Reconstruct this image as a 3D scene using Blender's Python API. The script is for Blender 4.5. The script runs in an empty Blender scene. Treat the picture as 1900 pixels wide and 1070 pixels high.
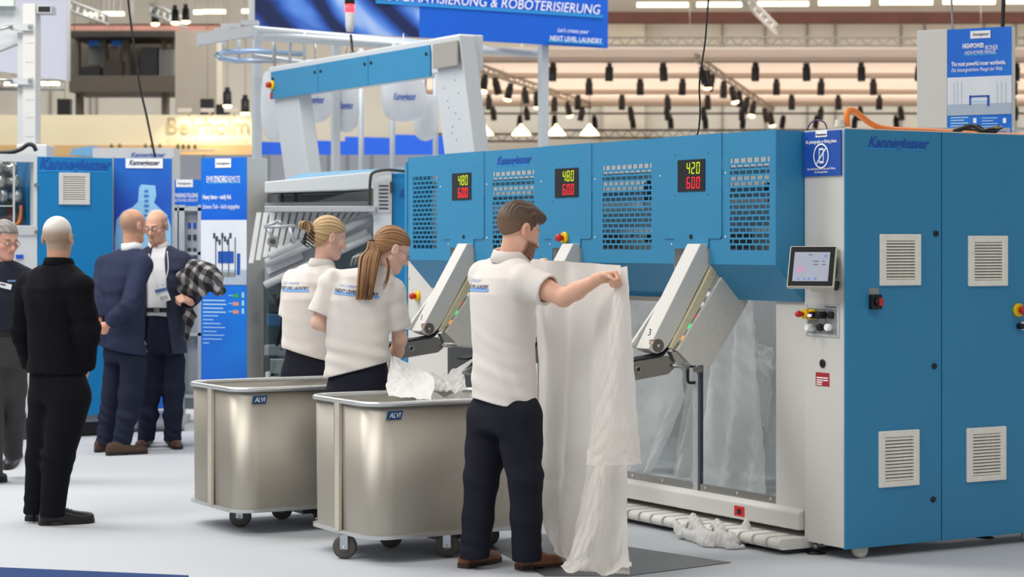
import bpy, bmesh, math, random
import numpy as np
from mathutils import Vector, Matrix
random.seed(7); np.random.seed(7)
scene = bpy.context.scene
COL = scene.collection
R = math.radians

# ------------------------------------------------------------------ camera, world, light, exposure
FPX, CX, HY, CAMZ = 3900.0, 950.0, 450.0, 1.61      # focal length and horizon in photo pixels (1900 x 1070), eye height in metres
cam_data = bpy.data.cameras.new('camera'); cam = bpy.data.objects.new('camera', cam_data); COL.objects.link(cam)
cam.location = (0, 0, CAMZ); cam.rotation_euler = (R(90), 0, 0)
cam_data.sensor_width = 36.0; cam_data.lens = FPX / 1900 * 36.0
cam_data.shift_y = -(535.0 - HY) / 1900.0
cam_data.clip_end = 300
cam_data.dof.use_dof = True; cam_data.dof.focus_distance = 10.7; cam_data.dof.aperture_fstop = 4.0
scene.camera = cam
world = bpy.data.worlds.new('world'); scene.world = world; world.use_nodes = True
bg = world.node_tree.nodes['Background']
bg.inputs['Color'].default_value = (0.93, 0.96, 1.0, 1); bg.inputs['Strength'].default_value = 0.55
def area(x, y, z, sx, sy, power, col=(1, .985, .96)):
    d = bpy.data.lights.new('hall_light', 'AREA'); d.shape = 'RECTANGLE'; d.size = sx; d.size_y = sy; d.energy = power; d.color = col
    o = bpy.data.objects.new('hall_light', d); o.location = (x, y, z); COL.objects.link(o); return o
for (lx, ly, sx, sy, w) in ((-7, 6, 10, 3, 900), (6, 5, 10, 3, 330), (-7, 14, 10, 3, 1050), (7, 15, 10, 3, 420),
                            (-5, 24, 14, 3, 900), (8, 27, 14, 3, 700), (-6, 38, 16, 3, 1100), (8, 40, 16, 3, 1100), (6, 54, 40, 12, 3800)):
    area(lx, ly, 8.2, sx, sy, w)
area(2, 58, 7.6, 60, 2, 1500).rotation_euler = (R(70), 0, 0)     # added area light brightening the rear wall, no fixture belongs to it
scene.view_settings.view_transform = 'Standard'; scene.view_settings.look = 'None'
scene.view_settings.gamma = 1.0; scene.view_settings.use_curve_mapping = False
scene.view_settings.exposure = 0.0

# ------------------------------------------------------------------ materials
def lin(c):
    c = c / 255.0
    return c / 12.92 if c <= 0.04045 else ((c + 0.055) / 1.055) ** 2.4
def rgb(c): return (lin(c[0]), lin(c[1]), lin(c[2]), 1.0)
MATS = {}
def mat(name, c, rough=0.5, metal=0.0, var=0.04, scale=30.0, bump=0.0, emit=None, estr=0.0, spec=0.5, attr=None, stretch=None, sheen=0.0, trans=0.0):
    if name in MATS: return MATS[name]
    m = bpy.data.materials.new(name); m.use_nodes = True; nt = m.node_tree; N = nt.nodes; L = nt.links
    b = N['Principled BSDF']; b.inputs['Roughness'].default_value = rough; b.inputs['Metallic'].default_value = metal
    b.inputs['Specular IOR Level'].default_value = spec
    if sheen: b.inputs['Sheen Weight'].default_value = sheen
    tc = N.new('ShaderNodeTexCoord'); nz = N.new('ShaderNodeTexNoise'); nz.inputs['Scale'].default_value = scale; nz.inputs['Detail'].default_value = 4
    src = tc.outputs['Object']
    if stretch:
        mp = N.new('ShaderNodeMapping'); mp.inputs['Scale'].default_value = stretch; L.new(src, mp.inputs['Vector']); src = mp.outputs['Vector']
    L.new(src, nz.inputs['Vector'])
    col = rgb(c)
    mix = N.new('ShaderNodeMix'); mix.data_type = 'RGBA'; mix.blend_type = 'MULTIPLY'; mix.inputs['Factor'].default_value = 1.0
    ramp = N.new('ShaderNodeValToRGB'); e = ramp.color_ramp.elements
    e[0].position = 0.3; e[1].position = 0.7; lo = 1 - var; hi = 1 + var
    e[0].color = (lo, lo, lo, 1); e[1].color = (hi, hi, hi, 1)
    L.new(nz.outputs['Fac'], ramp.inputs['Fac'])
    if attr:
        at = N.new('ShaderNodeAttribute'); at.attribute_name = attr; L.new(at.outputs['Color'], mix.inputs['A'])
    else:
        mix.inputs['A'].default_value = col
    L.new(ramp.outputs['Color'], mix.inputs['B']); L.new(mix.outputs['Result'], b.inputs['Base Color'])
    if bump:
        bp = N.new('ShaderNodeBump'); bp.inputs['Strength'].default_value = bump; bp.inputs['Distance'].default_value = 0.01
        L.new(nz.outputs['Fac'], bp.inputs['Height']); L.new(bp.outputs['Normal'], b.inputs['Normal'])
    if emit:
        b.inputs['Emission Color'].default_value = rgb(emit); b.inputs['Emission Strength'].default_value = estr
    if trans:
        out = N['Material Output']; tl = N.new('ShaderNodeBsdfTranslucent'); L.new(mix.outputs['Result'], tl.inputs['Color'])
        ms = N.new('ShaderNodeMixShader'); ms.inputs['Fac'].default_value = trans
        L.new(b.outputs['BSDF'], ms.inputs[1]); L.new(tl.outputs['BSDF'], ms.inputs[2]); L.new(ms.outputs['Shader'], out.inputs['Surface'])
    MATS[name] = m
    return m
def glass_mat(name, tint=(.96, .97, .98), refl=0.05, haze=0.0):
    if name in MATS: return MATS[name]
    m = bpy.data.materials.new(name); m.use_nodes = True; nt = m.node_tree; N = nt.nodes; L = nt.links
    N.remove(N['Principled BSDF']); out = N['Material Output']
    tr = N.new('ShaderNodeBsdfTransparent'); tr.inputs['Color'].default_value = (*tint, 1)
    gl = N.new('ShaderNodeBsdfGlossy'); gl.inputs['Roughness'].default_value = 0.03
    mx = N.new('ShaderNodeMixShader'); mx.inputs['Fac'].default_value = refl; L.new(tr.outputs['BSDF'], mx.inputs[1]); L.new(gl.outputs['BSDF'], mx.inputs[2])
    last = mx
    if haze:
        df = N.new('ShaderNodeBsdfDiffuse'); df.inputs['Color'].default_value = (.9, .92, .93, 1)
        m2 = N.new('ShaderNodeMixShader'); m2.inputs['Fac'].default_value = haze; L.new(mx.outputs[0], m2.inputs[1]); L.new(df.outputs[0], m2.inputs[2]); last = m2
    L.new(last.outputs[0], out.inputs['Surface']); MATS[name] = m; return m

BLUE = mat('machine_blue', (50, 137, 182), .42, var=.03, scale=220, bump=.02)
WHITE = mat('powder_white', (212, 211, 206), .45, var=.015, scale=160, bump=.01)
CREAM = mat('powder_cream', (206, 202, 188), .5, var=.015)
LGREY = mat('light_grey_paint', (196, 200, 202), .5)
MGREY = mat('mid_grey_paint', (140, 144, 146), .5)
DGREY = mat('dark_grey_paint', (62, 64, 66), .5)
BLACK = mat('black_plastic', (20, 20, 22), .4)
RUBBER = mat('black_rubber', (26, 26, 27), .65)
STEEL = mat('brushed_steel', (176, 174, 168), .32, .9, var=.05, scale=60, stretch=(1, 1, 12))
ALU = mat('aluminium_sheet', (184, 179, 168), .48, .78, var=.03, scale=300, bump=.02)
ALURIM = mat('aluminium_rim', (205, 207, 208), .35, .7)
ZINC = mat('zinc_plate', (190, 198, 206), .3, .8)
REDP = mat('red_plastic', (206, 38, 40), .35)
YELP = mat('yellow_plastic', (244, 202, 16), .4)
SCREW = mat('screw_head', (222, 222, 222), .25, .8)
PRINTW = mat('print_white', (250, 251, 252), .6)
KBLUE = mat('print_logo_blue', (20, 82, 178), .5)
KCYAN = mat('print_cyan', (40, 150, 225), .5)
NAVYPRINT = mat('print_navy', (28, 34, 84), .6)
SIGNBLUE = mat('sign_blue', (0, 98, 212), .45)
WHITECLOTH = mat('white_sheet_cloth', (244, 243, 241), .8, var=.02, scale=40, bump=.05, trans=.4)
REDLED = mat('red_led', (255, 30, 40), .4, emit=(255, 24, 40), estr=1.1)
GREENLED = mat('lime_led', (200, 220, 20), .4, emit=(200, 215, 10), estr=.62)

# ------------------------------------------------------------------ mesh helpers
class MB:
    def __init__(self): self.v = []; self.f = []; self.sm = []
    def add(self, vs, fs, smooth=False):
        o = len(self.v); self.v += [tuple(p) for p in vs]; self.f += [tuple(i + o for i in f) for f in fs]; self.sm += [smooth] * len(fs); return self
    def box(self, x0, x1, y0, y1, z0, z1):
        if x0 > x1: x0, x1 = x1, x0
        if y0 > y1: y0, y1 = y1, y0
        if z0 > z1: z0, z1 = z1, z0
        v = [(x, y, z) for z in (z0, z1) for y in (y0, y1) for x in (x0, x1)]
        return self.add(v, [(0, 2, 3, 1), (4, 5, 7, 6), (0, 1, 5, 4), (2, 6, 7, 3), (0, 4, 6, 2), (1, 3, 7, 5)])
    def prism(self, poly, axis, a, b):
        """poly: 2-D points in the two other axes (in x,y,z order), extruded along axis from a to b"""
        def mk(p, h):
            q = list(p); q.insert(axis, h); return tuple(q)
        n = len(poly); v = [mk(p, a) for p in poly] + [mk(p, b) for p in poly]
        f = [tuple(range(n)), tuple(range(2 * n - 1, n - 1, -1))] + [(i, i + n, (i + 1) % n + n, (i + 1) % n) for i in range(n)]
        return self.add(v, f)
    def tube(self, pts, r, seg=10, caps=True, smooth=True):
        pts = [Vector(p) for p in pts]; n = len(pts); rs = r if hasattr(r, '__len__') else [r] * n
        vs = []; fs = []; up = None
        for i, p in enumerate(pts):
            d = (pts[min(i + 1, n - 1)] - pts[max(i - 1, 0)])
            d = d.normalized() if d.length > 1e-9 else Vector((0, 0, 1))
            if up is None:
                up = Vector((0, 0, 1)) if abs(d.z) < .9 else Vector((1, 0, 0))
            a = up - d * up.dot(d); a.normalize(); b = d.cross(a); up = a
            for k in range(seg):
                t = 2 * math.pi * k / seg
                vs.append(tuple(p + (a * math.cos(t) + b * math.sin(t)) * rs[i]))
        for i in range(n - 1):
            for k in range(seg):
                k2 = (k + 1) % seg
                fs.append((i * seg + k, i * seg + k2, (i + 1) * seg + k2, (i + 1) * seg + k))
        self.add(vs, fs, smooth)
        if caps:
            self.f += [tuple(len(self.v) - len(vs) + k for k in reversed(range(seg))), tuple(len(self.v) - seg + k for k in range(seg))]; self.sm += [False, False]
        return self
    def lathe(self, prof, c, axis=2, seg=20, smooth=True):
        """prof: (radius, height) pairs along axis through c"""
        vs = []; fs = []; n = len(prof)
        for (r_, h) in prof:
            for k in range(seg):
                t = 2 * math.pi * k / seg; q = [r_ * math.cos(t), r_ * math.sin(t)]; q.insert(axis, h)
                vs.append((q[0] + c[0], q[1] + c[1], q[2] + c[2]))
        for i in range(n - 1):
            for k in range(seg):
                k2 = (k + 1) % seg; fs.append((i * seg + k, i * seg + k2, (i + 1) * seg + k2, (i + 1) * seg + k))
        fs2 = [tuple(reversed(range(seg))), tuple((n - 1) * seg + k for k in range(seg))]
        o = len(self.v); self.add(vs, fs, smooth); self.f += [tuple(i + o for i in f) for f in fs2]; self.sm += [False, False]
        return self
    def sphere(self, c, r, seg=14, rings=8):
        rx, ry, rz = r if hasattr(r, '__len__') else (r, r, r)
        vs = [(c[0], c[1], c[2] - rz)]; fs = []
        for i in range(1, rings):
            a = -math.pi / 2 + math.pi * i / rings
            for k in range(seg):
                t = 2 * math.pi * k / seg; vs.append((c[0] + rx * math.cos(a) * math.cos(t), c[1] + ry * math.cos(a) * math.sin(t), c[2] + rz * math.sin(a)))
        vs.append((c[0], c[1], c[2] + rz)); top = len(vs) - 1
        for k in range(seg):
            k2 = (k + 1) % seg; fs.append((0, 1 + k2, 1 + k)); fs.append((top, 1 + (rings - 2) * seg + k, 1 + (rings - 2) * seg + k2))
            for i in range(rings - 2):
                a = 1 + i * seg; fs.append((a + k, a + k2, a + seg + k2, a + seg + k))
        return self.add(vs, fs, True)
    def build(self, name, m, parent=None, bevel=0.0, segs=2, label=None, loc=None, rot=None):
        me = bpy.data.meshes.new(name); me.from_pydata(self.v, [], self.f); me.update()
        bm = bmesh.new(); bm.from_mesh(me); bmesh.ops.recalc_face_normals(bm, faces=bm.faces[:]); bm.to_mesh(me); bm.free()
        me.polygons.foreach_set('use_smooth', self.sm)
        me.materials.append(m)
        o = bpy.data.objects.new(name, me); COL.objects.link(o)
        if parent is not None: o.parent = parent
        if bevel:
            bv = o.modifiers.new('bevel', 'BEVEL'); bv.width = bevel; bv.segments = segs; bv.limit_method = 'ANGLE'; bv.angle_limit = R(40)
        if label: o['label'] = label
        if loc: o.location = loc
        if rot: o.rotation_euler = rot
        return o
def mesh_obj(name, v, f, m, parent=None, smooth=True, quads=True):
    me = bpy.data.meshes.new(name); v = np.asarray(v, dtype=np.float32); f = np.asarray(f, dtype=np.int32)
    me.vertices.add(len(v)); me.vertices.foreach_set('co', v.ravel())
    k = f.shape[1]; me.loops.add(f.size); me.loops.foreach_set('vertex_index', f.ravel())
    me.polygons.add(len(f)); me.polygons.foreach_set('loop_start', np.arange(0, f.size, k, dtype=np.int32)); me.polygons.foreach_set('loop_total', np.full(len(f), k, dtype=np.int32))
    me.polygons.foreach_set('use_smooth', np.full(len(f), smooth)); me.update(calc_edges=True); me.validate()
    me.materials.append(m); o = bpy.data.objects.new(name, me); COL.objects.link(o)
    if parent is not None: o.parent = parent
    return o
def thing(name, label, cat, loc=(0, 0, 0), rz=0.0, group=None, kind=None):
    o = bpy.data.objects.new(name, None); COL.objects.link(o); o.location = loc; o.rotation_euler = (0, 0, rz); o.empty_display_size = .1
    return tag(o, label, cat, group, kind)
def tag(o, label=None, cat=None, group=None, kind=None):
    if label: o['label'] = label
    if cat: o['category'] = cat
    if group: o['group'] = group
    if kind: o['kind'] = kind
    return o
def kids(o): return [c for c in bpy.data.objects if c.parent == o]
def copy_tree(o, parent=None):
    c = o.copy(); COL.objects.link(c); c.parent = parent if parent is not None else o.parent
    for ch in kids(o): copy_tree(ch, c)
    return c
TEXTS = []
def text(parent, s, m, loc, width=None, size=.1, rot=(R(90), 0, 0), shear=0.0, bold=0.0, align='CENTER', name='lettering', valign='BOTTOM_BASELINE', sp=1.0):
    cu = bpy.data.curves.new(name, 'FONT'); cu.body = s; cu.size = size; cu.shear = shear; cu.offset = bold * size; cu.align_x = align; cu.align_y = valign
    cu.resolution_u = 3; cu.extrude = 0.0004; cu.space_character = sp; cu.materials.append(m)
    o = bpy.data.objects.new('font_source', cu); COL.objects.link(o); o.location = loc; o.rotation_euler = rot
    TEXTS.append((o, width, parent, name, m)); return o
def fit_texts():
    """every lettering becomes a mesh of its own, stretched to its width"""
    dg = bpy.context.evaluated_depsgraph_get(); dg.update()
    for o, w, parent, name, m in TEXTS:
        me = bpy.data.meshes.new_from_object(o.evaluated_get(dg)); me.name = name
        n = bpy.data.objects.new(name, me); COL.objects.link(n); n.parent = parent; n.location = o.location; n.rotation_euler = o.rotation_euler
        if w:
            xs = [v.co.x for v in me.vertices]; d = max(xs) - min(xs)
            if d > 1e-6: n.scale = (w / d, 1, 1)
        cu = o.data; bpy.data.objects.remove(o); bpy.data.curves.remove(cu)
    TEXTS.clear()
# pixel -> place
def ray(px, py): return Vector(((px - CX) / FPX, 1.0, -(py - HY) / FPX))
def P(px, py, Y): return Vector(((px - CX) / FPX * Y, Y, CAMZ - (py - HY) / FPX * Y))
def G(px, py, z=0.0):
    Y = (CAMZ - z) * FPX / (py - HY); return Vector(((px - CX) / FPX * Y, Y, z))
class Frame:
    def __init__(self, o, yaw):
        self.o = Vector(o); self.yaw = yaw; self.m = Matrix.Translation(self.o) @ Matrix.Rotation(yaw, 4, 'Z'); self.i = self.m.inverted()
    def _hit(self, px, py, ax, c):
        a = self.i @ Vector((0, 0, CAMZ)); d = self.i.to_3x3() @ ray(px, py); k = (c - a[ax]) / d[ax]; return a + d * k
    def t(self, px, py, c): return self._hit(px, py, 0, c)     # plane x = c
    def s(self, px, py, c): return self._hit(px, py, 1, c)     # plane y = c
    def z(self, px, py, c): return self._hit(px, py, 2, c)
    def at(self, p): return self.i @ Vector(p)
# the machine line's own axes: x into the machine, y along its front (away from the camera), z up
MYAW = math.atan2(3900.0, 6626.0)
MF = Frame(G(1568, 1040), MYAW)

# ------------------------------------------------------------------ the hall
def struct(o, label=None):
    o['kind'] = 'structure'
    if label: o['label'] = label
    return o
CARPET = mat('grey_white_carpet', (187, 191, 196), .95, var=.05, scale=900, bump=.25, spec=.1)
struct(MB().box(-45, 45, -14, 66, -.2, 0).build('floor', CARPET), 'pale grey exhibition carpet')
WALLM = mat('hall_wall_beige', (206, 200, 186), .8, var=.05, scale=.6)
struct(MB().box(-45, 45, 66, 66.4, 0, 9.6).build('wall_back', WALLM), 'beige back wall of the hall')
CEILM = mat('hall_ceiling_brown', (120, 106, 92), .9, var=.15, scale=.8)
struct(MB().box(-45, 45, -14, 66.4, 9.4, 9.6).build('ceiling', CEILM), 'brown hall ceiling')
# ------------------------------------------------------------------ control cabinet (white front, blue doors)
T0 = -0.182                                   # housing front stands this far proud of the cabinet front
S1 = MF.t(1492, 600, 0.0)[1]                  # far edge of the cabinet's white front
CABH = 2.185
FR = (R(90), 0, R(-90))                       # text on faces that look along -x
def vent(parent, m_front, x, y, z, w, h, side, n=13, slatm=None, dark=DGREY):
    """louvred vent; side 's' lies on a y = const face looking along -y"""
    g = MB(); fr = .14 * w
    for (a, b, c, d) in ((-w/2, -w/2+fr, -h/2, h/2), (w/2-fr, w/2, -h/2, h/2), (-w/2+fr, w/2-fr, -h/2, -h/2+fr*.8), (-w/2+fr, w/2-fr, h/2-fr*.9, h/2)):
        g.box(a, b, -.016, 0, c, d)
    o = g.build('vent', m_front, parent, bevel=.004, loc=(x, y, z))
    MB().box(-w/2+fr, w/2-fr, -.0025, -.001, -h/2+fr*.8, h/2-fr*.9).build('vent_back', dark, o)
    hh = h - fr * 1.7; p = hh / n; sl = None
    for i in range(n):
        zc = -h/2 + fr*.8 + p * (i + .5)
        if sl is None:
            sl = MB().prism([(-.014, -.30*p), (-.011, -.38*p), (-.003, .28*p), (-.006, .36*p)], 0, -w/2+fr, w/2-fr).build('slat', slatm or m_front, o, loc=(0, 0, zc))
        else:
            c = sl.copy(); COL.objects.link(c); c.location = (0, 0, zc)
    return o
def estop(parent, loc, rot=(0, 0, 0), r=.034):
    """yellow collar and red mushroom button pointing along local -x"""
    c = MB().lathe([(r, 0), (r, -.012), (r*.86, -.022)], (0, 0, 0), 0, 24).build('emergency_stop', YELP, parent, loc=loc, rot=rot, label='yellow collar with red emergency button')
    MB().lathe([(r*.4, -.02), (r*.4, -.038), (r*.62, -.04), (r*.66, -.052), (r*.5, -.064), (r*.1, -.067)], (0, 0, 0), 0, 20).build('button', REDP, c)
    return c
VENTM = mat('vent_cream', (244, 240, 228), .45)
cab = thing('control_cabinet', 'tall blue control cabinet with white front, vents and touch screen at the machine end', 'cabinet', MF.o, MYAW)
ZB = .06
MB().box(0.0, .016, .004, S1 - .002, ZB, CABH).build('front_panel', WHITE, cab, bevel=.004)
MB().box(.016, 1.9, .022, S1 - .004, ZB + .01, CABH - .004).build('body', WHITE, cab)
XD = MF.s(1747.5, 600, 0)[0]; XE = XD * 2 + .02
zt = CABH
d1 = MB().box(.0, XD - .003, 0, .02, ZB - .005, zt).build('door', BLUE, cab, bevel=.004)
d2 = MB().box(XD + .003, XE, 0, .02, ZB - .005, zt).build('door', BLUE, cab, bevel=.004)
d3 = MB().box(XE + .006, 1.9, 0, .02, ZB - .005, zt).build('door', BLUE, cab, bevel=.004)
MB().box(.0, 1.9, 0.0, S1, zt, zt + .006).build('top_plate', WHITE, cab)
for (d, pts) in ((d1, ((1668, 480, 1631, 1706, 432, 529), (1665, 848, 1629, 1703, 798, 899))), (d2, ((1830, 482, 1795, 1867, 435, 530), (1828, 840, 1792, 1864, 792, 889)))):
    for (px, py, l, r_, t_, b_) in pts:
        A = MF.s(l, t_ + 2, 0); B = MF.s(r_, b_, 0)
        vent(d, VENTM, (A[0] + B[0]) / 2, 0, (A[2] + B[2]) / 2, B[0] - A[0], A[2] - B[2], 's', slatm=VENTM)
def lock(parent, px, py, r=.015):
    q = MF.s(px, py, 0); o = MB().lathe([(r, 0), (r, -.008), (r*.7, -.010)], (q[0], 0, q[2]), 1, 16).build('lock', BLACK, parent)
    return o
for q in ((1736, 433), (1733, 679), (1731, 926)): lock(d1, *q)
# isolator switch on the first door
q = MF.s(1621, 559, 0); sw = MB().box(q[0]-.033, q[0]+.033, -.03, 0, q[2]-.04, q[2]+.036).build('isolator_switch', BLACK, d1, bevel=.004)
MB().lathe([(.022, -.03), (.02, -.05)], (q[0], 0, q[2]), 1, 16).build('rotary_knob', BLACK, sw)
MB().box(q[0]-.006, q[0]+.02, -.0525, -.0505, q[2]-.02, q[2]+.018).build('red_mark', REDP, sw)
q2 = MF.s(1621, 541, 0); MB().box(q2[0]-.032, q2[0]+.032, -.002, 0, q2[2]-.018, q2[2]+.018).build('rating_plate', STEEL, d1)
q = MF.s(1888, 575, 0); e = estop(d2, (q[0], 0, q[2]), (0, 0, R(90)), .037)
q = MF.s(1890, 605, 0); MB().lathe([(.016, 0), (.016, -.03), (.012, -.036)], (q[0], 0, q[2]), 1, 14).build('selector_switch', BLACK, d2)
MB().box(q[0]+.018, q[0]+.07, -.002, 0, q[2]-.02, q[2]+.024).build('switch_plate', PRINTW, d2)
# big logo on the door
A = MF.s(1609, 272, 0); B = MF.s(1722, 274, 0)
text(d1, 'Kannegiesser', KBLUE, ((A[0]+B[0])/2, -.002, A[2]), B[0]-A[0], .075, shear=.32, bold=.022, name='logo_lettering')
MB().prism([(A[0]-.004, A[2]-.012), (B[0]-.02, A[2]-.012), (B[0]-.018, A[2]-.005), (A[0]-.002, A[2]-.005)], 1, -.0015, 0).build('logo_underline', KCYAN, d1)
# touch screen on the white front: hangs in front of it, turned to the operators
scr = thing('touch_screen', 'tilted touch screen panel mounted on the white cabinet front', 'screen', (0, 0, 0), MYAW)
scr.location = MF.m @ Vector((-.16, S1*.5+.02, 0)); scr.parent = None
C0 = P(1506, 494, 10.66); scr.location = C0; scr.rotation_euler = (R(-24), 0, R(-20))
sw_, sh_ = .240, .226
MB().box(-sw_/2, sw_/2, 0, .03, -sh_/2, sh_/2).build('bezel', CREAM, scr, bevel=.004)
MB().box(-sw_/2+.006, sw_/2-.006, -.003, 0, -sh_/2+.006, sh_/2-.006).build('black_glass', mat('screen_black', (20, 21, 23), .4, spec=.15), scr)
dsp = MB().box(-sw_/2+.028, sw_/2-.03, -.005, -.003, -sh_/2+.03, sh_/2-.036).build('display', mat('display_grey', (120, 124, 138), .4, spec=.2, emit=(200, 206, 222), estr=.36), scr)
PINK = mat('display_pink', (206, 120, 176), .3, emit=(206, 120, 176), estr=.25); DBL = mat('display_blue', (60, 110, 200), .3, emit=(60, 110, 200), estr=.3); DTX = mat('display_text', (60, 60, 80), .4)
for i in range(3):
    for j in range(5):
        MB().box(-.075+i*.013, -.066+i*.013, -.0062, -.005, -.036+j*.0075, -.031+j*.0075).build('bar', PINK, dsp)
for (x, z, w) in ((-.062, -.07, .01), (-.03, -.07, .011), (-.008, -.07, .011), (.024, -.07, .012), (.068, .055, .013)): MB().box(x-w/2, x+w/2, -.0062, -.005, z-w/2, z+w/2).build('icon', DBL, dsp)
for (x, z, w) in ((.02, .026, .03), (.06, .026, .012), (.02, .008, .025), (.062, .008, .02), (-.01, .062, .02)): MB().box(x-w/2, x+w/2, -.0062, -.005, z-.0018, z+.0018).build('text_line', DTX, dsp)
MB().box(-.02, sw_/2-.01, .03, .115, -sh_/2+.02, sh_/2-.03).build('housing', CREAM, scr, bevel=.006)
MB().box(sw_/2-.012, sw_/2-.006, .045, .085, -.03, .07).build('seal', BLACK, scr)
MB().lathe([(.024, 0), (.024, .012), (.016, .02)], (sw_/2-.012, .085, -.07), 0, 16).build('knob', BLACK, scr)
MB().tube([(.06, .11, -.02), (.075, .19, -.02)], .024, 10).build('bracket', DGREY, scr)
# operating panel on the white front
def fr(px, py): return MF.t(px, py, 0)
A = fr(1497, 563); B = fr(1558, 626); yc, zc = (A[1]+B[1])/2, (A[2]+B[2])/2; pw, ph = abs(A[1]-B[1]), abs(A[2]-B[2])
pan = MB().box(-.006, 0, yc-pw/2, yc+pw/2, zc-ph/2, zc+ph/2).build('control_panel', LGREY, cab, bevel=.002)
MB().box(-.008, -.006, yc-pw/2+.016, yc+pw/2-.016, zc-ph/2+.014, zc+ph/2-.022).build('face_plate', MGREY, pan)
text(pan, 'Kannegiesser', NAVYPRINT, (-.0075, yc-.075, zc+ph/2-.016), .1, .014, FR, name='panel_lettering')
for (a, b) in ((-1, -1), (-1, 1), (1, -1), (1, 1)): MB().lathe([(.006, -.006), (.005, -.009)], (0, yc+a*(pw/2-.01), zc+b*(ph/2-.01)), 0, 10).build('screw', SCREW, pan)
es = estop(pan, (-.03, fr(1509, 584)[1]+.02, fr(1509, 582)[2]), r=.026)
MB().box(-.03, -.008, fr(1512, 0)[1]-.03, fr(1512, 0)[1]+.02, fr(0, 595)[2] if 0 else zc+.005, zc+.055).build('yellow_block', YELP, pan)
for (px, py, m, ln) in ((1517, 584, BLACK, .035), (1533, 584, BLACK, .05), (1546, 584, BLACK, .016), (1513, 607, PRINTW, .05), (1525, 607, BLACK, .014), (1536, 607, BLACK, .014), (1544, 607, PRINTW, .03)):
    q = fr(px, py); MB().lathe([(.019, -.008), (.019, -.008-ln), (.015, -.012-ln)], (0, q[1], q[2]), 0, 14).build('push_button', m, pan)
q = fr(1516, 584); MB().box(-.052, -.047, q[1]-.012, q[1]+.012, q[2]-.008, q[2]+.004).build('lit_indicator', mat('violet_led', (190, 180, 255), .4, emit=(170, 150, 255), estr=4), pan)
q = fr(1527, 674); MB().lathe([(.022, 0), (.022, -.006), (.018, -.008)], (0, q[1], q[2]), 0, 18).build('plug_cap', BLACK, cab)
q = fr(1556, 525); MB().lathe([(.009, 0), (.009, -.006)], (0, q[1], q[2]), 0, 12).build('plug_cap', BLACK, cab)
for p_ in ((1514, 1008), (1526, 1010)):
    q = fr(*p_); MB().lathe([(.006, 0), (.006, -.002)], (0, q[1], q[2]), 0, 10).build('hole', BLACK, cab)
A = fr(1514, 690); B = fr(1539, 717)
lab = MB().box(-.002, 0, B[1], A[1], B[2], A[2]).build('warning_label', mat('label_red', (170, 40, 52), .5), cab)
hh = A[2]-B[2]; ww = A[1]-B[1]
for (a, b, c) in ((.08, .92, .62), (.08, .5, .44), (.55, .92, .44), (.08, .5, .28), (.08, .45, .12)):
    MB().box(-.003, -.002, A[1]-ww*b, A[1]-ww*a, B[2]+hh*(c-.05), B[2]+hh*(c+.04)).build('label_line', PRINTW, lab)
# no-photo sign on the white front
def no_photo():
    A = fr(1493, 246); B = fr(1563, 325); w = A[1]-B[1]; h = A[2]-B[2]
    o = MF.m @ Vector((-.012, (A[1]+B[1])/2, 0)); o.z = (A[2]+B[2])/2
    t = thing('no_photo_sign', 'blue sign with crossed-out phone asking for no photography, on white cabinet', 'sign', o, MYAW + R(-90))
    MB().box(-w/2, w/2, 0, .01, -h/2, h/2).build('board', mat('sign_royal_blue', (34, 82, 176), .4), t)
    g = MB().box(-.05*w*3, .05*w*3, -.002, 0, h/2-.03, h/2+.004).build('logo_tab', PRINTW, t)
    text(g, 'Kannegiesser', NAVYPRINT, (0, -.004, h/2-.021), .085, .014, shear=.3, bold=.02)
    text(t, 'No photography or filming please.', PRINTW, (0, -.002, h*.235), w*.82, .026, bold=.01)
    text(t, 'Das Aufnehmen von Fotos und Videos', PRINTW, (0, -.002, -h*.36), w*.74, .017)
    text(t, 'ist nicht gestattet.', PRINTW, (0, -.002, -h*.43), w*.35, .017)
    ring = MB(); n = 36; r0, r1 = .062, .054
    v = [(r*math.cos(2*math.pi*k/n), y, -.012+r*1.05*math.sin(2*math.pi*k/n)) for y in (-.003, 0) for r in (r0, r1) for k in range(n)]
    f = [(k, (k+1) % n, n+(k+1) % n, n+k) for k in range(n)]
    ring.add(v, f); ring.build('ring', PRINTW, t)
    ph = MB(); ph.box(-.019, .019, -.002, 0, .018, .028); ph.box(-.019, .019, -.002, 0, -.05, -.038); ph.box(-.019, -.014, -.002, 0, -.05, .028); ph.box(.014, .019, -.002, 0, -.05, .028)
    ph.build('phone_symbol', PRINTW, t)
    MB().prism([(-.044, -.052), (-.038, -.056), (.044, .028), (.038, .032)], 1, -.003, 0).build('slash', PRINTW, t)
no_photo()
# feet and castor under the cabinet
for (x, y) in ((.03, S1-.06), (1.2, S1-.06)):
    f = MB().lathe([(.05, 0), (.05, .006), (.016, .014), (.012, .016), (.012, .07)], (x, y, 0), 2, 16).build('levelling_foot', BLACK, cab)
    MB().lathe([(.017, .02), (.013, .062)], (x, y, 0), 2, 12).build('spindle', STEEL, f)
for x in (.13, 1.3):
    MB().lathe([(.03, -.016), (.044, -.014), (.044, .014), (.03, .016)], (x, .04, .044), 1, 20).build('castor_wheel', CREAM, cab)
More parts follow.
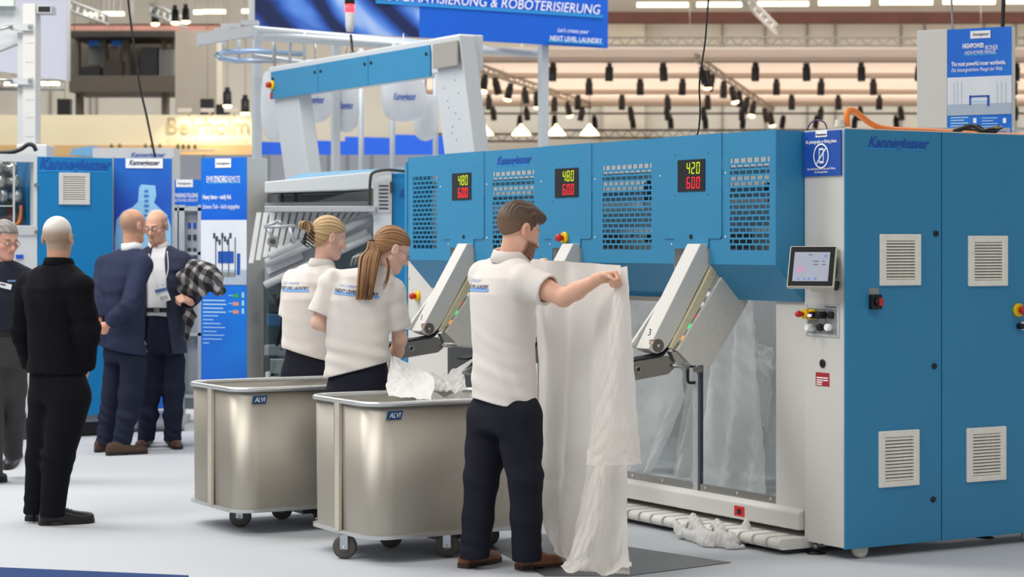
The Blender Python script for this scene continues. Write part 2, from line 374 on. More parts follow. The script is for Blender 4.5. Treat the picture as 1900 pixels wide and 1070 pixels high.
# hose and cable gland on top of the cabinet
hose = thing('orange_hose', 'thick orange hose rising from a gland and lying across the blue cabinet top', 'hose', MF.m @ Vector((.06, S1*.35, CABH)), MYAW)
def HL(px, py, y): q = MF.s(px, py, y); return (q[0]-.06, y - S1*.35, q[2]-CABH)
y0 = S1*.35
pts = [HL(1572, 235, y0), HL(1571, 215, y0), HL(1575, 205, y0), HL(1586, 206, y0), HL(1602, 219, y0+.02), HL(1625, 234, y0+.05), HL(1660, 240.5, y0+.08), HL(1720, 243, y0+.1), HL(1780, 247, y0+.1), HL(1840, 250, y0+.08), HL(1900, 253, y0+.05), HL(1960, 257, y0+.05)]
def smooth_pts(pts, n=6):
    p = [Vector(q) for q in pts]; out = []
    for i in range(len(p)-1):
        a = p[max(i-1, 0)]; b = p[i]; c = p[i+1]; d = p[min(i+2, len(p)-1)]
        for k in range(n):
            t = k/n; out.append(.5*((2*b)+(c-a)*t+(2*a-5*b+4*c-d)*t*t+(3*b-a-3*c+d)*t**3))
    out.append(p[-1]); return out
MB().tube(smooth_pts(pts), .016, 10).build('hose', mat('orange_rubber', (250, 140, 60), .5), hose)
MB().lathe([(.03, .006), (.03, .03), (.024, .032), (.024, .05), (.019, .055)], (0, 0, 0), 2, 14).build('gland', CREAM, hose)
vc = MB().tube(smooth_pts([(.0, .1, .008), (-.01, .11, .045), (-.02, .16, .06), (-.03, .2, .045), (-.035, .225, .008)]), .004, 6).build('violet_cable', mat('violet_cable', (90, 50, 110), .5), hose)
cc = thing('cable_coil', 'coil of black cable lying on the blue cabinet top', 'cable', MF.m @ Vector((1.02, S1*.4, CABH+.006)), MYAW)
g = MB(); pp = []
for k in range(90):
    a = k*.42; pp.append((.11*math.cos(a)+.02*math.sin(k), .11*math.sin(a), .012+.012*(k % 5)*.6))
MB().tube(smooth_pts(pp, 2), .009, 6).build('coil', BLACK, cc)

# ------------------------------------------------------------------ feeding machine
fm = thing('feeding_machine', 'long blue laundry feeding machine with three feed arms and number displays', 'machine', MF.o, MYAW)
ZT, ZP, ZC = 2.19, 1.494, 1.30               # top, lower edge of the front panels, lower edge of the slope
def fs(px, py=450): return MF.t(px, py, T0)[1]
def fz(px, py): return MF.t(px, py, T0)[2]
SL = fs(757)
TH = .004
HOLE_M = BLUE
def grille_panel(name, pa, pb, top, holes, wings):
    """front plate with real slots. pa > pb in s. holes = (s_a, s_b, z0, z1, cols, rows)"""
    g = MB(); x0, x1 = T0, T0 + TH
    ha, hb, z0, z1, nc, nr = holes
    g.box(x0, x1, hb, ha, z1, top); g.box(x0, x1, hb, ha, ZP, z0); g.box(x0, x1, ha, pa, ZP, top); g.box(x0, x1, pb, hb, ZP, top)
    rp = (z1 - z0) / nr; bar = rp * .36; cw = (ha - hb) / nc; br = cw * .17
    for r_ in range(nr):
        za = z0 + r_ * rp
        if r_: g.box(x0, x1, hb, ha, za - bar/2, za + bar/2)
        off = .5 if r_ % 2 else 0.
        for k in range(nc + 1):
            c = hb + (k - off + .0) * cw
            a, b = max(c - br/2, hb), min(c + br/2, ha)
            if b > a: g.box(x0, x1, a, b, za + bar/2 if r_ else z0, za + rp - bar/2 if r_ < nr - 1 else z1)
    for (a, b, zz) in wings: g.box(x0, x1, a, b, ZP, zz)
    return g.build(name, BLUE, fm)
ZJ = 1.632; ZN = 1.578                        # the jog of the display panels, head of the arm openings
nt = [(836, 880), (1025, 1078.5), (1252, 1316)]
dp = [(821.5, 899), (1008.8, 1098.5), (1231, 1340)]
# average station pitch from the three openings
N_ = [(fs(a), fs(b)) for a, b in nt]; D_ = [(fs(a), fs(b)) for a, b in dp]
ends = [SL] + [v for d in D_ for v in d] + [S1]
gz1 = fz(1430, 290); gz0 = fz(1430, 464)
gr_px = [(766, 811), (914, 991), (1118, 1209), (1354, 1428)]
for i in range(4):
    a = ends[2*i]; b = ends[2*i+1]
    ha, hb = fs(gr_px[i][0]), fs(gr_px[i][1])
    w = []
    if i > 0: w.append((a, N_[i-1][1], ZJ))
    if i < 3: w.append((N_[i][0], b, ZJ))
    nc = [6, 8, 9, 6][i]
    gp = grille_panel('grille_panel', a, b, ZT + (.004 if i else 0), (ha, hb, gz0, gz1, nc, 16), w)
    for (sx, z) in ([(a-.03, 1.98), (a-.03, 1.64)] if i else []) + ([(b+.03, 1.98), (N_[i][0]+.03, 1.60)] if i < 3 else []):
        MB().sphere((T0, sx, z), (.004, .007, .007), 8, 5).build('screw', SCREW, gp)
    # sloped lower skirt
    ca, cb = (SL if i == 0 else N_[i-1][1]), (S1 if i == 3 else N_[i][0])
    MB().prism([(T0, ZP), (T0+.004, ZP), (.004, ZC), (0, ZC)], 1, ca, cb).build('skirt', BLUE, fm)
SEG = {'0': 'abcdef', '1': 'bc', '2': 'abged', '4': 'fgbc', '6': 'afgcde', '8': 'abcdefg'}
def digits(parent, s, yc, z, h, m):
    """seven-segment number; viewer's right is -y"""
    w = h * .48; gap = h * .25
    for i, ch in enumerate(s):
        cx = (i - 1) * (w + gap)
        for sg in SEG[ch]:
            th = h * .085; H = h / 2; W = w / 2
            bx = {'a': (-W+th*.6, W-th*.6, h-th, h), 'd': (-W+th*.6, W-th*.6, 0, th), 'g': (-W+th*.6, W-th*.6, H-th/2, H+th/2),
                  'f': (-W, -W+th, H+th*.3, h-th*.3), 'b': (W-th, W, H+th*.3, h-th*.3), 'e': (-W, -W+th, th*.3, H-th*.3), 'c': (W-th, W, th*.3, H-th*.3)}[sg]
            sk = h * .06
            g = MB(); v = []
            for x in (-.0115, -.010):
                for (u_, zz) in ((bx[0], bx[2]), (bx[1], bx[2]), (bx[1], bx[3]), (bx[0], bx[3])):
                    v.append((x, -(cx + u_ + sk*(zz/h)), zz))
            g.add(v, [(0, 1, 2, 3), (7, 6, 5, 4), (0, 4, 5, 1), (1, 5, 6, 2), (2, 6, 7, 3), (3, 7, 4, 0)])
            g.build('segment', m, parent, loc=(0, yc, z))
disp_px = [(841, 876, 321, 371), (1032, 1075, 312, 366), (1260, 1310, 296, 355)]
DISPM = mat('display_smoked', (16, 17, 19), .12)
for i in range(3):
    a, b = D_[i]; na, nb = N_[i]
    poly = [(a-.002, ZT+.006), (a-.002, ZJ+.012), (a-.014, ZJ), (na, ZJ), (na, ZN), (nb, ZN), (nb, ZJ), (b+.012, ZJ), (b, ZJ+.012), (b, ZT+.006)]
    pl = MB().prism(poly, 0, T0-.006, T0-.001).build('display_panel', BLUE, fm)
    l, r_, t_, bt = disp_px[i]; ya, yb = fs(l), fs(r_); za, zb = fz((l+r_)/2, t_), fz((l+r_)/2, bt)
    w = MB().box(-.010, -.006, yb, ya, zb, za).build('number_display', DISPM, pl, loc=(T0, 0, 0))
    h = (za - zb) * .36; yc = yb + (ya - yb) * .42
    digits(w, ('480', '480', '420')[i], yc, zb + (za-zb)*.55, h, GREENLED)
    digits(w, '600', yc, zb + (za-zb)*.09, h, REDLED)
    if i == 1: estop(pl, (T0-.006, fs(1051), fz(1050, 441)), r=.036)
    else:
        MB().lathe([(.013, -.006), (.013, -.010)], (T0, fs((862, 0, 1284)[i]), fz((862, 0, 1284)[i], 439)), 0, 14).build('plug_cap', BLACK, pl)
    for (yy, zz) in ((ya+.03, za+.03), (yb-.03, za+.03), (ya+.03, zb-.02), (yb-.03, zb-.02)):
        MB().lathe([(.003, -.006), (.003, -.008)], (T0, yy, zz), 0, 8).build('rivet', BLACK, pl)
# logo above the second grille
A = fs(921), fz(950, 304); wl = fs(921) - fs(985)
text(fm, 'Kannegiesser', KBLUE, (T0-.002, fs(953), fz(953, 304)), wl, .075, FR, shear=.32, bold=.022, name='logo_lettering')
MB().box(T0-.0015, T0, fs(982), fs(921), fz(950, 307.5), fz(950, 305.5)).build('logo_underline', KCYAN, fm)
# housing shell: end plates, inner back plate, rails and things that show through the slots
endp = [(T0, ZP), (T0, ZT), (.6, ZT), (.6, ZC), (0, ZC)]
MB().prism(endp, 1, S1+.001, S1+.006).build('end_plate', BLUE, fm)
MB().prism(endp, 1, SL-.004, SL).build('end_plate', BLUE, fm)
INN = mat('inner_zinc', (196, 197, 195), .5, .1)
MB().box(.16, .17, S1+.01, SL-.01, 1.32, 2.1).build('inner_plate', INN, fm)
for k, (z0, z1, x) in enumerate(((1.98, 2.02, .0), (1.86, 1.92, .06), (1.66, 1.70, -.02))):
    MB().box(x, x+.05, S1+.01, SL-.01, z0, z1).build('inner_rail', (STEEL, MGREY, LGREY)[k], fm)
for i in range(4):
    ha, hb = fs(gr_px[i][0]), fs(gr_px[i][1]); rr = random.Random(i+3)
    for k in range(9):
        y = hb + (ha-hb)*rr.uniform(.02, .9); z = rr.uniform(1.55, 1.95); w = rr.uniform(.03, .12)
        MB().box(.03+.01*k, .06+.01*k, y, y+w, z, z+rr.uniform(.03, .12)).build('inner_bracket', (BLACK, DGREY, LGREY, WHITE, STEEL, BLACK, PRINTW, MGREY, LGREY)[k], fm)
    MB().tube([(.02, ha, 1.62+.02*i), (.05, hb, 1.72)], .012, 8).build('inner_cable', BLACK, fm)
# opening reveals around the arms
for (na, nb) in N_:
    MB().box(T0, .12, na, na+.003, ZC+.05, ZN).build('opening_cheek', INN, fm)
    MB().box(T0, .12, nb-.003, nb, ZC+.05, ZN).build('opening_cheek', INN, fm)
    MB().box(.10, .103, nb, na, ZC+.05, ZN+.08).build('opening_back', DGREY, fm)
# --- one feed station, traced on planes y = const, then copied along the front
nA, nB = N_[2]
SA = nB + .012                                 # near cheek of the arm
def sp(px, py, c): q = MF.s(px, py, c); return (q[0], q[2])
SP = [(nt_[0]+nt_[1])/2 for nt_ in N_]
def station(dy, num, idx):
    L = (0, dy, 0)
    aw = .125
    side = [sp(1300, 452, SA), sp(1322, 452, SA), sp(1320, 486, SA), sp(1306, 512, SA), sp(1288, 548, SA), sp(1268, 590, SA), sp(1250, 625, SA), sp(1239, 643, SA), sp(1230, 652, SA), sp(1220, 656, SA), sp(1209, 652, SA), sp(1203, 647, SA)]
    arm = MB().prism(side, 1, SA, SA+aw).build('feed_arm', WHITE, fm, bevel=.004, loc=L)
    SG = SA+aw+.006; q = [sp(1256, 512, SG), sp(1266, 520, SG), sp(1192, 650, SG), sp(1170, 641, SG)]
    MB().prism(q, 1, SG, SG+.02).build('side_guard', WHITE, arm, bevel=.002)
    # roller cheek and marks on the arm
    c = sp(1221, 641, SA); MB().lathe([(.036, 0), (.036, -.003)], (c[0], SA, c[1]), 1, 20).build('roller_plate', mat('bronze_plate', (112, 104, 94), .4, .4), arm)
    MB().lathe([(.008, -.003), (.008, -.006)], (c[0], SA, c[1]), 1, 10).build('roller_pin', SCREW, arm)
    n_ = sp(1204, 622, SA); dx = side[-1][0]-side[0][0]; dz = side[-1][1]-side[0][1]; ang = math.atan2(-dz, -dx)
    # number and warning label lie on the near cheek
    text(arm, num, NAVYPRINT, (n_[0], SA-.002, n_[1]), None, .05, (R(90), 0, 0), shear=.25, name='number_lettering')
    w_ = sp(1207, 634, SA)
    lb = MB().box(w_[0]-.012, w_[0]+.022, SA-.0015, SA, w_[1]-.014, w_[1]+.012).build('warning_label', PRINTW, arm)
    MB().prism([(w_[0]-.010, w_[1]-.012), (w_[0]+.006, w_[1]-.012), (w_[0]-.002, w_[1]+.004)], 1, SA-.003, SA-.0015).build('warning_triangle', YELP, lb)
    MB().box(w_[0]-.004, w_[0]+.022, SA-.003, SA-.0015, w_[1]+.006, w_[1]+.011).build('red_bar', REDP, lb)
    # black belt
    bl = [sp(1318, 484, SA), sp(1300, 515, SA), sp(1280, 556, SA), sp(1264, 590, SA), sp(1250, 622, SA), sp(1240, 645, SA), sp(1230, 657, SA), sp(1214, 661, SA), sp(1190, 665, SA), sp(1165, 670, SA), sp(1130, 678, SA), sp(1090, 686, SA)]
    nrm = [(.013, .006)] * 4 + [(.013, .0)] + [(.011, -.006), (.006, -.010)] + [(.002, -.011)] * 5
    poly = bl + [(b[0]+n[0], b[1]+n[1]) for b, n in reversed(list(zip(bl, nrm)))]
    g = MB()
    for i in range(len(bl)-1):
        j = len(poly)-1-i; g.prism([poly[i], poly[i+1], poly[j-1], poly[j]], 1, SA+.004, SA+aw-.01)
    g.build('belt', RUBBER, arm)
    # cream inner guide, then the button box nearer the cabinet
    SB = SA - .03
    gd = [sp(1318, 492, SA), sp(1328, 500, SA), sp(1300, 560, SA), sp(1262, 625, SA), sp(1243, 648, SA), sp(1240, 645, SA), sp(1268, 592, SA), sp(1300, 530, SA)]
    MB().prism(gd, 1, SA-.02, SA+.03).build('inner_guide', mat('guide_cream', (214, 206, 172), .4), arm)
    box = [sp(1344, 505, SB), sp(1388, 559, SB), sp(1320, 677, SB), sp(1283, 678, SB), sp(1256, 650, SB)]
    bx = MB().prism(box, 1, SB-.004, SB+.050).build('button_box', mat('box_beige', (216, 212, 204), .45), fm, bevel=.003, loc=L)
    a = Vector((box[4][0], 0, box[4][1])); b = Vector((box[0][0], 0, box[0][1])); ex = (b-a).normalized(); nn = Vector((-ex.z, 0, ex.x))
    def strip(t0, t1, y0, y1, h0, h1, nm, m, par):
        g = MB(); v = []
        for h in (h0, h1):
            for (t, y) in ((t0, y0), (t1, y0), (t1, y1), (t0, y1)):
                p = a + (b-a)*t + nn*h; v.append((p.x, y, p.z))
        return g.add(v, [(3, 2, 1, 0), (4, 5, 6, 7), (0, 1, 5, 4), (1, 2, 6, 5), (2, 3, 7, 6), (3, 0, 4, 7)]).build(nm, m, par)
    pl = strip(.08, .80, SB+.002, SB+.046, 0, .003, 'button_plate', mat('plate_silver', (190, 198, 206), .4), bx)
    LEDS = [mat('led_orange', (255, 150, 30), .3, emit=(255, 140, 20), estr=1.2), mat('led_green', (30, 190, 110), .3, emit=(20, 230, 120), estr=1.3), mat('led_red', (200, 40, 50), .3, emit=(220, 40, 40), estr=.4), mat('led_white', (235, 235, 235), .3, emit=(255, 255, 255), estr=.3)]
    for k, t in enumerate((.155, .30, .435, .58, .71)):
        p = a + (b-a)*t + nn*.003
        o = MB().lathe([(.017, 0), (.017, .005), (.013, .010), (.004, .012)], (0, 0, 0), 2, 14).build('push_button', LEDS[min(k, 3)], bx)
        o.location = (p.x, SB+.024, p.z); o.rotation_euler = Vector((0, 0, 1)).rotation_difference(nn).to_euler()
    for q in ((1319, 512), (1263, 645), (1311, 571)):
        c = sp(*q, SB); MB().sphere((c[0], SB-.004, c[1]), (.005, .003, .005), 8, 5).build('screw', SCREW, bx)
    # stainless infeed conveyor stub
    st = [sp(1120, 690, SA), sp(1165, 673, SA), sp(1240, 660, SA), sp(1252, 672, SA), sp(1251, 684, SA), sp(1240, 694, SA), sp(1177, 706, SA), sp(1110, 722, SA), sp(1085, 712, SA)]
    cv = MB().prism(st, 1, SA+.0, SA+aw).build('infeed_conveyor', mat('stainless_dull', (142, 138, 132), .34, .85), fm, bevel=.004, loc=L)
    c = sp(1184, 685, SA); MB().lathe([(.020, 0), (.020, -.006), (.012, -.006), (.012, -.001)], (c[0], SA, c[1]), 1, 18).build('shaft_end', STEEL, cv)
    MB().lathe([(.012, -.002), (.012, -.004)], (c[0], SA, c[1]), 1, 14).build('shaft_hole', BLACK, cv)
    c = sp(1246, 678, SA); d = sp(1278, 680, SB); MB().tube([(c[0], SA-.006, c[1]), (d[0], SB-.006, d[1])], .011, 10).build('tie_rod', STEEL, cv)
    br = [sp(1241, 652, SA), sp(1258, 652, SA), sp(1272, 672, SA), sp(1250, 672, SA)]
    MB().prism(br, 1, SA-.02, SA+.02).build('bracket', STEEL, cv)
for i in range(3): station(SP[i] - SP[2], '123'[i], i)

# --- lower body: white end column, far end cabinet, base beam, glass doors, belts
SX = MF.t(1440, 700, .02)[1]
MB().box(.02, .05, S1+.004, SX, .22, ZC).build('column_panel', WHITE, fm)
SLE = MF.t(757, 600, .0)[1]
MB().box(0, .5, SL-.35, SLE, .10, 2.17).build('end_cabinet', WHITE, fm, bevel=.003)
MB().box(-.01, .5, SLE, SLE+.03, .10, 2.175).build('end_panel', BLUE, fm)
es = estop(fm, (0, MF.t(776, 549, 0)[1], MF.t(776, 549, 0)[2]), r=.036)
for q in ((760, 517), (768, 535), (778, 563)):
    p = MF.t(*q, 0); MB().sphere((0, p[1], p[2]), (.004, .006, .006), 8, 5).build('screw', BLACK if q[0] == 760 else SCREW, fm)
A = MF.t(845, 642, 0); MB().box(-.06, 0, A[1]-.5, A[1], .12, A[2]).build('lower_box', DGREY, fm)
BM = [(-.035, .115), (-.035, .205), (.0, .222), (.09, .222), (.09, .115)]
MB().prism(BM, 1, S1+.005, SL).build('base_beam', WHITE, fm, bevel=.008)
q = MF.t(1372, 948, -.035); sg = MB().box(-.037, -.035, q[1]-.045, q[1]+.045, q[2]-.027, q[2]+.027).build('red_label', mat('label_signal_red', (214, 40, 36), .5), fm)
MB().box(-.038, -.037, q[1]-.018, q[1]+.018, q[2]-.017, q[2]+.013).build('label_print', mat('label_print_dark', (60, 20, 24), .5), sg)
# glass doors
GL = glass_mat('door_glass', (.95, .97, .98))
SD = MF.t(1300, 800, .03)[1]
for (a, b) in ((SX, SD-.006), (SD+.006, SD+.72), (SD+.735, SD+1.5)):
    gd = MB().box(.028, .034, a, b, .235, ZC).build('glass_door', GL, fm)
    MB().box(.022, .04, a, b, .222, .262).build('bottom_rail', STEEL, gd)
    for yy in (a+.05, (a+b)/2, b-.05): MB().lathe([(.009, .022), (.007, .018)], (0, yy, .243), 0, 10).build('bolt', SCREW, gd)
MB().box(.024, .045, SD-.004, SD+.004, .222, ZC).build('door_seam', mat('seam_violet', (70, 66, 90), .4), fm)
MB().box(.018, .03, SD+.012, SD+.06, .222, ZC).build('door_stile', mat('clear_stile', (196, 200, 206), .3, .4), fm)
q = MF.t(1292, 680, 0); q1 = MF.t(1292, 710, 0)
MB().tube(smooth_pts([(.02, q[1]+.04, q[2]), (-.02, q[1]+.04, q[2]), (-.03, q[1]+.04, q[2]-.02), (-.03, q[1]+.04, q1[2]+.02), (-.02, q[1]+.04, q1[2]), (.02, q[1]+.04, q1[2])], 3), .009, 8).build('door_handle', BLACK, fm)
MB().box(-.002, .02, q[1]-.03, q[1]+.03, q[2]-.03, q[2]).build('hinge', STEEL, fm)
MB().box(.85, .86, S1, SL, .1, 1.35).build('rear_panel', mat('inner_grey', (186, 190, 192), .6), fm)
MB().box(.03, .85, S1-.0, SL, .20, .21).build('inner_floor', LGREY, fm)
q = MF.t(1180, 553, -.02); MB().box(-.03, .01, q[1]-.3, q[1]+.12, 1.275, 1.30).build('lower_lip', STEEL, fm)
# delivery belts under the beam
nb = 30; b0 = S1 + .02; pitch = .118; bs = None
for k in range(nb):
    y = b0 + k*pitch
    if y > SL - .1: break
    if bs is None:
        prof = [(-.16 + .028*math.cos(a), .055 + .028*math.sin(a)) for a in [math.pi/2 + math.pi*i/8 for i in range(9)]]
        poly = [(.5, .083)] + prof + [(.5, .027)]
        bs = MB().prism(poly, 1, -.048, .048).build('delivery_belt', mat('belt_white', (222, 220, 214), .6), fm)
        bs.location = (0, y, 0)
    else:
        c = bs.copy(); COL.objects.link(c); c.location = (0, y, 0)
MB().tube([(-.15, S1+.01, .055), (-.15, SL-.1, .055)], .022, 10).build('belt_roller', STEEL, fm)
MB().box(-.1, .45, S1+.01, SL-.1, 0.0, .05).build('belt_frame', DGREY, fm)
# ------------------------------------------------------------------ laundry carts
def cart(corner, sx, sy, label, group, wheels):
    """corner: floor point of the near corner; sx along the machine's depth axis, sy along its front"""
    c = thing('laundry_cart', label, 'laundry cart', corner, MYAW, group)
    def rr(x0, x1, y0, y1, r, n=8):
        pts = []
        for (cx_, cy_, a0) in ((x1-r, y1-r, 0), (x0+r, y1-r, 90), (x0+r, y0+r, 180), (x1-r, y0+r, 270)):
            for k in range(n+1):
                a = R(a0 + 90*k/n); pts.append((cx_+r*math.cos(a), cy_+r*math.sin(a)))
        return pts
    r0 = .13; z0, z1 = .135, .80
    A = rr(0, sx, 0, sy, r0); B = rr(.004, sx-.004, .004, sy-.004, r0-.004); n = len(A)
    bot = rr(.006, sx-.006, .006, sy-.006, r0-.003)
    g = MB(); v = [(x, y, z0) for x, y in bot] + [(x, y, z1) for x, y in A] + [(x, y, z1) for x, y in B] + [(x+.0, y, z0+.01) for x, y in bot]
    g.add(v, [(i, (i+1) % n, n+(i+1) % n, n+i) for i in range(n)] + [(2*n+i, 2*n+(i+1) % n, 3*n+(i+1) % n, 3*n+i) for i in range(n)] + [(n+i, n+(i+1) % n, 2*n+(i+1) % n, 2*n+i) for i in range(n)], True)
    g.add([(x, y, z0+.01) for x, y in bot], [tuple(range(n))])
    tub = g.build('tub', ALU, c)
    def ring(pts, z, r):
        m = MB(); p = pts + [pts[0], pts[1]]; m.tube([(x, y, z) for x, y in p], r, 8, caps=False); return m
    rim = ring(rr(-.006, sx+.006, -.006, sy+.006, r0+.006), z1, .014).build('top_rim', ALURIM, c)
    base = MB().prism(rr(-.012, sx+.012, -.012, sy+.012, r0), 2, z0-.012, z0+.006).build('base_plate', ALURIM, c)
    # upright seam profile on the end, rivets, badge
    MB().box(-.02, .0, sy*.44, sy*.44+.05, z0, z1-.01).build('upright', mat('upright_alu', (214, 206, 190), .4, .5), c, bevel=.003)
    MB().box(-.008, .0, sy*.44+.05, sy*.44+.085, z0, z1-.01).build('flange', ALU, c)
    rv = None
    for k in range(8):
        for (x, y) in ((.012, .0), (0, .012)):
            pass
    spots = [(x, .0125) for x in (r0+.03, r0+.2, r0+.38, r0+.55, sx-r0)] + [(.014, y) for y in (r0+.1, sy*.55, sy*.9)]
    for (x, y) in spots:
        MB().sphere((x, y, z0+.025), .004, 6, 4).build('rivet', SCREW, tub)
    bx = r0 - .045; bz = z1-.075
    bd = MB().prism([(bx, bz), (bx+.085, bz), (bx+.095, bz+.042), (bx+.01, bz+.042)], 1, -.003, .0).build('badge', mat('badge_blue', (30, 74, 120), .35), c)
    text(bd, 'ALVI', PRINTW, (bx+.048, -.004, bz+.008), .064, .036, shear=.3)
    # castors
    fr_ = Frame(corner, MYAW)
    for (px, py, turn) in wheels:
        wp = fr_.at(G(px, py)); x, y = wp[0], wp[1]
        w = MB().lathe([(.02, -.014), (.05, -.016), (.062, -.012), (.062, .012), (.05, .016), (.02, .014)], (0, 0, 0), 1, 24).build('castor_wheel', mat('castor_grey', (86, 82, 78), .6), c)
        w.location = (x, y, .062); w.rotation_euler = (0, 0, R(turn))
        MB().lathe([(.024, -.018), (.024, .018)], (0, 0, 0), 1, 14).build('hub', mat('hub_grey', (120, 116, 110), .5), w)
        MB().box(-.02, .02, -.028, -.02, -.01, .062).build('fork', ZINC, w); MB().box(-.02, .02, .02, .028, -.01, .062).build('fork', ZINC, w)
        MB().sphere((0, -.028, 0), (.008, .004, .008), 8, 5).build('axle_nut', SCREW, w)
    MB().box(sx*.45, sx*.65, .12, .3, .08, .123).build('brake_box', BLACK, c)
    return c
def floor_local(px, py, z): return G(px, py, z)
CART1 = cart(G(688, 1001, .13) - Vector((0, 0, .13)), 1.0, .74, 'aluminium laundry cart on castors filled with white sheets, beside the bearded man', 'laundry carts', ((640, 1036, -38), (725, 1015, -20), (830, 1033, -34), (905, 1012, -25)))
CART2 = cart(G(440, 951, .13) - Vector((0, 0, .13)), 1.0, .74, 'aluminium laundry cart on castors, empty, standing behind the one with sheets', 'laundry carts', ((446, 977, -36), (523, 963, -24), (600, 968, -20), (640, 955, -30)))
# ------------------------------------------------------------------ hall structure far behind
LAMP = mat('fluorescent_tube', (255, 246, 215), .4, emit=(255, 240, 195), estr=3.2)
WARML = mat('warm_lamp', (255, 232, 190), .4, emit=(255, 222, 165), estr=5.0)
BLUE2 = mat('cabinet_cyan_blue', (6, 124, 186), .42, var=.03, scale=220)
def hang(o, zt_, x=0.0, y=0.0, z0=0.0):
    MB().tube([(x, y, z0), (x, y, zt_-o.location.z)], .006, 5).build('suspension_wire', STEEL, o)
def pbox(l, r_, t, b, Y, depth, name, m, parent=None, bevel=0.0):
    a = P(l, b, Y); c = P(r_, t, Y); return MB().box(a.x, c.x, Y, Y+depth, a.z, c.z).build(name, m, parent, bevel)
BEAMM = mat('rust_beam', (92, 56, 46), .8, var=.15, scale=2)
for k, (l, r_, t, b, Y) in enumerate(((1080, 2000, 22, 42, 63), (-200, 480, 44, 57, 58))):
    struct(pbox(l, r_, t, b, Y, .4, 'beam_roof', BEAMM), 'rust brown roof beam')
BEIGE = mat('column_beige', (206, 196, 178), .8, var=.03, scale=2)
colm = struct(pbox(325, 402, 56, 700, 50, 1.2, 'column_hall', BEIGE), 'beige hall column')
c2 = struct(pbox(1118, 1196, 40, 460, 65.4, .5, 'column_wall', BEIGE))
SEAM = mat('wall_seam', (140, 132, 118), .8)
for px in (1340, 1420, 1498, 1550, 1672, 1716, 1826, 1885, 92, 166, 178, 303):
    struct(pbox(px, px+1.6, 40, 330, 65.9, .09, 'trim_seam', SEAM))
def strip(l, r_, y, hh, Y):
    c = P((l+r_)/2, y, Y); t = bpy.data.objects.new('ceiling_light', None); COL.objects.link(t); t.location = c; w = (r_-l)/FPX*Y/2; z = hh/FPX*Y
    MB().box(-w, w, -.05, .05, -z, z*.6).build('tube', LAMP, t); MB().box(-w, w, -.07, .07, z*.6, z).build('housing', LGREY, t); hang(t, 9.385, -w*.6, 0, z); hang(t, 9.385, w*.6, 0, z); return t
for (l, r_, y, nm) in ((1182, 1277, 8, ''), (1293, 1376, 7.5, ''), (1406, 1500, 6, ''), (1519, 1613, 4.5, ''), (1633, 1730, 3.5, ''), (1750, 1846, 2.5, ''), (1868, 1960, 1.5, '')):
    o = strip(l, r_, y, 5, 58); tag(o, 'long fluorescent strip light under the roof beyond the peach canopy', 'ceiling light', 'strip lights above the canopy')
for (l, r_, y) in ((152, 164, 26), (166, 181, 26), (183, 230, 25), (360, 374, 22), (376, 390, 21), (392, 399, 21), (401, 418, 21), (449, 472, 20), (190, 205, 153), (207, 228, 153), (243, 248, 153), (8, 110, 154), (128, 141, 103), (128, 140, 131)):
    o = strip(l, r_, y, 4, 56); tag(o, 'short strip light around the dark gallery', 'ceiling light', 'strip lights around the gallery')
# dark gallery on the upper level
ga = thing('gallery', 'dark upper gallery with railing, columns and small blue screens', 'gallery', P(230, 170, 53))
def gpart(l, r_, t, b, dy, dep, nm, m):
    o = pbox(l, r_, t, b, 53+dy, dep, nm, m); o.location = -Vector(ga.location); o.parent = ga; return o
GD = mat('gallery_dark', (58, 52, 46), .8, var=.2, scale=3); GM = mat('gallery_mid', (104, 96, 84), .8, var=.15, scale=2)
gpart(130, 330, 56, 168, 2.2, .2, 'rear_wall', GM); gpart(128, 330, 58, 68, 0, 2, 'ceiling_slab', GD); gpart(128, 330, 140, 170, 0, 2.2, 'floor_slab', mat('gallery_floor', (92, 84, 74), .8))
for (l, r_) in ((138, 146), (186, 196), (226, 238), (300, 306), (318, 324)): gpart(l, r_, 62, 142, .8, .3, 'post', GM)
for (l, r_) in ((163, 183), (207, 224)): gpart(l, r_, 70, 85, 1.0, .1, 'screen', mat('screen_deep_blue', (30, 72, 130), .4, emit=(30, 80, 150), estr=.3))
gpart(164, 192, 85, 120, 1.6, .1, 'white_panel', mat('gallery_panel', (150, 160, 160), .7)); gpart(203, 220, 86, 112, 1.6, .1, 'white_panel', BEIGE)
gpart(140, 150, 168, 567, .5, .4, 'support_column', GM); gpart(300, 310, 168, 567, .5, .4, 'support_column', GM); gpart(262, 292, 88, 150, .5, .4, 'black_stand', BLACK); gpart(194, 226, 112, 146, .4, .4, 'counter', GD); gpart(148, 186, 124, 142, .3, .3, 'counter', BLACK)
for i in range(6): gpart(296+i*5, 297.5+i*5, 92, 150, .4, .05, 'baluster', MGREY)
# Beirholm wall
CREAMW = mat('cream_stand_wall', (214, 200, 168), .8, var=.03, scale=1)
bw = thing('beirholm_wall', 'cream stand wall with lit serif Beirholm lettering', 'sign', P(230, 450, 40) * 1.0)
bw.location.z = 0
o = MB().box((-300-CX)/FPX*40-bw.location.x, (480-CX)/FPX*40-bw.location.x, 0, .2, 0, P(0, 213, 40).z).build('wall_panel', CREAMW, bw)
BEIR = mat('beirholm_letter', (160, 142, 104), .7)
text(bw, 'Beirholm', BEIR, ((386-230)/FPX*40, -.06, P(0, 247, 40).z), 150/FPX*40, .42, name='sign_lettering', bold=.01)
text(bw, 'Contract Engineered Textiles', BEIR, ((386-230)/FPX*40, -.06, P(0, 266, 40).z), 150/FPX*40, .12, name='small_lettering')
MB().box((-300-230)/FPX*40, (480-230)/FPX*40, -.02, 0, P(0, 290, 40).z, P(0, 269, 40).z).build('wood_band', mat('wood_band', (196, 160, 110), .7), bw)
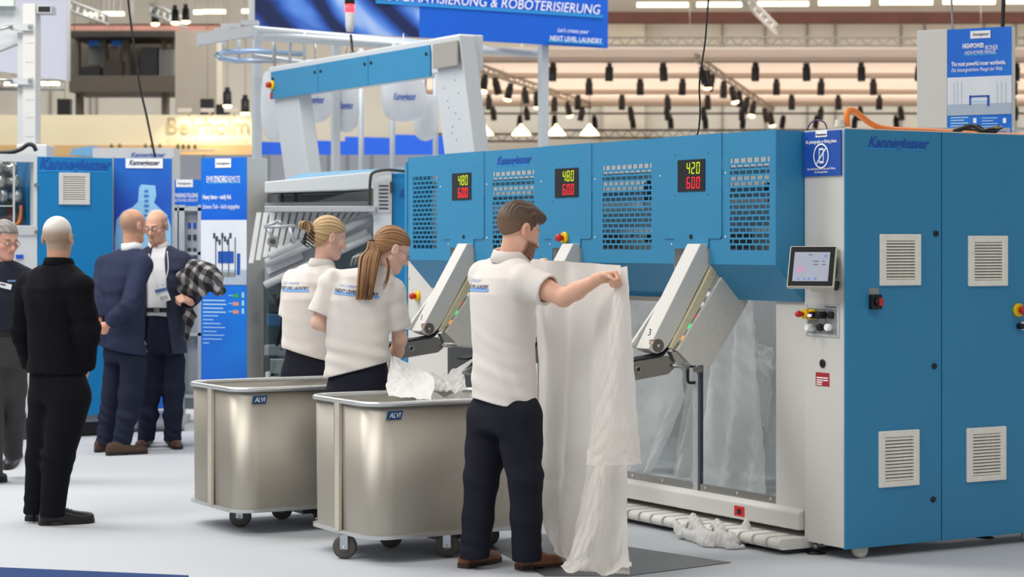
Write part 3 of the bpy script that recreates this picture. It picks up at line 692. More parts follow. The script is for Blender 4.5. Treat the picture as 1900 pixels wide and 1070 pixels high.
for px in (350, 392, 435):
    l = MB().tube([((px-230)/FPX*40, 0, P(0, 213, 40).z), ((px-230)/FPX*40, -.5, P(0, 207, 40).z)], .02, 6).build('sign_lamp_arm', STEEL, bw)
    h = MB().box(-.12, .12, -.06, .06, -.04, .03).build('sign_lamp', BEIGE, bw, loc=((px-230)/FPX*40, -.5, P(0, 207, 40).z))
    d = bpy.data.lights.new('sign_lamp_light', 'SPOT'); d.energy = 70; d.spot_size = R(110); d.spot_blend = .6; d.color = (1, .88, .68); d.shadow_soft_size = .08
    lo = bpy.data.objects.new('sign_lamp_light', d); COL.objects.link(lo); lo.parent = bw; lo.location = ((px-230)/FPX*40, -.5, P(0, 210, 40).z); lo.rotation_euler = (R(38), 0, 0)
# peach canopy with trusses and spots
PEACH = mat('peach_canopy', (247, 235, 224), .8, var=.02, scale=1, trans=.6)
ZCAN = 5.75
can = thing('canopy', 'peach fabric canopy roof of a stand with rows of slim beams', 'canopy', (12, 54, ZCAN))
MB().box(-15.2, 22, -9, 9, 0, .04).build('fabric', PEACH, can)
ROWS = [(115, 46.4), (144, 50.9), (174, 56.4), (196, 61.2)]
BEAMC = mat('canopy_beam', (214, 196, 178), .7); BEAMD = mat('canopy_truss_dark', (110, 100, 88), .7)
for y, Y in ROWS:
    zc = P(0, y, Y).z
    b_ = MB().box(-15.2, 22, Y-54-.06, Y-54+.06, zc-ZCAN+.0, zc-ZCAN+.11).build('beam', BEAMC, can)
    MB().box(-15.2, 22, Y-54-.08, Y-54-.06, zc-ZCAN-.02, zc-ZCAN+.0).build('track', BEAMD, b_)
SPOTM = BLACK
def make_spot():
    t = thing('spotlight', 'x', 'spotlight')
    MB().box(-.05, .05, -.05, .05, -.1, 0).build('track_adapter', SPOTM, t)
    MB().lathe([(.085, -.40), (.09, -.38), (.09, -.1), (.07, -.08)], (0, 0, 0), 2, 10).build('lamp_body', SPOTM, t)
    return t
proto = make_spot(); first = [True]
def put_spot(px, py, Y, label, group, lit=False, tilt=0.0, at=None, wire=False):
    if first[0]: o = proto; first[0] = False
    else: o = copy_tree(proto, None); o.parent = None
    o.location = at if at is not None else P(px, py, Y); o.rotation_euler = (0, 0, 0) if wire else (tilt, tilt*.7, px*.1); o['label'] = label; o['group'] = group
    if wire: hang(o, 9.385)
    if lit: MB().sphere((0, 0, -.40), (.10, .10, .05), 10, 6).build('lit_lens', WARML, o)
rowx = [[1026, 1131, 1230, 1402, 1496, 1598, 1706, 1886], [1093, 1188, 1267, 1441, 1524, 1620, 1717, 1882], [907, 1073, 1154, 1238, 1313, 1469, 1555, 1632, 1723, 1880],
        [914, 976, 1169, 1236, 1304, 1377, 1524, 1596, 1670, 1886], [896, 965, 1029, 1102, 1172, 1243, 1308, 1379, 1454, 1516, 1587, 1662, 1735]]
nth = ['first', 'second', 'third', 'fourth', 'lowest']
for i, xs in enumerate(rowx):
    y, Y = (ROWS + [(212, 63.5)])[i]
    for px in xs: put_spot(px, y+2, Y-.07, 'black spotlight hanging from the %s beam row of the peach canopy' % nth[i], 'canopy spots, %s row' % nth[i], tilt=.12 if i > 2 else .05)
MB().box(P(870, 212, 63.5).x-12, 22, 9.4, 9.6, P(0, 212, 63.5).z-ZCAN, P(0, 209, 63.5).z-ZCAN).build('track', BEAMD, can)
def truss(name, a, b, h, r, n, m, label, cat='truss', zt_=9.385):
    a, b = Vector(a), Vector(b); t = thing(name, label, cat, a); d = b-a; up = Vector((0, 0, h)); side = Vector((0, 0, 0))
    MB().tube([(0, 0, 0), d], r, 6).build('chord', m, t); MB().tube([up, d+up], r, 6).build('chord', m, t)
    g = MB(); z = []
    for k in range(n+1): z.append(d*(k/n) + (up if k % 2 else Vector((0, 0, 0))))
    g.tube(z, r*.6, 4, smooth=False); g.build('lattice', m, t)
    for k in (.2, .8):
        q = d*k+up; hang(t, zt_, q.x, q.y, q.z)
    return t
TRD = mat('truss_dark', (84, 78, 68), .6); TRL = mat('truss_pale', (188, 176, 160), .6); TRS = mat('truss_silver', (176, 178, 176), .4, .5)
truss('lattice_truss', P(1100, 84, 60), P(2000, 84, 60), .22, .03, 60, TRD, 'dark lattice truss spanning the hall above the peach canopy')
truss('lattice_truss', P(1010, 256, 64), P(1560, 256, 64), .24, .03, 46, TRD, 'dark lattice truss seen just above the blue feeding machine')
truss('lattice_truss', P(800, 262, 58), P(1010, 262, 58), .2, .03, 16, TRD, 'short dark lattice truss behind the pendant lamps')
def tr_f(px, p0, p1, Y0, Y1):
    a, b = P(*p0, Y0), P(*p1, Y1); k = (px-CX)/FPX; return (k*a.y-a.x)/((b.x-a.x)-k*(b.y-a.y))
for (p0, p1, Y0, Y1, lab, spots) in (((880, 128), (1096, 200), 47, 61, 'pale lighting truss crossing the canopy behind the white post', ((900, 142, 1), (918, 149, 0), (948, 160, 1), (973, 170, 0), (995, 183, 1), (1029, 189, 0), (1052, 197, 1), (1082, 209, 0))),
                                   ((1290, 112), (1436, 210), 46, 62, 'pale lighting truss crossing the canopy behind the hanging cable', ((1301, 130, 0), (1312, 140, 1), (1322, 147, 0), (1343, 160, 0), (1357, 170, 1), (1370, 179, 0), (1387, 190, 0), (1399, 197, 1), (1418, 209, 0), (1428, 215, 1)))):
    truss('lighting_truss', P(*p0, Y0), P(*p1, Y1), .14, .04, 26, TRL, lab, zt_=5.75)
    for (px, py, lit) in spots:
        f = (px-p0[0])/(p1[0]-p0[0]); yl = p0[1]+f*(p1[1]-p0[1])
        put_spot(px, yl, Y0, ('lit' if lit else 'dark') + ' spotlight on the ' + lab, 'spots on crossing trusses', lit, .2, at=P(*p0, Y0).lerp(P(*p1, Y1), tr_f(px, p0, p1, Y0, Y1))-Vector((0, 0, .05)))
for px in (898, 967, 1032, 1094):
    t = thing('pendant_lamp', 'glowing cone pendant lamp above the blue partition', 'lamp', P(px, 230, 57), 0, 'glowing cone pendants')
    MB().lathe([(.27, -.30), (.17, -.17), (.06, -.06), (.03, 0)], (0, 0, 0), 2, 14).build('cone_shade', WARML, t)
    MB().tube([(0, 0, 0), (0, 0, 5.74-t.location.z)], .01, 5).build('cord', BLACK, t)
for (l, r_, y) in ((422, 428, 176), (455, 460, 190)):
    put_spot(l, y-14, 45, 'spotlight with a lit lens above the Beirholm lettering', 'spots above the lettering wall', True, .1, wire=True)
for (px, py) in ((120, 192), (385, 192), (414, 202)):
    o = bpy.data.objects.new('loudspeaker', None); COL.objects.link(o); o.location = P(px, py-8, 46); MB().box(-.14, .14, -.12, .12, -.35, .0).build('cabinet_box', BLACK, o); hang(o, 9.385); tag(o, 'black box loudspeaker hanging in front of the beige wall', 'loudspeaker', 'hanging loudspeakers')
for (p0, p1, Y0, Y1, lab) in (((0, 165), (120, 165), 50, 50, 'pale truss below the white hanging panel'), ((278, 25), (345, 52), 46, 52, 'pale truss over the beige column'), ((128, 20), (200, 45), 48, 54, 'grey truss over the dark gallery'), ((1375, 0), (1440, 62), 46, 52, 'grey truss running up to the roof by the strip lights')):
    truss('lighting_truss', P(*p0, Y0), P(*p1, Y1), .22, .04, 12, TRS, lab)
for (px, py) in ((288, 12), (325, 10), (345, 8)): put_spot(px, py, 48, 'spotlight with a lit lens above the dark gallery', 'spots above the gallery', True, .2, wire=True)
# hanging cables
def cable(pts, Y, r, label, m=BLACK):
    o = MB().tube(smooth_pts([P(x, y, Y) for x, y in pts], 5), r, 6).build('hanging_cable', m); tag(o, label, 'cable'); return o
cable([(233, -60), (240, 20), (258, 150), (272, 215), (288, 292)], 19, .010, 'thin black cable hanging over the blue vented cabinet')
cable([(1318, -40), (1312, 30), (1308, 80), (1298, 150), (1299, 200), (1297, 236), (1293, 252)], 12.2, .005, 'thin black cable hanging onto the feeding machine')
cable([(1865, -60), (1862, 0), (1860, 62)], 14.5, .014, 'thick black cable going up from the ironer sign')
cable([(1765, -60), (1766, 20), (1768, 55)], 14.6, .008, 'twisted steel wire holding up the ironer sign', STEEL)
# far partitions and machines behind the sign row
PART = mat('partition_grey', (168, 172, 180), .7); BLUEP = mat('partition_blue', (10, 84, 200), .6)
fp = thing('partition', 'grey partition wall with seams behind the ironing line', 'partition', (P(200, 0, 34).x, 34, 0))
MB().box(0, P(880, 0, 34).x-fp.location.x, 0, .1, 0, P(0, 287, 34).z).build('panel', PART, fp)
for px in (378, 498, 560, 610, 645, 690): MB().box(P(px, 0, 34).x-fp.location.x-.02, P(px, 0, 34).x-fp.location.x+.02, -.02, 0, 0, P(0, 287, 34).z).build('seam', MGREY, fp)
bp = thing('blue_partition', 'blue curved partition wall behind the white laundry bags', 'partition', (P(480, 0, 40).x, 40.4, 0))
g = MB(); X = [(480, 264, 40.2), (560, 263, 40.6), (640, 259, 41), (730, 250, 41.5), (830, 251, 42)]
for (a, b) in zip(X[:-1], X[1:]):
    pa, pb = P(a[0], a[1], a[2]), P(b[0], b[1], b[2]); o_ = bp.location
    g.prism([(pa.x-o_.x, pa.y-o_.y), (pb.x-o_.x, pb.y-o_.y), (pb.x-o_.x, pb.y-o_.y+.1), (pa.x-o_.x, pa.y-o_.y+.1)], 2, 0, (pa.z+pb.z)/2)
g.build('panel', BLUEP, bp)
lm = thing('far_machine', 'pale blue and white machine roof with blue logo beyond the vented cabinet', 'machine', (P(230, 0, 30).x, 30, 0))
def lmx(px): return P(px, 0, 30).x - lm.location.x
MB().box(lmx(172), lmx(322), 0, .6, 0, P(0, 274, 30).z).build('body', LGREY, lm)
MB().prism([(lmx(128), P(0, 286, 30).z), (lmx(135), P(0, 276, 30).z), (lmx(172), P(0, 270, 30).z), (lmx(172), P(0, 290, 30).z)], 1, 0, .6).build('blue_hood', mat('pale_machine_blue', (110, 168, 208), .5), lm)
text(lm, 'Kannegiesser', KBLUE, (lmx(274), -.01, P(0, 291, 30).z), 64/FPX*30, .09, shear=.3, bold=.02)
for px in (207, 222, 270, 282, 297, 330, 340, 350, 362):
    o = MB().lathe([(.03, 0), (.04, .05), (.02, .1), (.0, .12)], (0, 0, 0), 2, 8).build('bottle', mat('olive_bottle', (80, 78, 40), .4)); o.location = P(px, 277, 39.7); tag(o, 'small dark olive object on the ledge under the Beirholm lettering', 'bottle', 'small objects on the ledge')
lg = MB().box(P(190, 0, 39.6).x, P(400, 0, 39.6).x, 39.55, 39.9, P(0, 279, 39.6).z, P(0, 277, 39.6).z).build('ledge', BEIGE); tag(lg, 'narrow beige ledge below the Beirholm lettering', 'ledge')
# ------------------------------------------------------------------ big hanging banner on posts
BY = 24.0
bo = P(472, 48, BY); bo.z = 0
BFm = Frame((bo.x, bo.y, 0), R(31))
ban = thing('hanging_banner', 'huge blue banner with white lettering and photo of folded blue fabric', 'banner', bo, R(31))
xm = BFm.s(778, 30, 0)[0]; xr = BFm.s(1128, 60, 0)[0]; zb = 4.06
def fabric_mat():
    m = bpy.data.materials.new('print_blue_fabric'); m.use_nodes = True; nt = m.node_tree; N = nt.nodes; L = nt.links; b = N['Principled BSDF']; b.inputs['Roughness'].default_value = .5
    tc = N.new('ShaderNodeTexCoord'); nz = N.new('ShaderNodeTexNoise'); nz.inputs['Scale'].default_value = 1.3; nz.inputs['Detail'].default_value = 1.0; nz.inputs['Distortion'].default_value = 1.5
    wv = N.new('ShaderNodeTexWave'); wv.bands_direction = 'DIAGONAL'; wv.inputs['Scale'].default_value = .7; wv.inputs['Distortion'].default_value = 5.0; wv.inputs['Detail'].default_value = 1.0; wv.inputs['Detail Scale'].default_value = .8
    L.new(tc.outputs['Object'], nz.inputs['Vector']); L.new(tc.outputs['Object'], wv.inputs['Vector'])
    mx = N.new('ShaderNodeMath'); mx.operation = 'MULTIPLY'; L.new(nz.outputs['Fac'], mx.inputs[0]); L.new(wv.outputs['Fac'], mx.inputs[1])
    rp = N.new('ShaderNodeValToRGB'); e = rp.color_ramp.elements; e[0].position = .04; e[0].color = rgb((14, 34, 84)); e[1].position = .62; e[1].color = rgb((180, 205, 250))
    k = e.new(.2); k.color = rgb((40, 92, 190)); k = e.new(.42); k.color = rgb((92, 146, 232))
    L.new(mx.outputs[0], rp.inputs['Fac']); L.new(rp.outputs['Color'], b.inputs['Base Color']); return m
MB().box(0, xm, 0, .04, zb, zb+1.7).build('photo_panel', fabric_mat(), ban)
pan2 = MB().box(xm, xr, 0, .04, zb, zb+1.7).build('blue_panel', mat('banner_blue', (0, 96, 214), .5), ban)
MB().box(-.05, 0, -.01, .05, zb-.02, zb+1.7).build('edge_profile', LGREY, ban)
xa = BFm.s(820, 10, 0)[0]; xb = BFm.s(1112, 20, 0)[0]; zz = BFm.s(1100, 26, 0)[2]
text(pan2, 'AUTOMATISIERUNG & ROBOTERISIERUNG', PRINTW, ((xa+xb)/2-.45, -.02, zz), (xb-xa)+.9, .17, shear=.2, bold=.0)
MB().box(xa-.9, xb+.05, -.012, -.006, zz-.045, zz-.005).build('cyan_underline', KCYAN, pan2)
A = BFm.s(1019, 75, 0); B = BFm.s(1115, 81, 0)
text(pan2, 'NEXT LEVEL LAUNDRY', PRINTW, ((A[0]+B[0])/2, -.02, A[2]), B[0]-A[0], .085, bold=.012)
MB().box(A[0]-.02, B[0]+.03, -.012, -.006, A[2]-.025, A[2]+.02).build('cyan_underline', KCYAN, pan2)
text(pan2, "Let's create your", PRINTW, ((A[0]+B[0])/2-.05, -.02, A[2]+.11), (B[0]-A[0])*.6, .075, shear=.35)
POSTM = mat('post_silver', (196, 204, 210), .45, .2)
for (px, w) in ((476, 14), (622, 13), (1008, 16)):
    c = BFm.s(px, 200, .15); r_ = w/FPX*BY/2
    MB().box(c[0]-r_, c[0]+r_, .1, .1+2*r_, 0, zb+.05).build('post', POSTM, ban)
# overhead rail frame with laundry bags
rl = thing('overhead_rail', 'silver overhead monorail frame carrying laundry bags under the banner', 'rail', (P(470, 0, 22.6).x, 22.6, 0))
def rp_(px, py, dy=0): q = P(px, py, 22.6+dy); return Vector((q.x-rl.location.x, q.y-rl.location.y, q.z))
def rtube(nm, pts, r, m=POSTM): return MB().tube([rp_(*p) for p in pts], r, 6).build(nm, m, rl)
a = rp_(365, 82); b = rp_(540, 60, 1.2)
MB().prism([(rp_(365, 62).x, rp_(365, 62).z), (rp_(365, 84).x, rp_(365, 84).z), (rp_(470, 62).x, rp_(470, 66).z), (rp_(470, 48).x, rp_(470, 48).z)], 1, 0, .12).build('channel_beam', LGREY, rl)
rtube('cross_beam', [(470, 58, 0), (900, 92, 3.5)], .06); rtube('cross_beam', [(470, 66, 0), (1000, 100, 3.8)], .05)
rtube('loop_rail', [(520, 112, 1.5), (440, 112, .3), (408, 108, 0), (402, 102, 0), (412, 97, .2), (470, 94, 1), (560, 100, 1.5)], .03, mat('rail_glassy', (170, 196, 224), .2, .5))
rtube('loop_rail', [(470, 104, .4), (560, 116, 1.2), (700, 108, 2.6), (860, 100, 3.4)], .03)
for (x, t_, b_) in ((414, 62, 100), (443, 65, 108), (508, 62, 112), (538, 60, 118), (565, 60, 112), (730, 80, 110), (850, 90, 104)): rtube('hanger', [(x, t_, .6), (x, b_, .6)], .018)
for (l, t_, r_, b_) in ((402, 38, 440, 46), (440, 32, 472, 40), (390, 46, 420, 54)):
    MB().box(rp_(l, 0).x, rp_(r_, 0).x, .3, .45, rp_(0, b_).z, rp_(0, t_).z).build('drive_box', LGREY, rl)
for (px, t_, b_) in ((670, 160, 284), (728, 150, 284), (808, 150, 284)): rtube('post', [(px, t_-70, 4), (px, b_+160, 4)], .035)
BAGM = mat('bag_white', (226, 230, 236), .7, var=.03, scale=6, bump=.2, trans=.2)
bags = (('round white laundry bag hanging beside the portal with wide seams', 510, 140, 262, 26, 23.2), ('white laundry bag with blue print hanging under the portal', 585, 150, 228, 30, 24.2), ('long white laundry bag with blue print hanging behind the post', 642, 150, 246, 24, 24.8), ('wide white laundry bag with blue print near the portal upright', 748, 140, 226, 42, 25.0), ('slim white laundry bag hanging lowest near the portal upright', 790, 180, 262, 22, 25.4), ('white laundry bag partly hidden by the grey portal upright', 866, 130, 215, 14, 25.6))
for (lab_, px, t_, b_, hw, Y) in bags:
    t = thing('laundry_bag', lab_, 'laundry bag', P(px, b_, Y)); h = (b_-t_)/FPX*Y; w = hw/FPX*Y
    g = MB(); n = 20; pr = [(.0, 0), (.45, .03), (.8, .12), (.98, .32), (1., .55), (.95, .8), (.8, 1.0), (.6, 1.06)]
    vs = []; fs_ = []
    for (r_, z) in pr:
        for k in range(n):
            a = 2*math.pi*k/n; ww = 1 + .05*math.sin(5*a+z*3+px); vs.append((w*r_*ww*math.cos(a), w*.7*r_*ww*math.sin(a), h*z))
    for i in range(len(pr)-1):
        for k in range(n): fs_.append((i*n+k, i*n+(k+1) % n, (i+1)*n+(k+1) % n, (i+1)*n+k))
    g.add(vs, fs_, True); g.build('bag', BAGM, t)
    MB().tube([(0, 0, h), (0, 0, h+.5)], .012, 6).build('hook', STEEL, t)
    if 'blue' in lab_:
        text(t, 'Kannegiesser', KBLUE, (w*.1, -w*.75, h*.45), w*1.0, .12, shear=.3, bold=.02, name='bag_lettering')
# ------------------------------------------------------------------ tilted portal of the ironing line
PY = 19.6
po_ = P(498, 125, PY); PF = Frame((po_.x, po_.y, 0), MYAW)
por = thing('portal', 'pale grey machine portal with blue cover panels, emergency stop and signal lamp', 'machine', (po_.x, po_.y, 0), MYAW)
PG = mat('portal_grey', (208, 213, 216), .45, var=.01)
def pt(px, py, c): q = PF.t(px, py, c); return (q[1], q[2])
# beam runs along local y; front looks along -x
yl, yr = pt(498, 125, 0)[0], pt(852, 68, 0)[0]; yb = pt(797, 85, 0)[0]
ztop = pt(498, 125, 0)[1]; zlow = pt(508, 184, 0)[1]
MB().box(0.0, .22, yr, yl, zlow+.02, ztop).build('beam', PG, por, bevel=.01)
cuts = [pt(502, 130, -.02)[0], pt(590, 115, -.02)[0], pt(683, 100, -.02)[0], pt(798, 82, -.02)[0]]
for a, b in zip(cuts[:-1], cuts[1:]):
    c_ = MB().box(-.02, 0, b+.008, a-.004, zlow, ztop-.05).build('cover_panel', BLUE, por, bevel=.003)
    for yy in (b+.06, a-.06): MB().lathe([(.014, -.02), (.014, -.03)], (0, yy, ztop-.12), 0, 10).build('lock', BLACK, c_)
estop(por, (-.02, pt(510, 160, 0)[0], pt(510, 158, 0)[1]), r=.045)
q_ = pt(508, 178, 0); MB().box(-.024, -.02, q_[0]-.02, q_[0]+.03, q_[1]-.03, q_[1]+.03).build('warning_label', mat('label_red', (170, 40, 52), .5), por)
# legs lean into the machine
def leg(l, r_, ytop, ybot, shift, nm, d0=.0):
    A0, A1 = pt(l, ytop, d0)[0], pt(r_, ytop, d0)[0]; z0 = pt(l, ytop, d0)[1]; z1 = PF.t(l+shift*.5, ybot, d0)[2]
    g = MB(); dx = .147*(z0-z1)
    v = [(d0, A0, z0), (d0, A1, z0), (d0+.14, A1, z0), (d0+.14, A0, z0), (d0+dx, A0, z1), (d0+dx, A1, z1), (d0+dx+.14, A1, z1), (d0+dx+.14, A0, z1)]
    return g.add(v, [(0, 1, 2, 3), (7, 6, 5, 4), (0, 4, 5, 1), (1, 5, 6, 2), (2, 6, 7, 3), (3, 7, 4, 0)]).build(nm, PG, por, bevel=.01)
leg(508, 552, 180, 345, 14, 'upright', .02); lr = leg(797, 852, 74, 420, 24, 'upright', -.03)
q0, q1 = pt(806, 78, -.03), pt(851, 121, -.03); dxs = 0
MB().box(-.045, -.03, q1[0], q0[0], q1[1]+.0, q0[1]-.02).build('speaker_grille', mat('grille_grey', (160, 156, 148), .6, bump=.3, scale=200), por)
for k in range(10):
    rr_ = random.Random(k); yy = pt(815+rr_.uniform(0, 30), 0, 0)[0]; z = pt(830, 150+k*12, 0)[1]; MB().sphere((-.03+.147*(pt(797, 74, 0)[1]-z), yy, z), .008, 6, 4).build('bolt', MGREY, por)
sl = MB().tube([(.2, pt(656, 98, .2)[0], ztop), (.2, pt(654, 86, .2)[0], ztop+.05), (.2, pt(651, 60, .2)[0], ztop+.2)], .012, 8).build('signal_mast', BLACK, por)
ym = pt(649, 40, .2)[0]
MB().lathe([(.05, 0), (.05, .03), (.02, .05)], (.2, pt(656, 92, .2)[0], ztop), 2, 12).build('mast_foot', BLACK, sl)
z_ = PF.t(650, 48, .2)[2]
MB().lathe([(.03, -.05), (.04, 0), (.04, .12)], (.2, ym, z_), 2, 12).build('lamp_grey', LGREY, sl)
MB().lathe([(.042, .12), (.042, .19)], (.2, ym, z_), 2, 12).build('lamp_red_lit', mat('signal_red', (255, 60, 60), .4, emit=(255, 40, 50), estr=5), sl)
MB().lathe([(.045, .19), (.045, .23), (.06, .24), (.06, .27)], (.2, ym, z_), 2, 12).build('lamp_cap', BLACK, sl)
# ------------------------------------------------------------------ ironer body behind the two women
IY = 16.9
ir = thing('ironer', 'white ironing line with sloped strap conveyor and open slot behind the two women', 'machine', (P(600, 0, IY).x, IY, 0))
def ip(px, py, dy=0): q = P(px, py, IY+dy); return (q.x-ir.location.x, q.z)
def ipoly(nm, pts, dy, dep, m, bevel=0.0): return MB().prism([ip(x, y, dy) for x, y in pts], 1, dy, dy+dep).build(nm, m, ir, bevel)
SILV = mat('machine_silver', (186, 190, 194), .4, .3); STRAP = mat('strap_white', (236, 238, 238), .6)
ipoly('top_cover', [(520, 336), (560, 321), (756, 310), (756, 320), (676, 326)], .35, .8, mat('pale_cover_blue', (150, 196, 226), .45))
ipoly('casing', [(491, 337), (693, 318), (693, 350), (640, 353), (491, 358)], .0, 1.0, PG, .01)
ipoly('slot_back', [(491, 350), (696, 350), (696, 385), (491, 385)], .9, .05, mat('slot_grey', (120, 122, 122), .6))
ipoly('sheet_in_slot', [(586, 374), (645, 357), (696, 352), (696, 375)], .3, .5, WHITECLOTH)
ipoly('slot_roller', [(491, 376), (696, 373), (696, 384), (491, 384)], .1, .7, MGREY)
for l, r_ in ((520, 524), (545, 549), (500, 560)): ipoly('slot_bracket', [(l, 356), (r_, 356), (r_, 360 if r_-l > 10 else 374), (l, 360 if r_-l > 10 else 374)], .2, .1, DGREY)
ipoly('profile', [(491, 382), (697, 382), (697, 393), (491, 393)], -.1, .12, SILV, .006)
tbl = ipoly('conveyor_bed', [(491, 393), (690, 393), (690, 400), (491, 500)], .45, .3, LGREY)
for k in range(17):
    x = 476+k*13; yb_ = 398 + (690-x)*.42
    ipoly('strap', [(x, 394), (x+9, 394), (x-6, yb_), (x-15, yb_)], .42, .02, STRAP)
ipoly('side_frame', [(491, 486), (690, 398), (690, 440), (491, 524)], .12, .12, mat('frame_grey', (150, 154, 160), .5))
for (a_, b_, r_) in (((494, 488), (690, 402), .035), ((491, 529), (690, 438), .03), ((500, 476), (560, 450), .04)):
    q0 = ip(*a_, .05); q1 = ip(*b_, .05); MB().tube([(q0[0], .05, q0[1]), (q1[0], .05, q1[1])], r_, 8).build('frame_tube', LGREY, ir)
for (a_, b_) in (((494, 503), (560, 474)), ((590, 470), (680, 430))):
    ipoly('slot_cutout', [(a_[0], a_[1]-6), (b_[0], b_[1]-6), (b_[0]+3, b_[1]+6), (a_[0]+3, a_[1]+6)], .1, .01, LGREY)
for k in range(6):
    q0 = ip(650+k*7, 472-k*2, .0); MB().tube([(q0[0], 0, q0[1]-.09), (q0[0]+.02, -.02, q0[1]-.03), (q0[0]+.07, -.01, q0[1]+.01)], .008, 6).build('finger', STEEL, ir)
q0 = ip(510, 448); MB().lathe([(.045, 0), (.045, .05), (.02, .06)], (q0[0], -.15, q0[1]), 1, 16).build('pulley', STEEL, ir)
MB().lathe([(.022, -.02), (.022, 0)], (q0[0], -.15, q0[1]), 1, 12).build('pulley_hub', DGREY, ir)
for (a_, b_) in (((493, 421), (550, 419)), ((493, 421), (521, 409)), ((521, 409), (524, 416)), ((500, 424), (508, 440)), ((540, 422), (548, 452))):
    p0, p1 = ip(*a_), ip(*b_); MB().tube([(p0[0], -.1, p0[1]), (p1[0], -.1, p1[1])], .014, 8).build('linkage', SILV, ir)
ipoly('upright', [(693, 318), (727, 316), (727, 880), (693, 880)], -.05, .3, PG, .006)
vp = ip(712, 366, -.05); MB().box(vp[0]-.05, vp[0]+.05, -.06, -.05, vp[1]-.12, vp[1]+.12).build('vent_plate', LGREY, ir)
for k in range(7): MB().box(vp[0]-.038, vp[0]+.038, -.064, -.06, vp[1]-.095+k*.03, vp[1]-.082+k*.03).build('vent_slat', DGREY, ir)
bpn = ipoly('blue_panel', [(728, 322), (800, 321), (800, 880), (728, 880)], -.02, .2, BLUE2)
text(bpn, 'Kannegiesser', KBLUE, (ip(775, 366)[0], -.03, ip(775, 366)[1]), 70/FPX*IY, .09, shear=.3, bold=.02)
ipoly('hinge', [(724, 337), (728, 337), (728, 358), (724, 358)], -.07, .05, DGREY)
q0 = [ip(x, y, -.1) for x, y in ((755, 318), (720, 315), (693, 320), (687, 335), (686, 380))]; MB().tube(smooth_pts([(a, -.1, b) for a, b in q0]), .012, 6).build('cable', mat('cable_olive', (50, 52, 40), .5), ir)
# lower glazed section with dim innards
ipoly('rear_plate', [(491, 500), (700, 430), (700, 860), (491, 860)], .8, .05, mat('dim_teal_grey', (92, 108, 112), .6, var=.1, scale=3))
for (l, t_, r_, b_, m) in ((500, 560, 545, 580, DGREY), (495, 582, 560, 606, mat('dim_blue', (60, 100, 140), .5)), (520, 590, 545, 604, DGREY), (490, 640, 600, 660, MGREY), (500, 665, 530, 700, STEEL), (545, 655, 580, 690, DGREY), (492, 690, 520, 704, LGREY), (530, 675, 545, 690, STEEL)):
    ipoly('inner_unit', [(l, t_), (r_, t_), (r_, b_), (l, b_)], .5, .2, m, .01)
for k in range(5):
    p0 = ip(500+k*9, 540+k*8, .3); MB().tube(smooth_pts([(p0[0], .4, p0[1]), (p0[0]+.1, .35, p0[1]-.2), (p0[0]+.05, .4, p0[1]-.45)], 4), .014, 6).build('inner_hose', BLACK, ir)
MB().box(ip(491, 0)[0], ip(693, 0)[0], .28, .29, .3, ip(0, 560)[1]).build('glass_pane', glass_mat('dim_glass', (.75, .82, .84)), ir)
ipoly('base', [(491, 720), (800, 720), (800, 800), (491, 800)], .0, .8, LGREY)
MB().box(ip(491, 0)[0], ip(800, 0)[0], .0, .8, 0, .2).build('plinth', DGREY, ir)
# ------------------------------------------------------------------ sign row and cabinets on the far side of the aisle
LB = G(210, 808); LF = Frame((LB.x, LB.y, 0), MYAW)
def lfx(px, c=0): return LF.s(px, 500, c)[0]
def lfz(px, py, c=0): return LF.s(px, py, c)[2]
vc_ = thing('vented_cabinet', 'blue machine cabinet with white louvred vent and large logo behind the man in black', 'cabinet', (LB.x, LB.y, 0), MYAW)
H_ = lfz(205, 293)
bdy = MB().box(lfx(70), lfx(209), 0, .6, .18, H_).build('body', BLUE2, vc_, bevel=.004)
MB().box(lfx(70), lfx(209), .05, .6, .12, .18).build('sill', MGREY, vc_); MB().box(lfx(70)+.05, lfx(209)-.05, .1, .6, 0, .12).build('plinth', BLACK, vc_)
A = LF.s(109, 320, 0); B = LF.s(166, 380, 0); vent(bdy, WHITE, (A[0]+B[0])/2, 0, (A[2]+B[2])/2, B[0]-A[0], A[2]-B[2], 's', n=11, slatm=WHITE, dark=mat('vent_olive', (120, 124, 60), .6))
A = LF.s(148, 690, 0); MB().box(A[0]-.03, A[0]+.04, -.015, 0, A[2]-.15, A[2]+.05).build('vent', WHITE, bdy)
text(bdy, 'Kannegiesser', KBLUE, (lfx(138), -.004, lfz(138, 315)), lfx(206)-lfx(71), .14, shear=.32, bold=.022)
MB().box(lfx(71), lfx(200), -.003, 0, lfz(138, 319), lfz(138, 316.5)).build('logo_underline', KCYAN, bdy)
wm = thing('window_machine', 'white machine with glazed door showing rollers and an orange hose beside the blue vented cabinet', 'machine', (LB.x, LB.y, 0), MYAW)
x0, x1 = lfx(-60), lfx(69)
zw0, zw1 = lfz(40, 418), lfz(40, 300)
g = MB(); xa_, xb_ = lfx(0)-.35, lfx(63)
g.box(x0, x1, 0, .1, zw1, lfz(40, 286)); g.box(x0, x1, 0, .1, .18, zw0); g.box(x0, xa_, 0, .1, zw0, zw1); g.box(xb_, x1, 0, .1, zw0, zw1); g.build('body', PG, wm)
MB().box(x0, x1, .55, .6, .18, lfz(40, 290)).build('rear_panel', mat('inner_brown_grey', (92, 84, 78), .7, var=.15, scale=6), wm)
MB().box(x0, x1, .02, .6, 0, .18).build('plinth', DGREY, wm)
MB().box(x0, x1, -.01, 0, lfz(40, 436), lfz(40, 420)).build('window_rail', LGREY, wm)
MB().box(xa_, xb_, .03, .036, zw0, zw1).build('glass_pane', GL, wm)
for px in (27,): MB().box(lfx(px)-.006, lfx(px)+.006, .01, .03, zw0, zw1).build('window_bar', LGREY, wm)
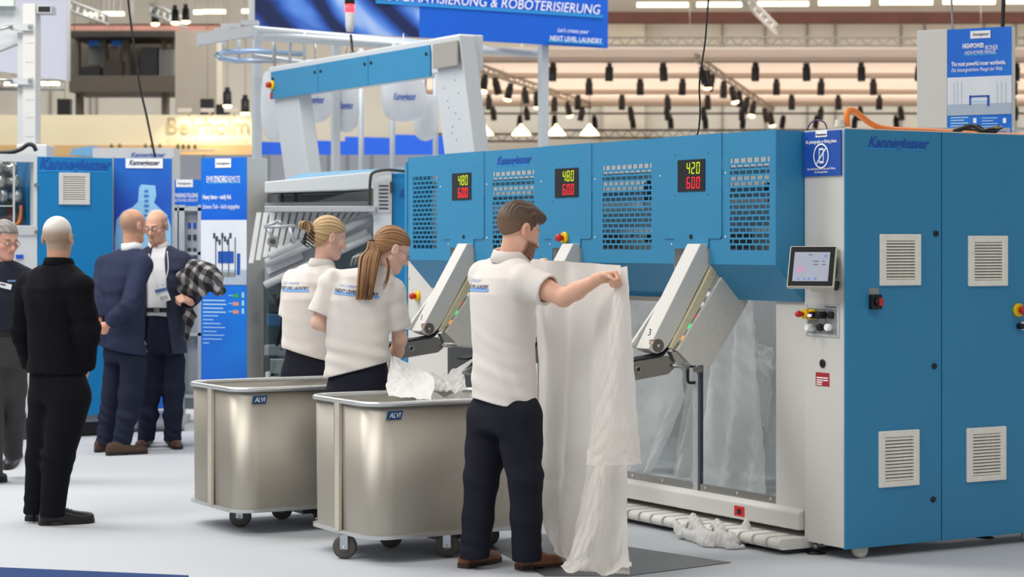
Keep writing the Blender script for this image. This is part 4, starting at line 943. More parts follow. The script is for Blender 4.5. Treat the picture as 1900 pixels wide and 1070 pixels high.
MB().box(xa_, lfx(27), .01, .03, lfz(20, 383), lfz(20, 381)).build('window_bar', LGREY, wm)
for k, py in enumerate((310, 335, 362)):
    MB().lathe([(.03, 0), (.055, .01), (.055, .05), (.03, .06), (.03, .12), (.055, .13), (.055, .17), (.03, .18)], (lfx(4)+.02*k, .2, lfz(10, py)), 0, 16).build('roller', STEEL, wm)
MB().box(lfx(40), lfx(62), .3, .45, lfz(40, 415), lfz(40, 345)).build('drive_unit', DGREY, wm); MB().box(lfx(30), lfx(45), .3, .45, lfz(40, 400), lfz(40, 310)).build('gear_box', BLACK, wm)
MB().tube(smooth_pts([(lfx(53), .2, lfz(50, 380)), (lfx(52), .2, lfz(50, 400)), (lfx(46), .2, lfz(50, 415)), (lfx(28), .2, lfz(50, 417))], 5), .014, 8).build('orange_hose', MATS['orange_rubber'], wm)
for py in (343, 430): MB().lathe([(.016, 0), (.016, -.02)], (lfx(66), 0, lfz(66, py)), 1, 10).build('lock', STEEL, wm)
q = LF.s(36, 475, 0); MB().box(q[0]-.03, q[0]+.03, -.012, 0, q[2]-.02, q[2]+.012).build('blue_tag', BLUEP, wm)
ch = MB().tube(smooth_pts([P(-5, 283, 17.4), P(20, 282, 17.4), P(38, 277, 17.4), P(52, 268, 17.4), P(62, 270, 17.4), P(67, 280, 17.4)], 5), .018, 8).build('black_hose', BLACK, None); tag(ch, 'black hose curving over the white window machine', 'hose')
# gantry post above it
gp = thing('gantry_post', 'white perforated gantry post with bolted arms above the window machine', 'post', (P(50, 0, 17.9).x, 17.9, lfz(40, 286)))
def gx(px): return P(px, 0, 17.9).x - gp.location.x
def gz(py): return P(0, py, 17.9).z - gp.location.z
MB().box(gx(42), gx(66), 0, .2, 0, gz(7)).build('post_face', WHITE, gp, bevel=.004); MB().box(gx(31), gx(42), .03, .3, 0, gz(60)).build('post_side', LGREY, gp)
MB().box(gx(31), gx(88), -.02, .3, 0, gz(268)).build('foot_plate', WHITE, gp, bevel=.01)
MB().prism([(gx(-40), gz(10)), (gx(46), gz(10)), (gx(46), gz(72)), (gx(-40), gz(105))], 1, .08, .2).build('gusset', LGREY, gp)
MB().box(gx(-40), gx(25), .0, .08, gz(11), gz(-20)).build('cross_box', mat('pale_green_grey', (206, 214, 206), .5), gp)
for (yy) in (50, 150):
    MB().prism([(gx(20), gz(yy-4)), (gx(60), gz(yy-6)), (gx(62), gz(yy+8)), (gx(20), gz(yy+6))], 1, -.03, 0).build('bracket', LGREY, gp)
    MB().lathe([(.016, -.03), (.016, -.05)], (gx(57), 0, gz(yy)), 1, 8).build('bolt', STEEL, gp); MB().tube([(gx(-10), -.05, gz(yy-2 if yy > 100 else yy+8)), (gx(26), -.05, gz(yy))], .012, 6).build('tie_rod', STEEL, gp)
MB().box(gx(68), gx(95), 0, .2, gz(24), gz(10)).build('stub_tube', LGREY, gp); MB().box(gx(71), gx(93), -.004, .0, gz(22), gz(12)).build('stub_hollow', BLACK, gp)
for yy in (80, 115, 185, 218, 253):
    for k in range(4): MB().box(gx(49+k*4), gx(50.3+k*4), -.003, 0, gz(yy+.7), gz(yy-.7)).build('hole', MGREY, gp)
hp = thing('hanging_screen', 'plain pale screen hanging from the roof behind the gantry post', 'panel', P(40, 150, 21))
hq = [(-200-40, 105), (128-40, 150), (128-40, -80), (-240, -80)]
MB().prism([((x)/FPX*21, (150-y)/FPX*21) for x, y in hq], 1, 0, .05).build('sheet', mat('panel_pale_lilac', (206, 208, 222), .6, var=.01), hp)
MB().tube([((128-40)/FPX*21, -.01, 0), ((128-40)/FPX*21, -.01, 230/FPX*21)], .02, 6).build('edge_profile', WHITE, hp)
# signs -------------------------------------------------
def sign_blue(name, c0, c1): 
    m = bpy.data.materials.new(name); m.use_nodes = True; nt = m.node_tree; N = nt.nodes; L = nt.links; b = N['Principled BSDF']; b.inputs['Roughness'].default_value = .4
    tc = N.new('ShaderNodeTexCoord'); nz = N.new('ShaderNodeTexNoise'); nz.inputs['Scale'].default_value = .9; L.new(tc.outputs['Object'], nz.inputs['Vector'])
    rp = N.new('ShaderNodeValToRGB'); e = rp.color_ramp.elements; e[0].position = .35; e[0].color = rgb(c0); e[1].position = .65; e[1].color = rgb(c1); L.new(nz.outputs['Fac'], rp.inputs['Fac'])
    L.new(rp.outputs['Color'], b.inputs['Base Color']); return m
SB2 = sign_blue('print_gradient_blue', (0, 84, 210), (0, 132, 232)); XB = sign_blue('print_xray_blue', (28, 78, 190), (30, 132, 216))
PALE = mat('print_pale_blue', (150, 205, 240), .5); PALE2 = mat('print_paler_blue', (176, 220, 246), .5); ILL = mat('print_photo_grey', (226, 232, 240), .5, var=.05, scale=3); DKP = mat('print_photo_dark', (60, 72, 90), .5); FLOORP = mat('print_photo_floor', (176, 190, 208), .5)
def sign(name, label, cat, px_l, px_r, top, Y, yaw, depth, z0=0.0, sidem=None, face=None):
    o = P(px_l, HY, Y); f = Frame((o.x, o.y, 0), yaw); t = thing(name, label, cat, (o.x, o.y, z0), yaw)
    w = f.s(px_r, 400, 0)[0]; zt_ = f.s(px_l, top, 0)[2]
    if depth > .05: MB().box(0, w, .004, depth, 0, zt_-z0).build('casing', sidem or WHITE, t, bevel=.004)
    fc = MB().box(0, w, 0, .004 if depth > .05 else depth, 0, zt_-z0).build('face', face or SB2, t)
    def X(px): return f.s(px, 400, 0)[0]
    def Z(px, py): return f.s(px, py, 0)[2] - z0
    return t, fc, X, Z, w
def rect(fc, X, Z, l, r_, t, b, m, nm, lift=.003): return MB().box(X(l), X(r_), -lift, -.0005, Z((l+r_)/2, b), Z((l+r_)/2, t)).build(nm, m, fc)
# tall white totem
tt, fc, X, Z, w = sign('totem_sign', 'tall white totem with blue print about heavy items easily fed', 'sign', 373, 458, 293, 17.6, R(-22), .36)
tb = rect(fc, X, Z, 400, 429, 294, 311, PRINTW, 'logo_tab', .006); text(tb, 'Kannegiesser', NAVYPRINT, (X(414.5), -.008, Z(414, 305)), X(427)-X(402), .03, shear=.3)
text(fc, 'EMR', PRINTW, (X(390), -.005, Z(390, 338)), X(397)-X(384), .075); text(fc, 'SYNCHRO', PRINTW, (X(410), -.005, Z(410, 338)), X(423)-X(398), .075, bold=.03); text(fc, 'REMOTE', PRINTW, (X(435), -.005, Z(435, 338)), X(446)-X(424), .075)
rect(fc, X, Z, 384, 446, 337, 341, KCYAN, 'cyan_underline', .002)
text(fc, 'Heavy items – easily fed.', PRINTW, (X(403), -.005, Z(403, 369)), X(430)-X(377), .055, bold=.02); text(fc, 'Schwere Teile – leicht eingegeben.', PRINTW, (X(411), -.005, Z(411, 387)), X(446)-X(377), .055, shear=.2)
pic = rect(fc, X, Z, 373, 458, 408, 528, ILL, 'picture')
rect(pic, X, Z, 373, 458, 500, 528, FLOORP, 'picture_floor', .005); rect(pic, X, Z, 405, 434, 466, 488, KBLUE, 'picture_machine', .006)
for xx in (400, 412, 424, 436): rect(pic, X, Z, xx, xx+1.6, 440, 512, DKP, 'picture_post', .006)
for k in range(7): rect(pic, X, Z, 396+k*5, 400+k*5, 432+(k % 3)*6, 442+(k % 3)*6, DKP, 'picture_arm', .006)
rect(pic, X, Z, 440, 446, 470, 510, KBLUE, 'picture_post', .006); rect(pic, X, Z, 402, 436, 505, 514, MGREY, 'picture_base', .006)
for k, (a, b) in enumerate(((377, 418), (377, 420), (377, 414), (377, 419), (377, 405), (377, 396), (377, 410), (377, 418), (377, 402), (377, 416), (377, 412), (377, 388))):
    y = 556+k*7.2; rect(fc, X, Z, a, b, y, y+(2.4 if k < 4 else 1.6), PALE2, 'text_line', .002)
for k in range(3):
    y = 548+k*15; rect(fc, X, Z, 433, 443, y-3, y+4, mat('print_salmon', (224, 150, 126), .5) if k else mat('print_green', (40, 170, 110), .5), 'diagram_block', .003); rect(fc, X, Z, 424, 433, y-.6, y+.6, PALE2, 'diagram_line', .003); rect(fc, X, Z, 449, 453, y-6, y+4, PALE2, 'icon', .003)
for (l, r_) in ((459, 459.6),): pass
# x-ray roll-up
tt, fc, X, Z, w = sign('xray_banner', 'blue roll-up banner with pale x-ray of a neck and shoulders', 'banner', 211, 321, 293, 17.75, R(12), .02, .2, face=XB)
tb = rect(fc, X, Z, 233, 302, 294, 312, PRINTW, 'logo_tab', .006); text(tb, 'Kannegiesser', NAVYPRINT, (X(267), -.008, Z(267, 306)), X(296)-X(239), .06, shear=.3, bold=.02)
g = MB(); poly = [(213, 440), (216, 408), (228, 392), (246, 384), (256, 374), (258, 348), (262, 342), (288, 344), (290, 362), (286, 376), (296, 386), (310, 398), (317, 420), (318, 560), (213, 560)]
g.prism([(X(a), Z(a, b)) for a, b in poly], 1, -.003, -.0005).build('xray_body', PALE, fc)
for k in range(9): rect(fc, X, Z, 268-(k % 2), 275+(k % 2), 352+k*9, 357+k*9, mat('print_spine', (60, 130, 205), .5), 'vertebra', .006)
for k in range(4):
    for s_ in (-1, 1):
        pp = [(271+s_*8, 396+k*22), (271+s_*24, 392+k*22), (271+s_*40, 404+k*22)]; MB().tube([(X(a), -.004, Z(a, b)) for a, b in pp], .006, 5).build('rib', PALE2, fc)
text(fc, 'NEXT LEVEL LAUNDRY', PRINTW, (X(266), -.005, Z(266, 746)), X(294)-X(237), .05, bold=.02); text(fc, "Let's create your", PRINTW, (X(262), -.005, Z(262, 735)), X(280)-X(243), .045, shear=.3); rect(fc, X, Z, 237, 296, 745, 750, KCYAN, 'cyan_underline', .002)
for px in (209.5, 321.5): MB().box(X(px)-.012, X(px)+.012, 0, .03, -.18, Z(px, 291)).build('pole', SILV, tt)
for px in (232, 300): MB().lathe([(.09, -.2), (.09, .2)], (X(px), .2, -.11), 0, 14).build('base_roll', LGREY, tt)
# small folding sign and grey rack behind
tt, fc, X, Z, w = sign('folding_sign', 'small blue sign about thinking folding above the grey rack', 'sign', 320, 380, 333, 19.5, 0, .03, 1.62)
for px in (330, 366): MB().box(X(px)-.015, X(px)+.015, .005, .03, -1.62, 0).build('leg', LGREY, tt)
tb = rect(fc, X, Z, 327, 358, 333, 347, PRINTW, 'logo_tab', .006); text(tb, 'Kannegiesser', NAVYPRINT, (X(342), -.008, Z(342, 342)), X(355)-X(330), .03, shear=.3)
text(fc, 'THINKING FOLDING', PRINTW, (X(345), -.005, Z(345, 366)), X(368)-X(323), .055, bold=.02); text(fc, 'FALTEN NEU GEDACHT', PRINTW, (X(345), -.005, Z(345, 374)), X(368)-X(323), .04)
rk = thing('grey_rack', 'grey perforated steel rack with feet beside the white totem', 'rack', (P(350, 0, 19.0).x, 19.0, 0))
def rx(px): return P(px, 0, 19.0).x-rk.location.x
def rz(py): return P(0, py, 19.0).z
MB().box(rx(322), rx(380), .08, .12, .1, rz(382)).build('rear_sheet', mat('rack_grey', (186, 190, 190), .5), rk)
for px in (324, 337, 372): MB().box(rx(px)-.025, rx(px)+.025, 0, .08, 0.06, rz(380)).build('upright', LGREY, rk)
for py in (388, 470, 620, 735, 790): MB().box(rx(322), rx(380), .0, .06, rz(py+3), rz(py-3)).build('rail', LGREY, rk)
for py in (418, 440, 465, 486):
    for px in (349, 359): MB().box(rx(px)-.014, rx(px)+.014, .07, .08, rz(py+5), rz(py-5)).build('hole', BLUEP if py == 418 else DGREY, rk)
MB().box(rx(325), rx(352), -.3, .05, 0, .06).build('foot', LGREY, rk); MB().box(rx(344), rx(352), -.31, -.3, .005, .055).build('foot_cap', BLACK, rk)
# ironer totem above the cabinet
tt, fc, X, Z, w = sign('ironer_totem', 'white and blue hanging totem advertising the most powerful ironer', 'sign', 1758, 1877, 55, 14.5, R(-30), .09)
# its casing shows a white return
MB().box(-.22, -.002, .0, .10, 0, Z(1758, 54)).build('white_return', WHITE, tt, bevel=.004)
tt.location = tt.location
tb = rect(fc, X, Z, 1801, 1838, 57, 71, PRINTW, 'logo_tab', .006); text(tb, 'Kannegiesser', NAVYPRINT, (X(1820), -.008, Z(1820, 66)), X(1834)-X(1804), .03, shear=.3)
text(fc, 'HIGHPOWER', PRINTW, (X(1806), -.005, Z(1806, 89)), X(1826)-X(1786), .045, bold=.03); text(fc, 'IRONER', PRINTW, (X(1840), -.005, Z(1840, 92)), X(1852)-X(1828), .045); text(fc, 'HIGH-POWER MANGEL', PRINTW, (X(1819), -.005, Z(1819, 100)), X(1848)-X(1790), .035, shear=.3)
rect(fc, X, Z, 1788, 1850, 99, 103, KCYAN, 'cyan_underline', .002)
text(fc, 'The most powerful ironer worldwide.', PRINTW, (X(1816), -.005, Z(1816, 121)), X(1867)-X(1766), .042, bold=.02); text(fc, 'Die leistungsstärkste Mangel der Welt.', PRINTW, (X(1813), -.005, Z(1813, 132)), X(1861)-X(1766), .038, shear=.25)
pic = rect(fc, X, Z, 1758, 1877, 142, 213, ILL, 'picture'); rect(pic, X, Z, 1758, 1877, 192, 213, FLOORP, 'picture_floor', .005)
rect(pic, X, Z, 1799, 1836, 177, 180, KBLUE, 'picture_machine', .007); rect(pic, X, Z, 1799, 1802, 177, 195, KBLUE, 'picture_machine', .007); rect(pic, X, Z, 1832, 1836, 177, 197, KBLUE, 'picture_machine', .007); rect(pic, X, Z, 1802, 1832, 186, 189, PALE2, 'picture_roll', .006)
for xx in (1770, 1776, 1784, 1850, 1858, 1866): rect(pic, X, Z, xx, xx+.8, 152, 192, mat('print_line', (190, 200, 214), .5), 'picture_line', .005)
for k, (a, b) in enumerate(((1764, 1797), (1764, 1789), (1764, 1797), (1764, 1796), (1764, 1790), (1764, 1797))):
    y = 217+k*5.2; rect(fc, X, Z, a, b, y, y+2.2, PALE2, 'text_line', .003); rect(fc, X, Z, a+58, b+54, y+1, y+2.6, PALE2, 'text_line', .003)
for px in (1809, 1864): rect(fc, X, Z, px-3, px+3, 219, 228, PRINTW, 'icon', .003)
# white aluminium frame corners beside the totem
for (l, r_, t_, lab) in ((1700, 1874, 237, 'thin silver frame standing in front of the ironer totem'), (1881, 2000, 236, 'thin silver frame next to the ironer totem at the picture wall')):
    f_ = thing('display_frame', lab.replace(' at the picture wall', ' with clear centre'), 'frame', (P(l, 0, 13.4).x, 13.4, 0)); w_ = (r_-l)/FPX*13.4; h_ = P(0, t_, 13.4).z
    MB().box(w_-.02, w_, 0, .03, 0, h_).build('upright', LGREY, f_); MB().box(0, .02, 0, .03, 0, h_).build('upright', LGREY, f_); MB().box(0.02, w_-.02, 0, .03, h_-.02, h_).build('top_rail', LGREY, f_)
# ------------------------------------------------------------------ floor plates and blue carpet edge
PLM = mat('dark_floor_plate', (98, 100, 104), .35, .3, var=.06, scale=5)
def floor_poly(nm, pts, h, m, label, cat):
    c = G(*pts[0]); o = MB().prism([((G(*p)-c).x, (G(*p)-c).y) for p in pts], 2, 0.0005, h).build(nm, m); o.location = c; return tag(o, label, cat)
floor_poly('floor_plate', [(900, 1010), (990, 988), (1356, 1044), (1165, 1069), (1010, 1069)], .004, PLM, 'dark grey steel plate on the carpet under the bearded man', 'floor plate')
o = floor_poly('carpet_strip', [(-60, 1052), (0, 1054), (350, 1069), (300, 1120), (-60, 1120)], .006, mat('blue_carpet', (16, 54, 108), .95, var=.1, scale=500, bump=.2), 'blue carpet strip along the edge of the pale carpet', 'carpet')
# ------------------------------------------------------------------ people: smooth distance-field modelling
f32 = np.float32
def V3(p): return np.array([p[0], p[1], p[2]], dtype=np.float64)
def unit(v): v = np.asarray(v, float); return v / np.linalg.norm(v)
def smin(a, b, k):
    h = np.clip(.5 + .5*(b-a)/k, 0, 1); return b*(1-h) + a*h - k*h*(1-h)
def smax(a, b, k): return -smin(-a, -b, k)
def cone(Q, a, b, ra, rb):
    a = np.asarray(a, float); b = np.asarray(b, float); pa = Q-a; ba = b-a; h = np.clip(pa@ba/max(ba@ba, 1e-9), 0, 1)
    return np.linalg.norm(pa - h[:, None]*ba, axis=1) - (ra+(rb-ra)*h)
def chain(Q, pts, k=.0):
    """pts: list of (pos, radius)"""
    d = None
    for (a, ra), (b, rb) in zip(pts[:-1], pts[1:]):
        c = cone(Q, a, b, ra, rb); d = c if d is None else (smin(d, c, k) if k else np.minimum(d, c))
    return d
def ell(q, c, r):
    q = q-np.asarray(c, float); r = np.asarray(r, float); k0 = np.linalg.norm(q/r, axis=1); k1 = np.linalg.norm(q/(r*r), axis=1)+1e-9
    return k0*(k0-1)/k1
def loft(Q, st, fb, off=0.0, pw=2.4):
    """stack of rounded sections; st: rows (x, y, z, half width, half depth), fb: forward direction (x, y)"""
    st = sorted(st, key=lambda s: s[2]); A = np.array(st, float); z = A[:, 2]; zz = Q[:, 2]
    cx, cy, hw, hd = (np.interp(zz, z, A[:, i]) for i in (0, 1, 3, 4))
    fx, fy = fb[0], fb[1]; n = math.hypot(fx, fy); fx /= n; fy /= n
    dx = Q[:, 0]-cx; dy = Q[:, 1]-cy; lx = dx*fy - dy*fx; ly = dx*fx + dy*fy
    hw = hw+off; hd = hd+off
    k = (np.abs(lx/hw)**pw + np.abs(ly/hd)**pw)**(1/pw)
    d = (k-1)*np.minimum(hw, hd)*(.55+.45/np.maximum(k, 1)*1.0)
    return smax(smax(d, zz-(z[-1]+off), .03), (z[0]-off)-zz, .03)
def folds(Q, amp, sc=1.0, seed=0.0, dirn=(0, 0, 1)):
    x, y, z = Q[:, 0]*sc, Q[:, 1]*sc, Q[:, 2]*sc
    w = .6*np.sin(7*x+3*z+seed)+.6*np.sin(6*y-4*z+2*seed)
    a = np.sin(22*z+9*x+2.2*w+seed)*.6 + np.sin(31*x+14*z-17*y+2.5*w+1.7*seed)*.5 + np.sin(45*z-20*y+3*w+seed*.6)*.3
    b = np.sin(5*z+4*x+3*y+seed*1.3)
    return amp*a*(.6+.4*b)
OFF8 = np.array([(i, j, k) for i in (0, 1) for j in (0, 1) for k in (0, 1)])
def polygonise(fn, lo, hi, h):
    lo = np.asarray(lo, float); hi = np.asarray(hi, float); C = 4
    n = (np.ceil((hi-lo)/(h*C)).astype(int)+1); fine = n*C
    gx, gy, gz = (lo[i]+(np.arange(n[i])+.5)*h*C for i in range(3))
    Qc = np.stack(np.meshgrid(gx, gy, gz, indexing='ij'), -1).reshape(-1, 3); dc = fn(Qc).reshape(n)
    D = np.repeat(np.repeat(np.repeat(dc, C, 0), C, 1), C, 2).astype(f32)
    near = np.abs(D) < h*C*1.35
    idx = np.argwhere(near); Q = lo + (idx+.5)*h
    out = np.empty(len(Q), f32); CH = 400000
    for s in range(0, len(Q), CH): out[s:s+CH] = fn(Q[s:s+CH])
    D[near] = out
    D[0] = D[-1] = 1; D[:, 0] = D[:, -1] = 1; D[:, :, 0] = D[:, :, -1] = 1
    S = D < 0; nx, ny, nz = D.shape
    cs = np.zeros((nx-1, ny-1, nz-1), np.int8)
    for o in OFF8: cs += S[o[0]:nx-1+o[0], o[1]:ny-1+o[1], o[2]:nz-1+o[2]]
    act = np.argwhere((cs > 0) & (cs < 8)); vid = np.full(cs.shape, -1, np.int32); vid[tuple(act.T)] = np.arange(len(act))
    cv = np.stack([D[act[:, 0]+o[0], act[:, 1]+o[1], act[:, 2]+o[2]] for o in OFF8], 1)
    acc = np.zeros((len(act), 3)); cnt = np.zeros(len(act))
    for i in range(8):
        for j in range(i+1, 8):
            if np.abs(OFF8[i]-OFF8[j]).sum() != 1: continue
            a, b = cv[:, i], cv[:, j]; m = (a < 0) != (b < 0); t = np.where(m, a/np.where(m, a-b, 1), 0)
            acc += m[:, None]*(OFF8[i]+t[:, None]*(OFF8[j]-OFF8[i])); cnt += m
    v = lo + (act + acc/np.maximum(cnt, 1)[:, None] + .5)*h
    F = []
    for ax in range(3):
        b, c = (ax+1) % 3, (ax+2) % 3
        s0 = [slice(None)]*3; s1 = [slice(None)]*3; s0[ax] = slice(0, -1); s1[ax] = slice(1, None)
        A, B = S[tuple(s0)], S[tuple(s1)]; e = np.argwhere(A != B)
        e = e[(e[:, b] > 0) & (e[:, c] > 0) & (e[:, b] < D.shape[b]-1) & (e[:, c] < D.shape[c]-1)]
        ins = A[tuple(e.T)]; q = []
        for (db, dc_) in ((-1, -1), (0, -1), (0, 0), (-1, 0)):
            k = e.copy(); k[:, b] += db; k[:, c] += dc_; q.append(vid[tuple(k.T)])
        q = np.stack(q, 1); q[~ins] = q[~ins][:, ::-1]; F.append(q)
    F = np.concatenate(F); F = F[(F >= 0).all(1)]
    return v, F
def relax(v, F, n=1, lam=.5):
    e = np.concatenate([F[:, [0, 1]], F[:, [1, 2]], F[:, [2, 3]], F[:, [3, 0]]])
    for _ in range(n):
        acc = np.zeros_like(v); cnt = np.zeros(len(v))
        for c in range(3): acc[:, c] = np.bincount(e[:, 0], v[e[:, 1], c], len(v))
        cnt = np.bincount(e[:, 0], minlength=len(v)); v = v*(1-lam) + lam*acc/np.maximum(cnt, 1)[:, None]
    return v
def sdf_obj(name, fn, lo, hi, h, m, root, colf=None, smooth=1, label=None):
    v, F = polygonise(fn, lo, hi, h)
    if smooth: v = relax(v, F, smooth)
    o = mesh_obj(name, v - V3(root.location), F, m, root)
    if colf is not None:
        c = colf(v); ca = o.data.color_attributes.new('Col', 'FLOAT_COLOR', 'POINT'); ca.data.foreach_set('color', np.concatenate([c, np.ones((len(c), 1))], 1).astype(f32).ravel())
    if label: o['label'] = label
    return o
def lc(c): return np.array([lin(x) for x in c])
def paint(base, n): return np.tile(lc(base), (n, 1))
def blend(col, mask, c): return col*(1-mask[:, None]) + lc(c)*mask[:, None]
def sst(x, a, b): t = np.clip((x-a)/(b-a), 0, 1); return t*t*(3-2*t)
# ---- head
def head_axes(f, roll=0.0):
    f = unit(f); up = np.array([0, 0, 1.]); r = unit(np.cross(f, up)); w = np.cross(r, f)
    if roll: r, w = r*math.cos(roll)+w*math.sin(roll), w*math.cos(roll)-r*math.sin(roll)
    return np.stack([r, f, w], 1)
def head_local(Q, hd): return ((Q-hd['c'])@hd['M'])/hd['s']
def head_sdf(q, fem=False, beard=0.0):
    d = ell(q, (0, -.014, .036), (.076, .099, .088))
    jw = .056 if fem else .061
    d = smin(d, ell(q, (0, .028, -.03), (jw, .064, .088)), .03)
    d = smin(d, ell(q, (0, .068, -.092), (.026, .024, .021)), .03)
    x = np.abs(q[:, 0]); qa = q.copy(); qa[:, 0] = x
    d = smin(d, cone(qa, (.048, .0, -.05), (.02, .066, -.094), .016, .014), .025)
    d = smin(d, ell(qa, (.042, .064, -.022), (.02, .02, .018)), .02)
    d = smin(d, cone(qa, (0, .087, .022), (.036, .076, .022), .011, .01), .014)
    d = smax(d, -ell(qa, (.031, .098, .004), (.017, .014, .012)), .012)
    d = smin(d, ell(qa, (.031, .079, .003), (.0135, .0125, .0115)), .004)
    d = smin(d, cone(q, (0, .088, .012), (0, .112, -.03), .008, .0115), .010)
    d = smin(d, ell(qa, (.010, .100, -.034), (.009, .011, .008)), .007)
    d = smin(d, cone(qa, (0, .094, -.056), (.020, .084, -.058), .0065, .004), .006)
    d = smin(d, cone(qa, (0, .093, -.068), (.018, .083, -.066), .0075, .004), .006)
    e = ell(qa, (.081, -.012, -.002), (.011, .021, .033)); e = smax(e, -ell(qa, (.093, -.008, .002), (.009, .012, .022)), .006)
    d = smin(d, e, .008)
    if beard: 
        m = sst(-q[:, 2], .022, .05)*sst(q[:, 1], -.01, .03); d = d - beard*m*(1+.25*np.sin(q[:, 0]*400)*np.sin(q[:, 2]*310))
    return d
def face_paint(q, col, lips=(190, 110, 104), brow=(96, 74, 58), lash=(70, 52, 44), blush=None):
    x = np.abs(q[:, 0])
    if blush: col = blend(col, .45*np.exp(-(((x-.042)/.02)**2+((q[:, 2]+.028)/.02)**2))*(q[:, 1] > .03), blush)
    m = np.exp(-((x/.021)**4+((q[:, 2]+.062)/.0085)**4))*(q[:, 1] > .07); col = blend(col, .85*m, lips)
    m = np.exp(-(((x-.032)/.019)**4+((q[:, 2]-.024-.05*(x-.02))/.005)**4))*(q[:, 1] > .05); col = blend(col, .85*m, brow)
    m = np.exp(-(((x-.031)/.014)**4+((q[:, 2]-.000)/.0035)**4))*(q[:, 1] > .06); col = blend(col, .8*m, lash)
    return col
def hand_chains(w, d, n, curl=(35, 40, 25), sc=1.0, side=1, thumb=1.0, spread=.019):
    d = unit(d); n = unit(np.asarray(n, float) - d*np.dot(n, d)); s = np.cross(d, n)*side; w = np.asarray(w, float)
    out = [[(w-d*.02*sc, .026*sc), (w+d*.03*sc, .026*sc)]]
    for k in range(4):
        b = w + d*.085*sc + s*(k-1.5)*spread*sc; ln = (.92, 1.05, 1.0, .8)[k]*sc
        ch = [(w+d*.03*sc+s*(k-1.5)*spread*.8*sc, .015*sc), (b, .0115*sc)]; a = 0; p = b
        for seg, (L, c) in enumerate(zip((.042, .027, .022), curl)):
            a += R(c); p = p + (d*math.cos(a)+n*math.sin(a))*L*ln; ch.append((p, (.0095, .0088, .0078)[seg]*sc))
        out.append(ch)
    b = w + d*.02*sc - s*.028*sc; p1 = b + (d*.6-s*.55+n*.4*thumb)*.042*sc; p2 = p1 + (d*.75-s*.1+n*.65*thumb)*.032*sc; p3 = p2+(d*.8+s*.2+n*.6*thumb)*.024*sc
    out.append([(b, .016*sc), (p1, .0125*sc), (p2, .010*sc), (p3, .0085*sc)])
    return out
def hands_sdf(Q, hands):
    d = np.full(len(Q), 9.)
    for chs in hands:
        c = np.asarray(chs[0][1][0]); r = np.linalg.norm(Q-c, axis=1); m = r < .26; d = np.minimum(d, r-.2)
        if m.any():
            q = Q[m]; dd = chain(q, chs[0])
            for ch in chs[1:]: dd = smin(dd, chain(q, ch, .004), .009)
            d[m] = dd
    return d
SKIN = lambda nm: mat(nm, (220, 180, 160), .5, attr='Col', var=.03, scale=120, sheen=.0, spec=.35)
SKINM = SKIN('skin'); HAIRM = mat('hair', (90, 70, 50), .55, attr='Col', var=.18, scale=260, spec=.4)
POLO = mat('white_polo_cotton', (226, 219, 213), .85, var=.015, scale=300, bump=.04)
NAVYT = mat('navy_trouser_cloth', (32, 33, 44), .85, var=.06, scale=250, bump=.05, spec=.15)
BLACKC = mat('black_wool', (18, 18, 23), .9, var=.06, scale=200, bump=.05, spec=.12); BLACKT = mat('black_trouser_cloth', (18, 19, 25), .85, var=.06, scale=220, spec=.12)
SUIT = mat('navy_suit_cloth', (46, 52, 76), .85, var=.05, scale=220, bump=.04, spec=.15); SUIT2 = mat('dark_navy_suit_cloth', (40, 46, 68), .85, var=.05, scale=220)
SUITT = mat('navy_suit_trouser', (34, 39, 56), .85, var=.05, scale=220, spec=.15); SWEAT = mat('navy_sweater', (24, 30, 46), .9, var=.06, scale=200); JEANS = mat('charcoal_denim', (58, 57, 58), .9, var=.15, scale=150, stretch=(1, 1, .3))
SHIRTW = mat('white_shirt', (236, 236, 238), .8, var=.02, scale=100)
def shoe(root, heel, toe, m, solem, L=None, lace=None, hgt=.075):
    """lofted lace-up shoe from heel point to toe point on the ground"""
    heel = np.array(heel, float); toe = np.array(toe, float); d = toe-heel; Ln = np.linalg.norm(d[:2]); yaw = math.atan2(d[1], d[0])
    st = [(0, .024, .052), (.02, .032, .068), (.08, .035, hgt), (.2, .036, hgt+.006), (.34, .038, hgt), (.48, .042, hgt*.84), (.62, .047, hgt*.66), (.76, .048, hgt*.56), (.88, .043, hgt*.50), (.96, .030, hgt*.42), (1.0, .012, hgt*.3)]
    n = 14; vs = []; fs_ = []
    for (x, w, h) in st:
        for k in range(n):
            a = math.pi*k/(n-1); vs.append((x*Ln, w*math.cos(a)*(1 if abs(math.cos(a)) < .99 else 1), .022+h*max(0.0, math.sin(a))**.75))
    for i in range(len(st)-1):
        for k in range(n-1): fs_.append((i*n+k, i*n+k+1, (i+1)*n+k+1, (i+1)*n+k))
    g = MB().add(vs, fs_, True); g.add(vs[:n], [tuple(range(n))]); g.add(vs[-n:], [tuple(range(n))])
    o = g.build('shoe', m, root, loc=tuple(heel-V3(root.location)), rot=(0, math.asin(max(-.9, min(.9, -d[2]/max(np.linalg.norm(d), 1e-6)))), yaw))
    pr = [(x*Ln, w+.004) for x, w, h in st]; pr = [(-.006, .0)] + pr + [(Ln+.006, 0)]
    poly = pr + [(x, -w) for x, w in reversed(pr[1:-1])]
    MB().prism(poly, 2, .012, .024).build('sole', solem, o); MB().prism([p for p in poly if p[0] < Ln*.3] , 2, 0, .012).build('heel', solem, o); MB().prism([p for p in poly if p[0] > Ln*.42], 2, .002, .012).build('sole_front', solem, o)
    if lace is not None:
        for i in range(4):
            x = Ln*(.38+.07*i); h = .022+np.interp(x/Ln, [s[0] for s in st], [s[2] for s in st])
            MB().tube([(x, -.022, h-.012), (x, 0, h+.002), (x, .022, h-.012)], .003, 5).build('lace', lace, o)
    return o
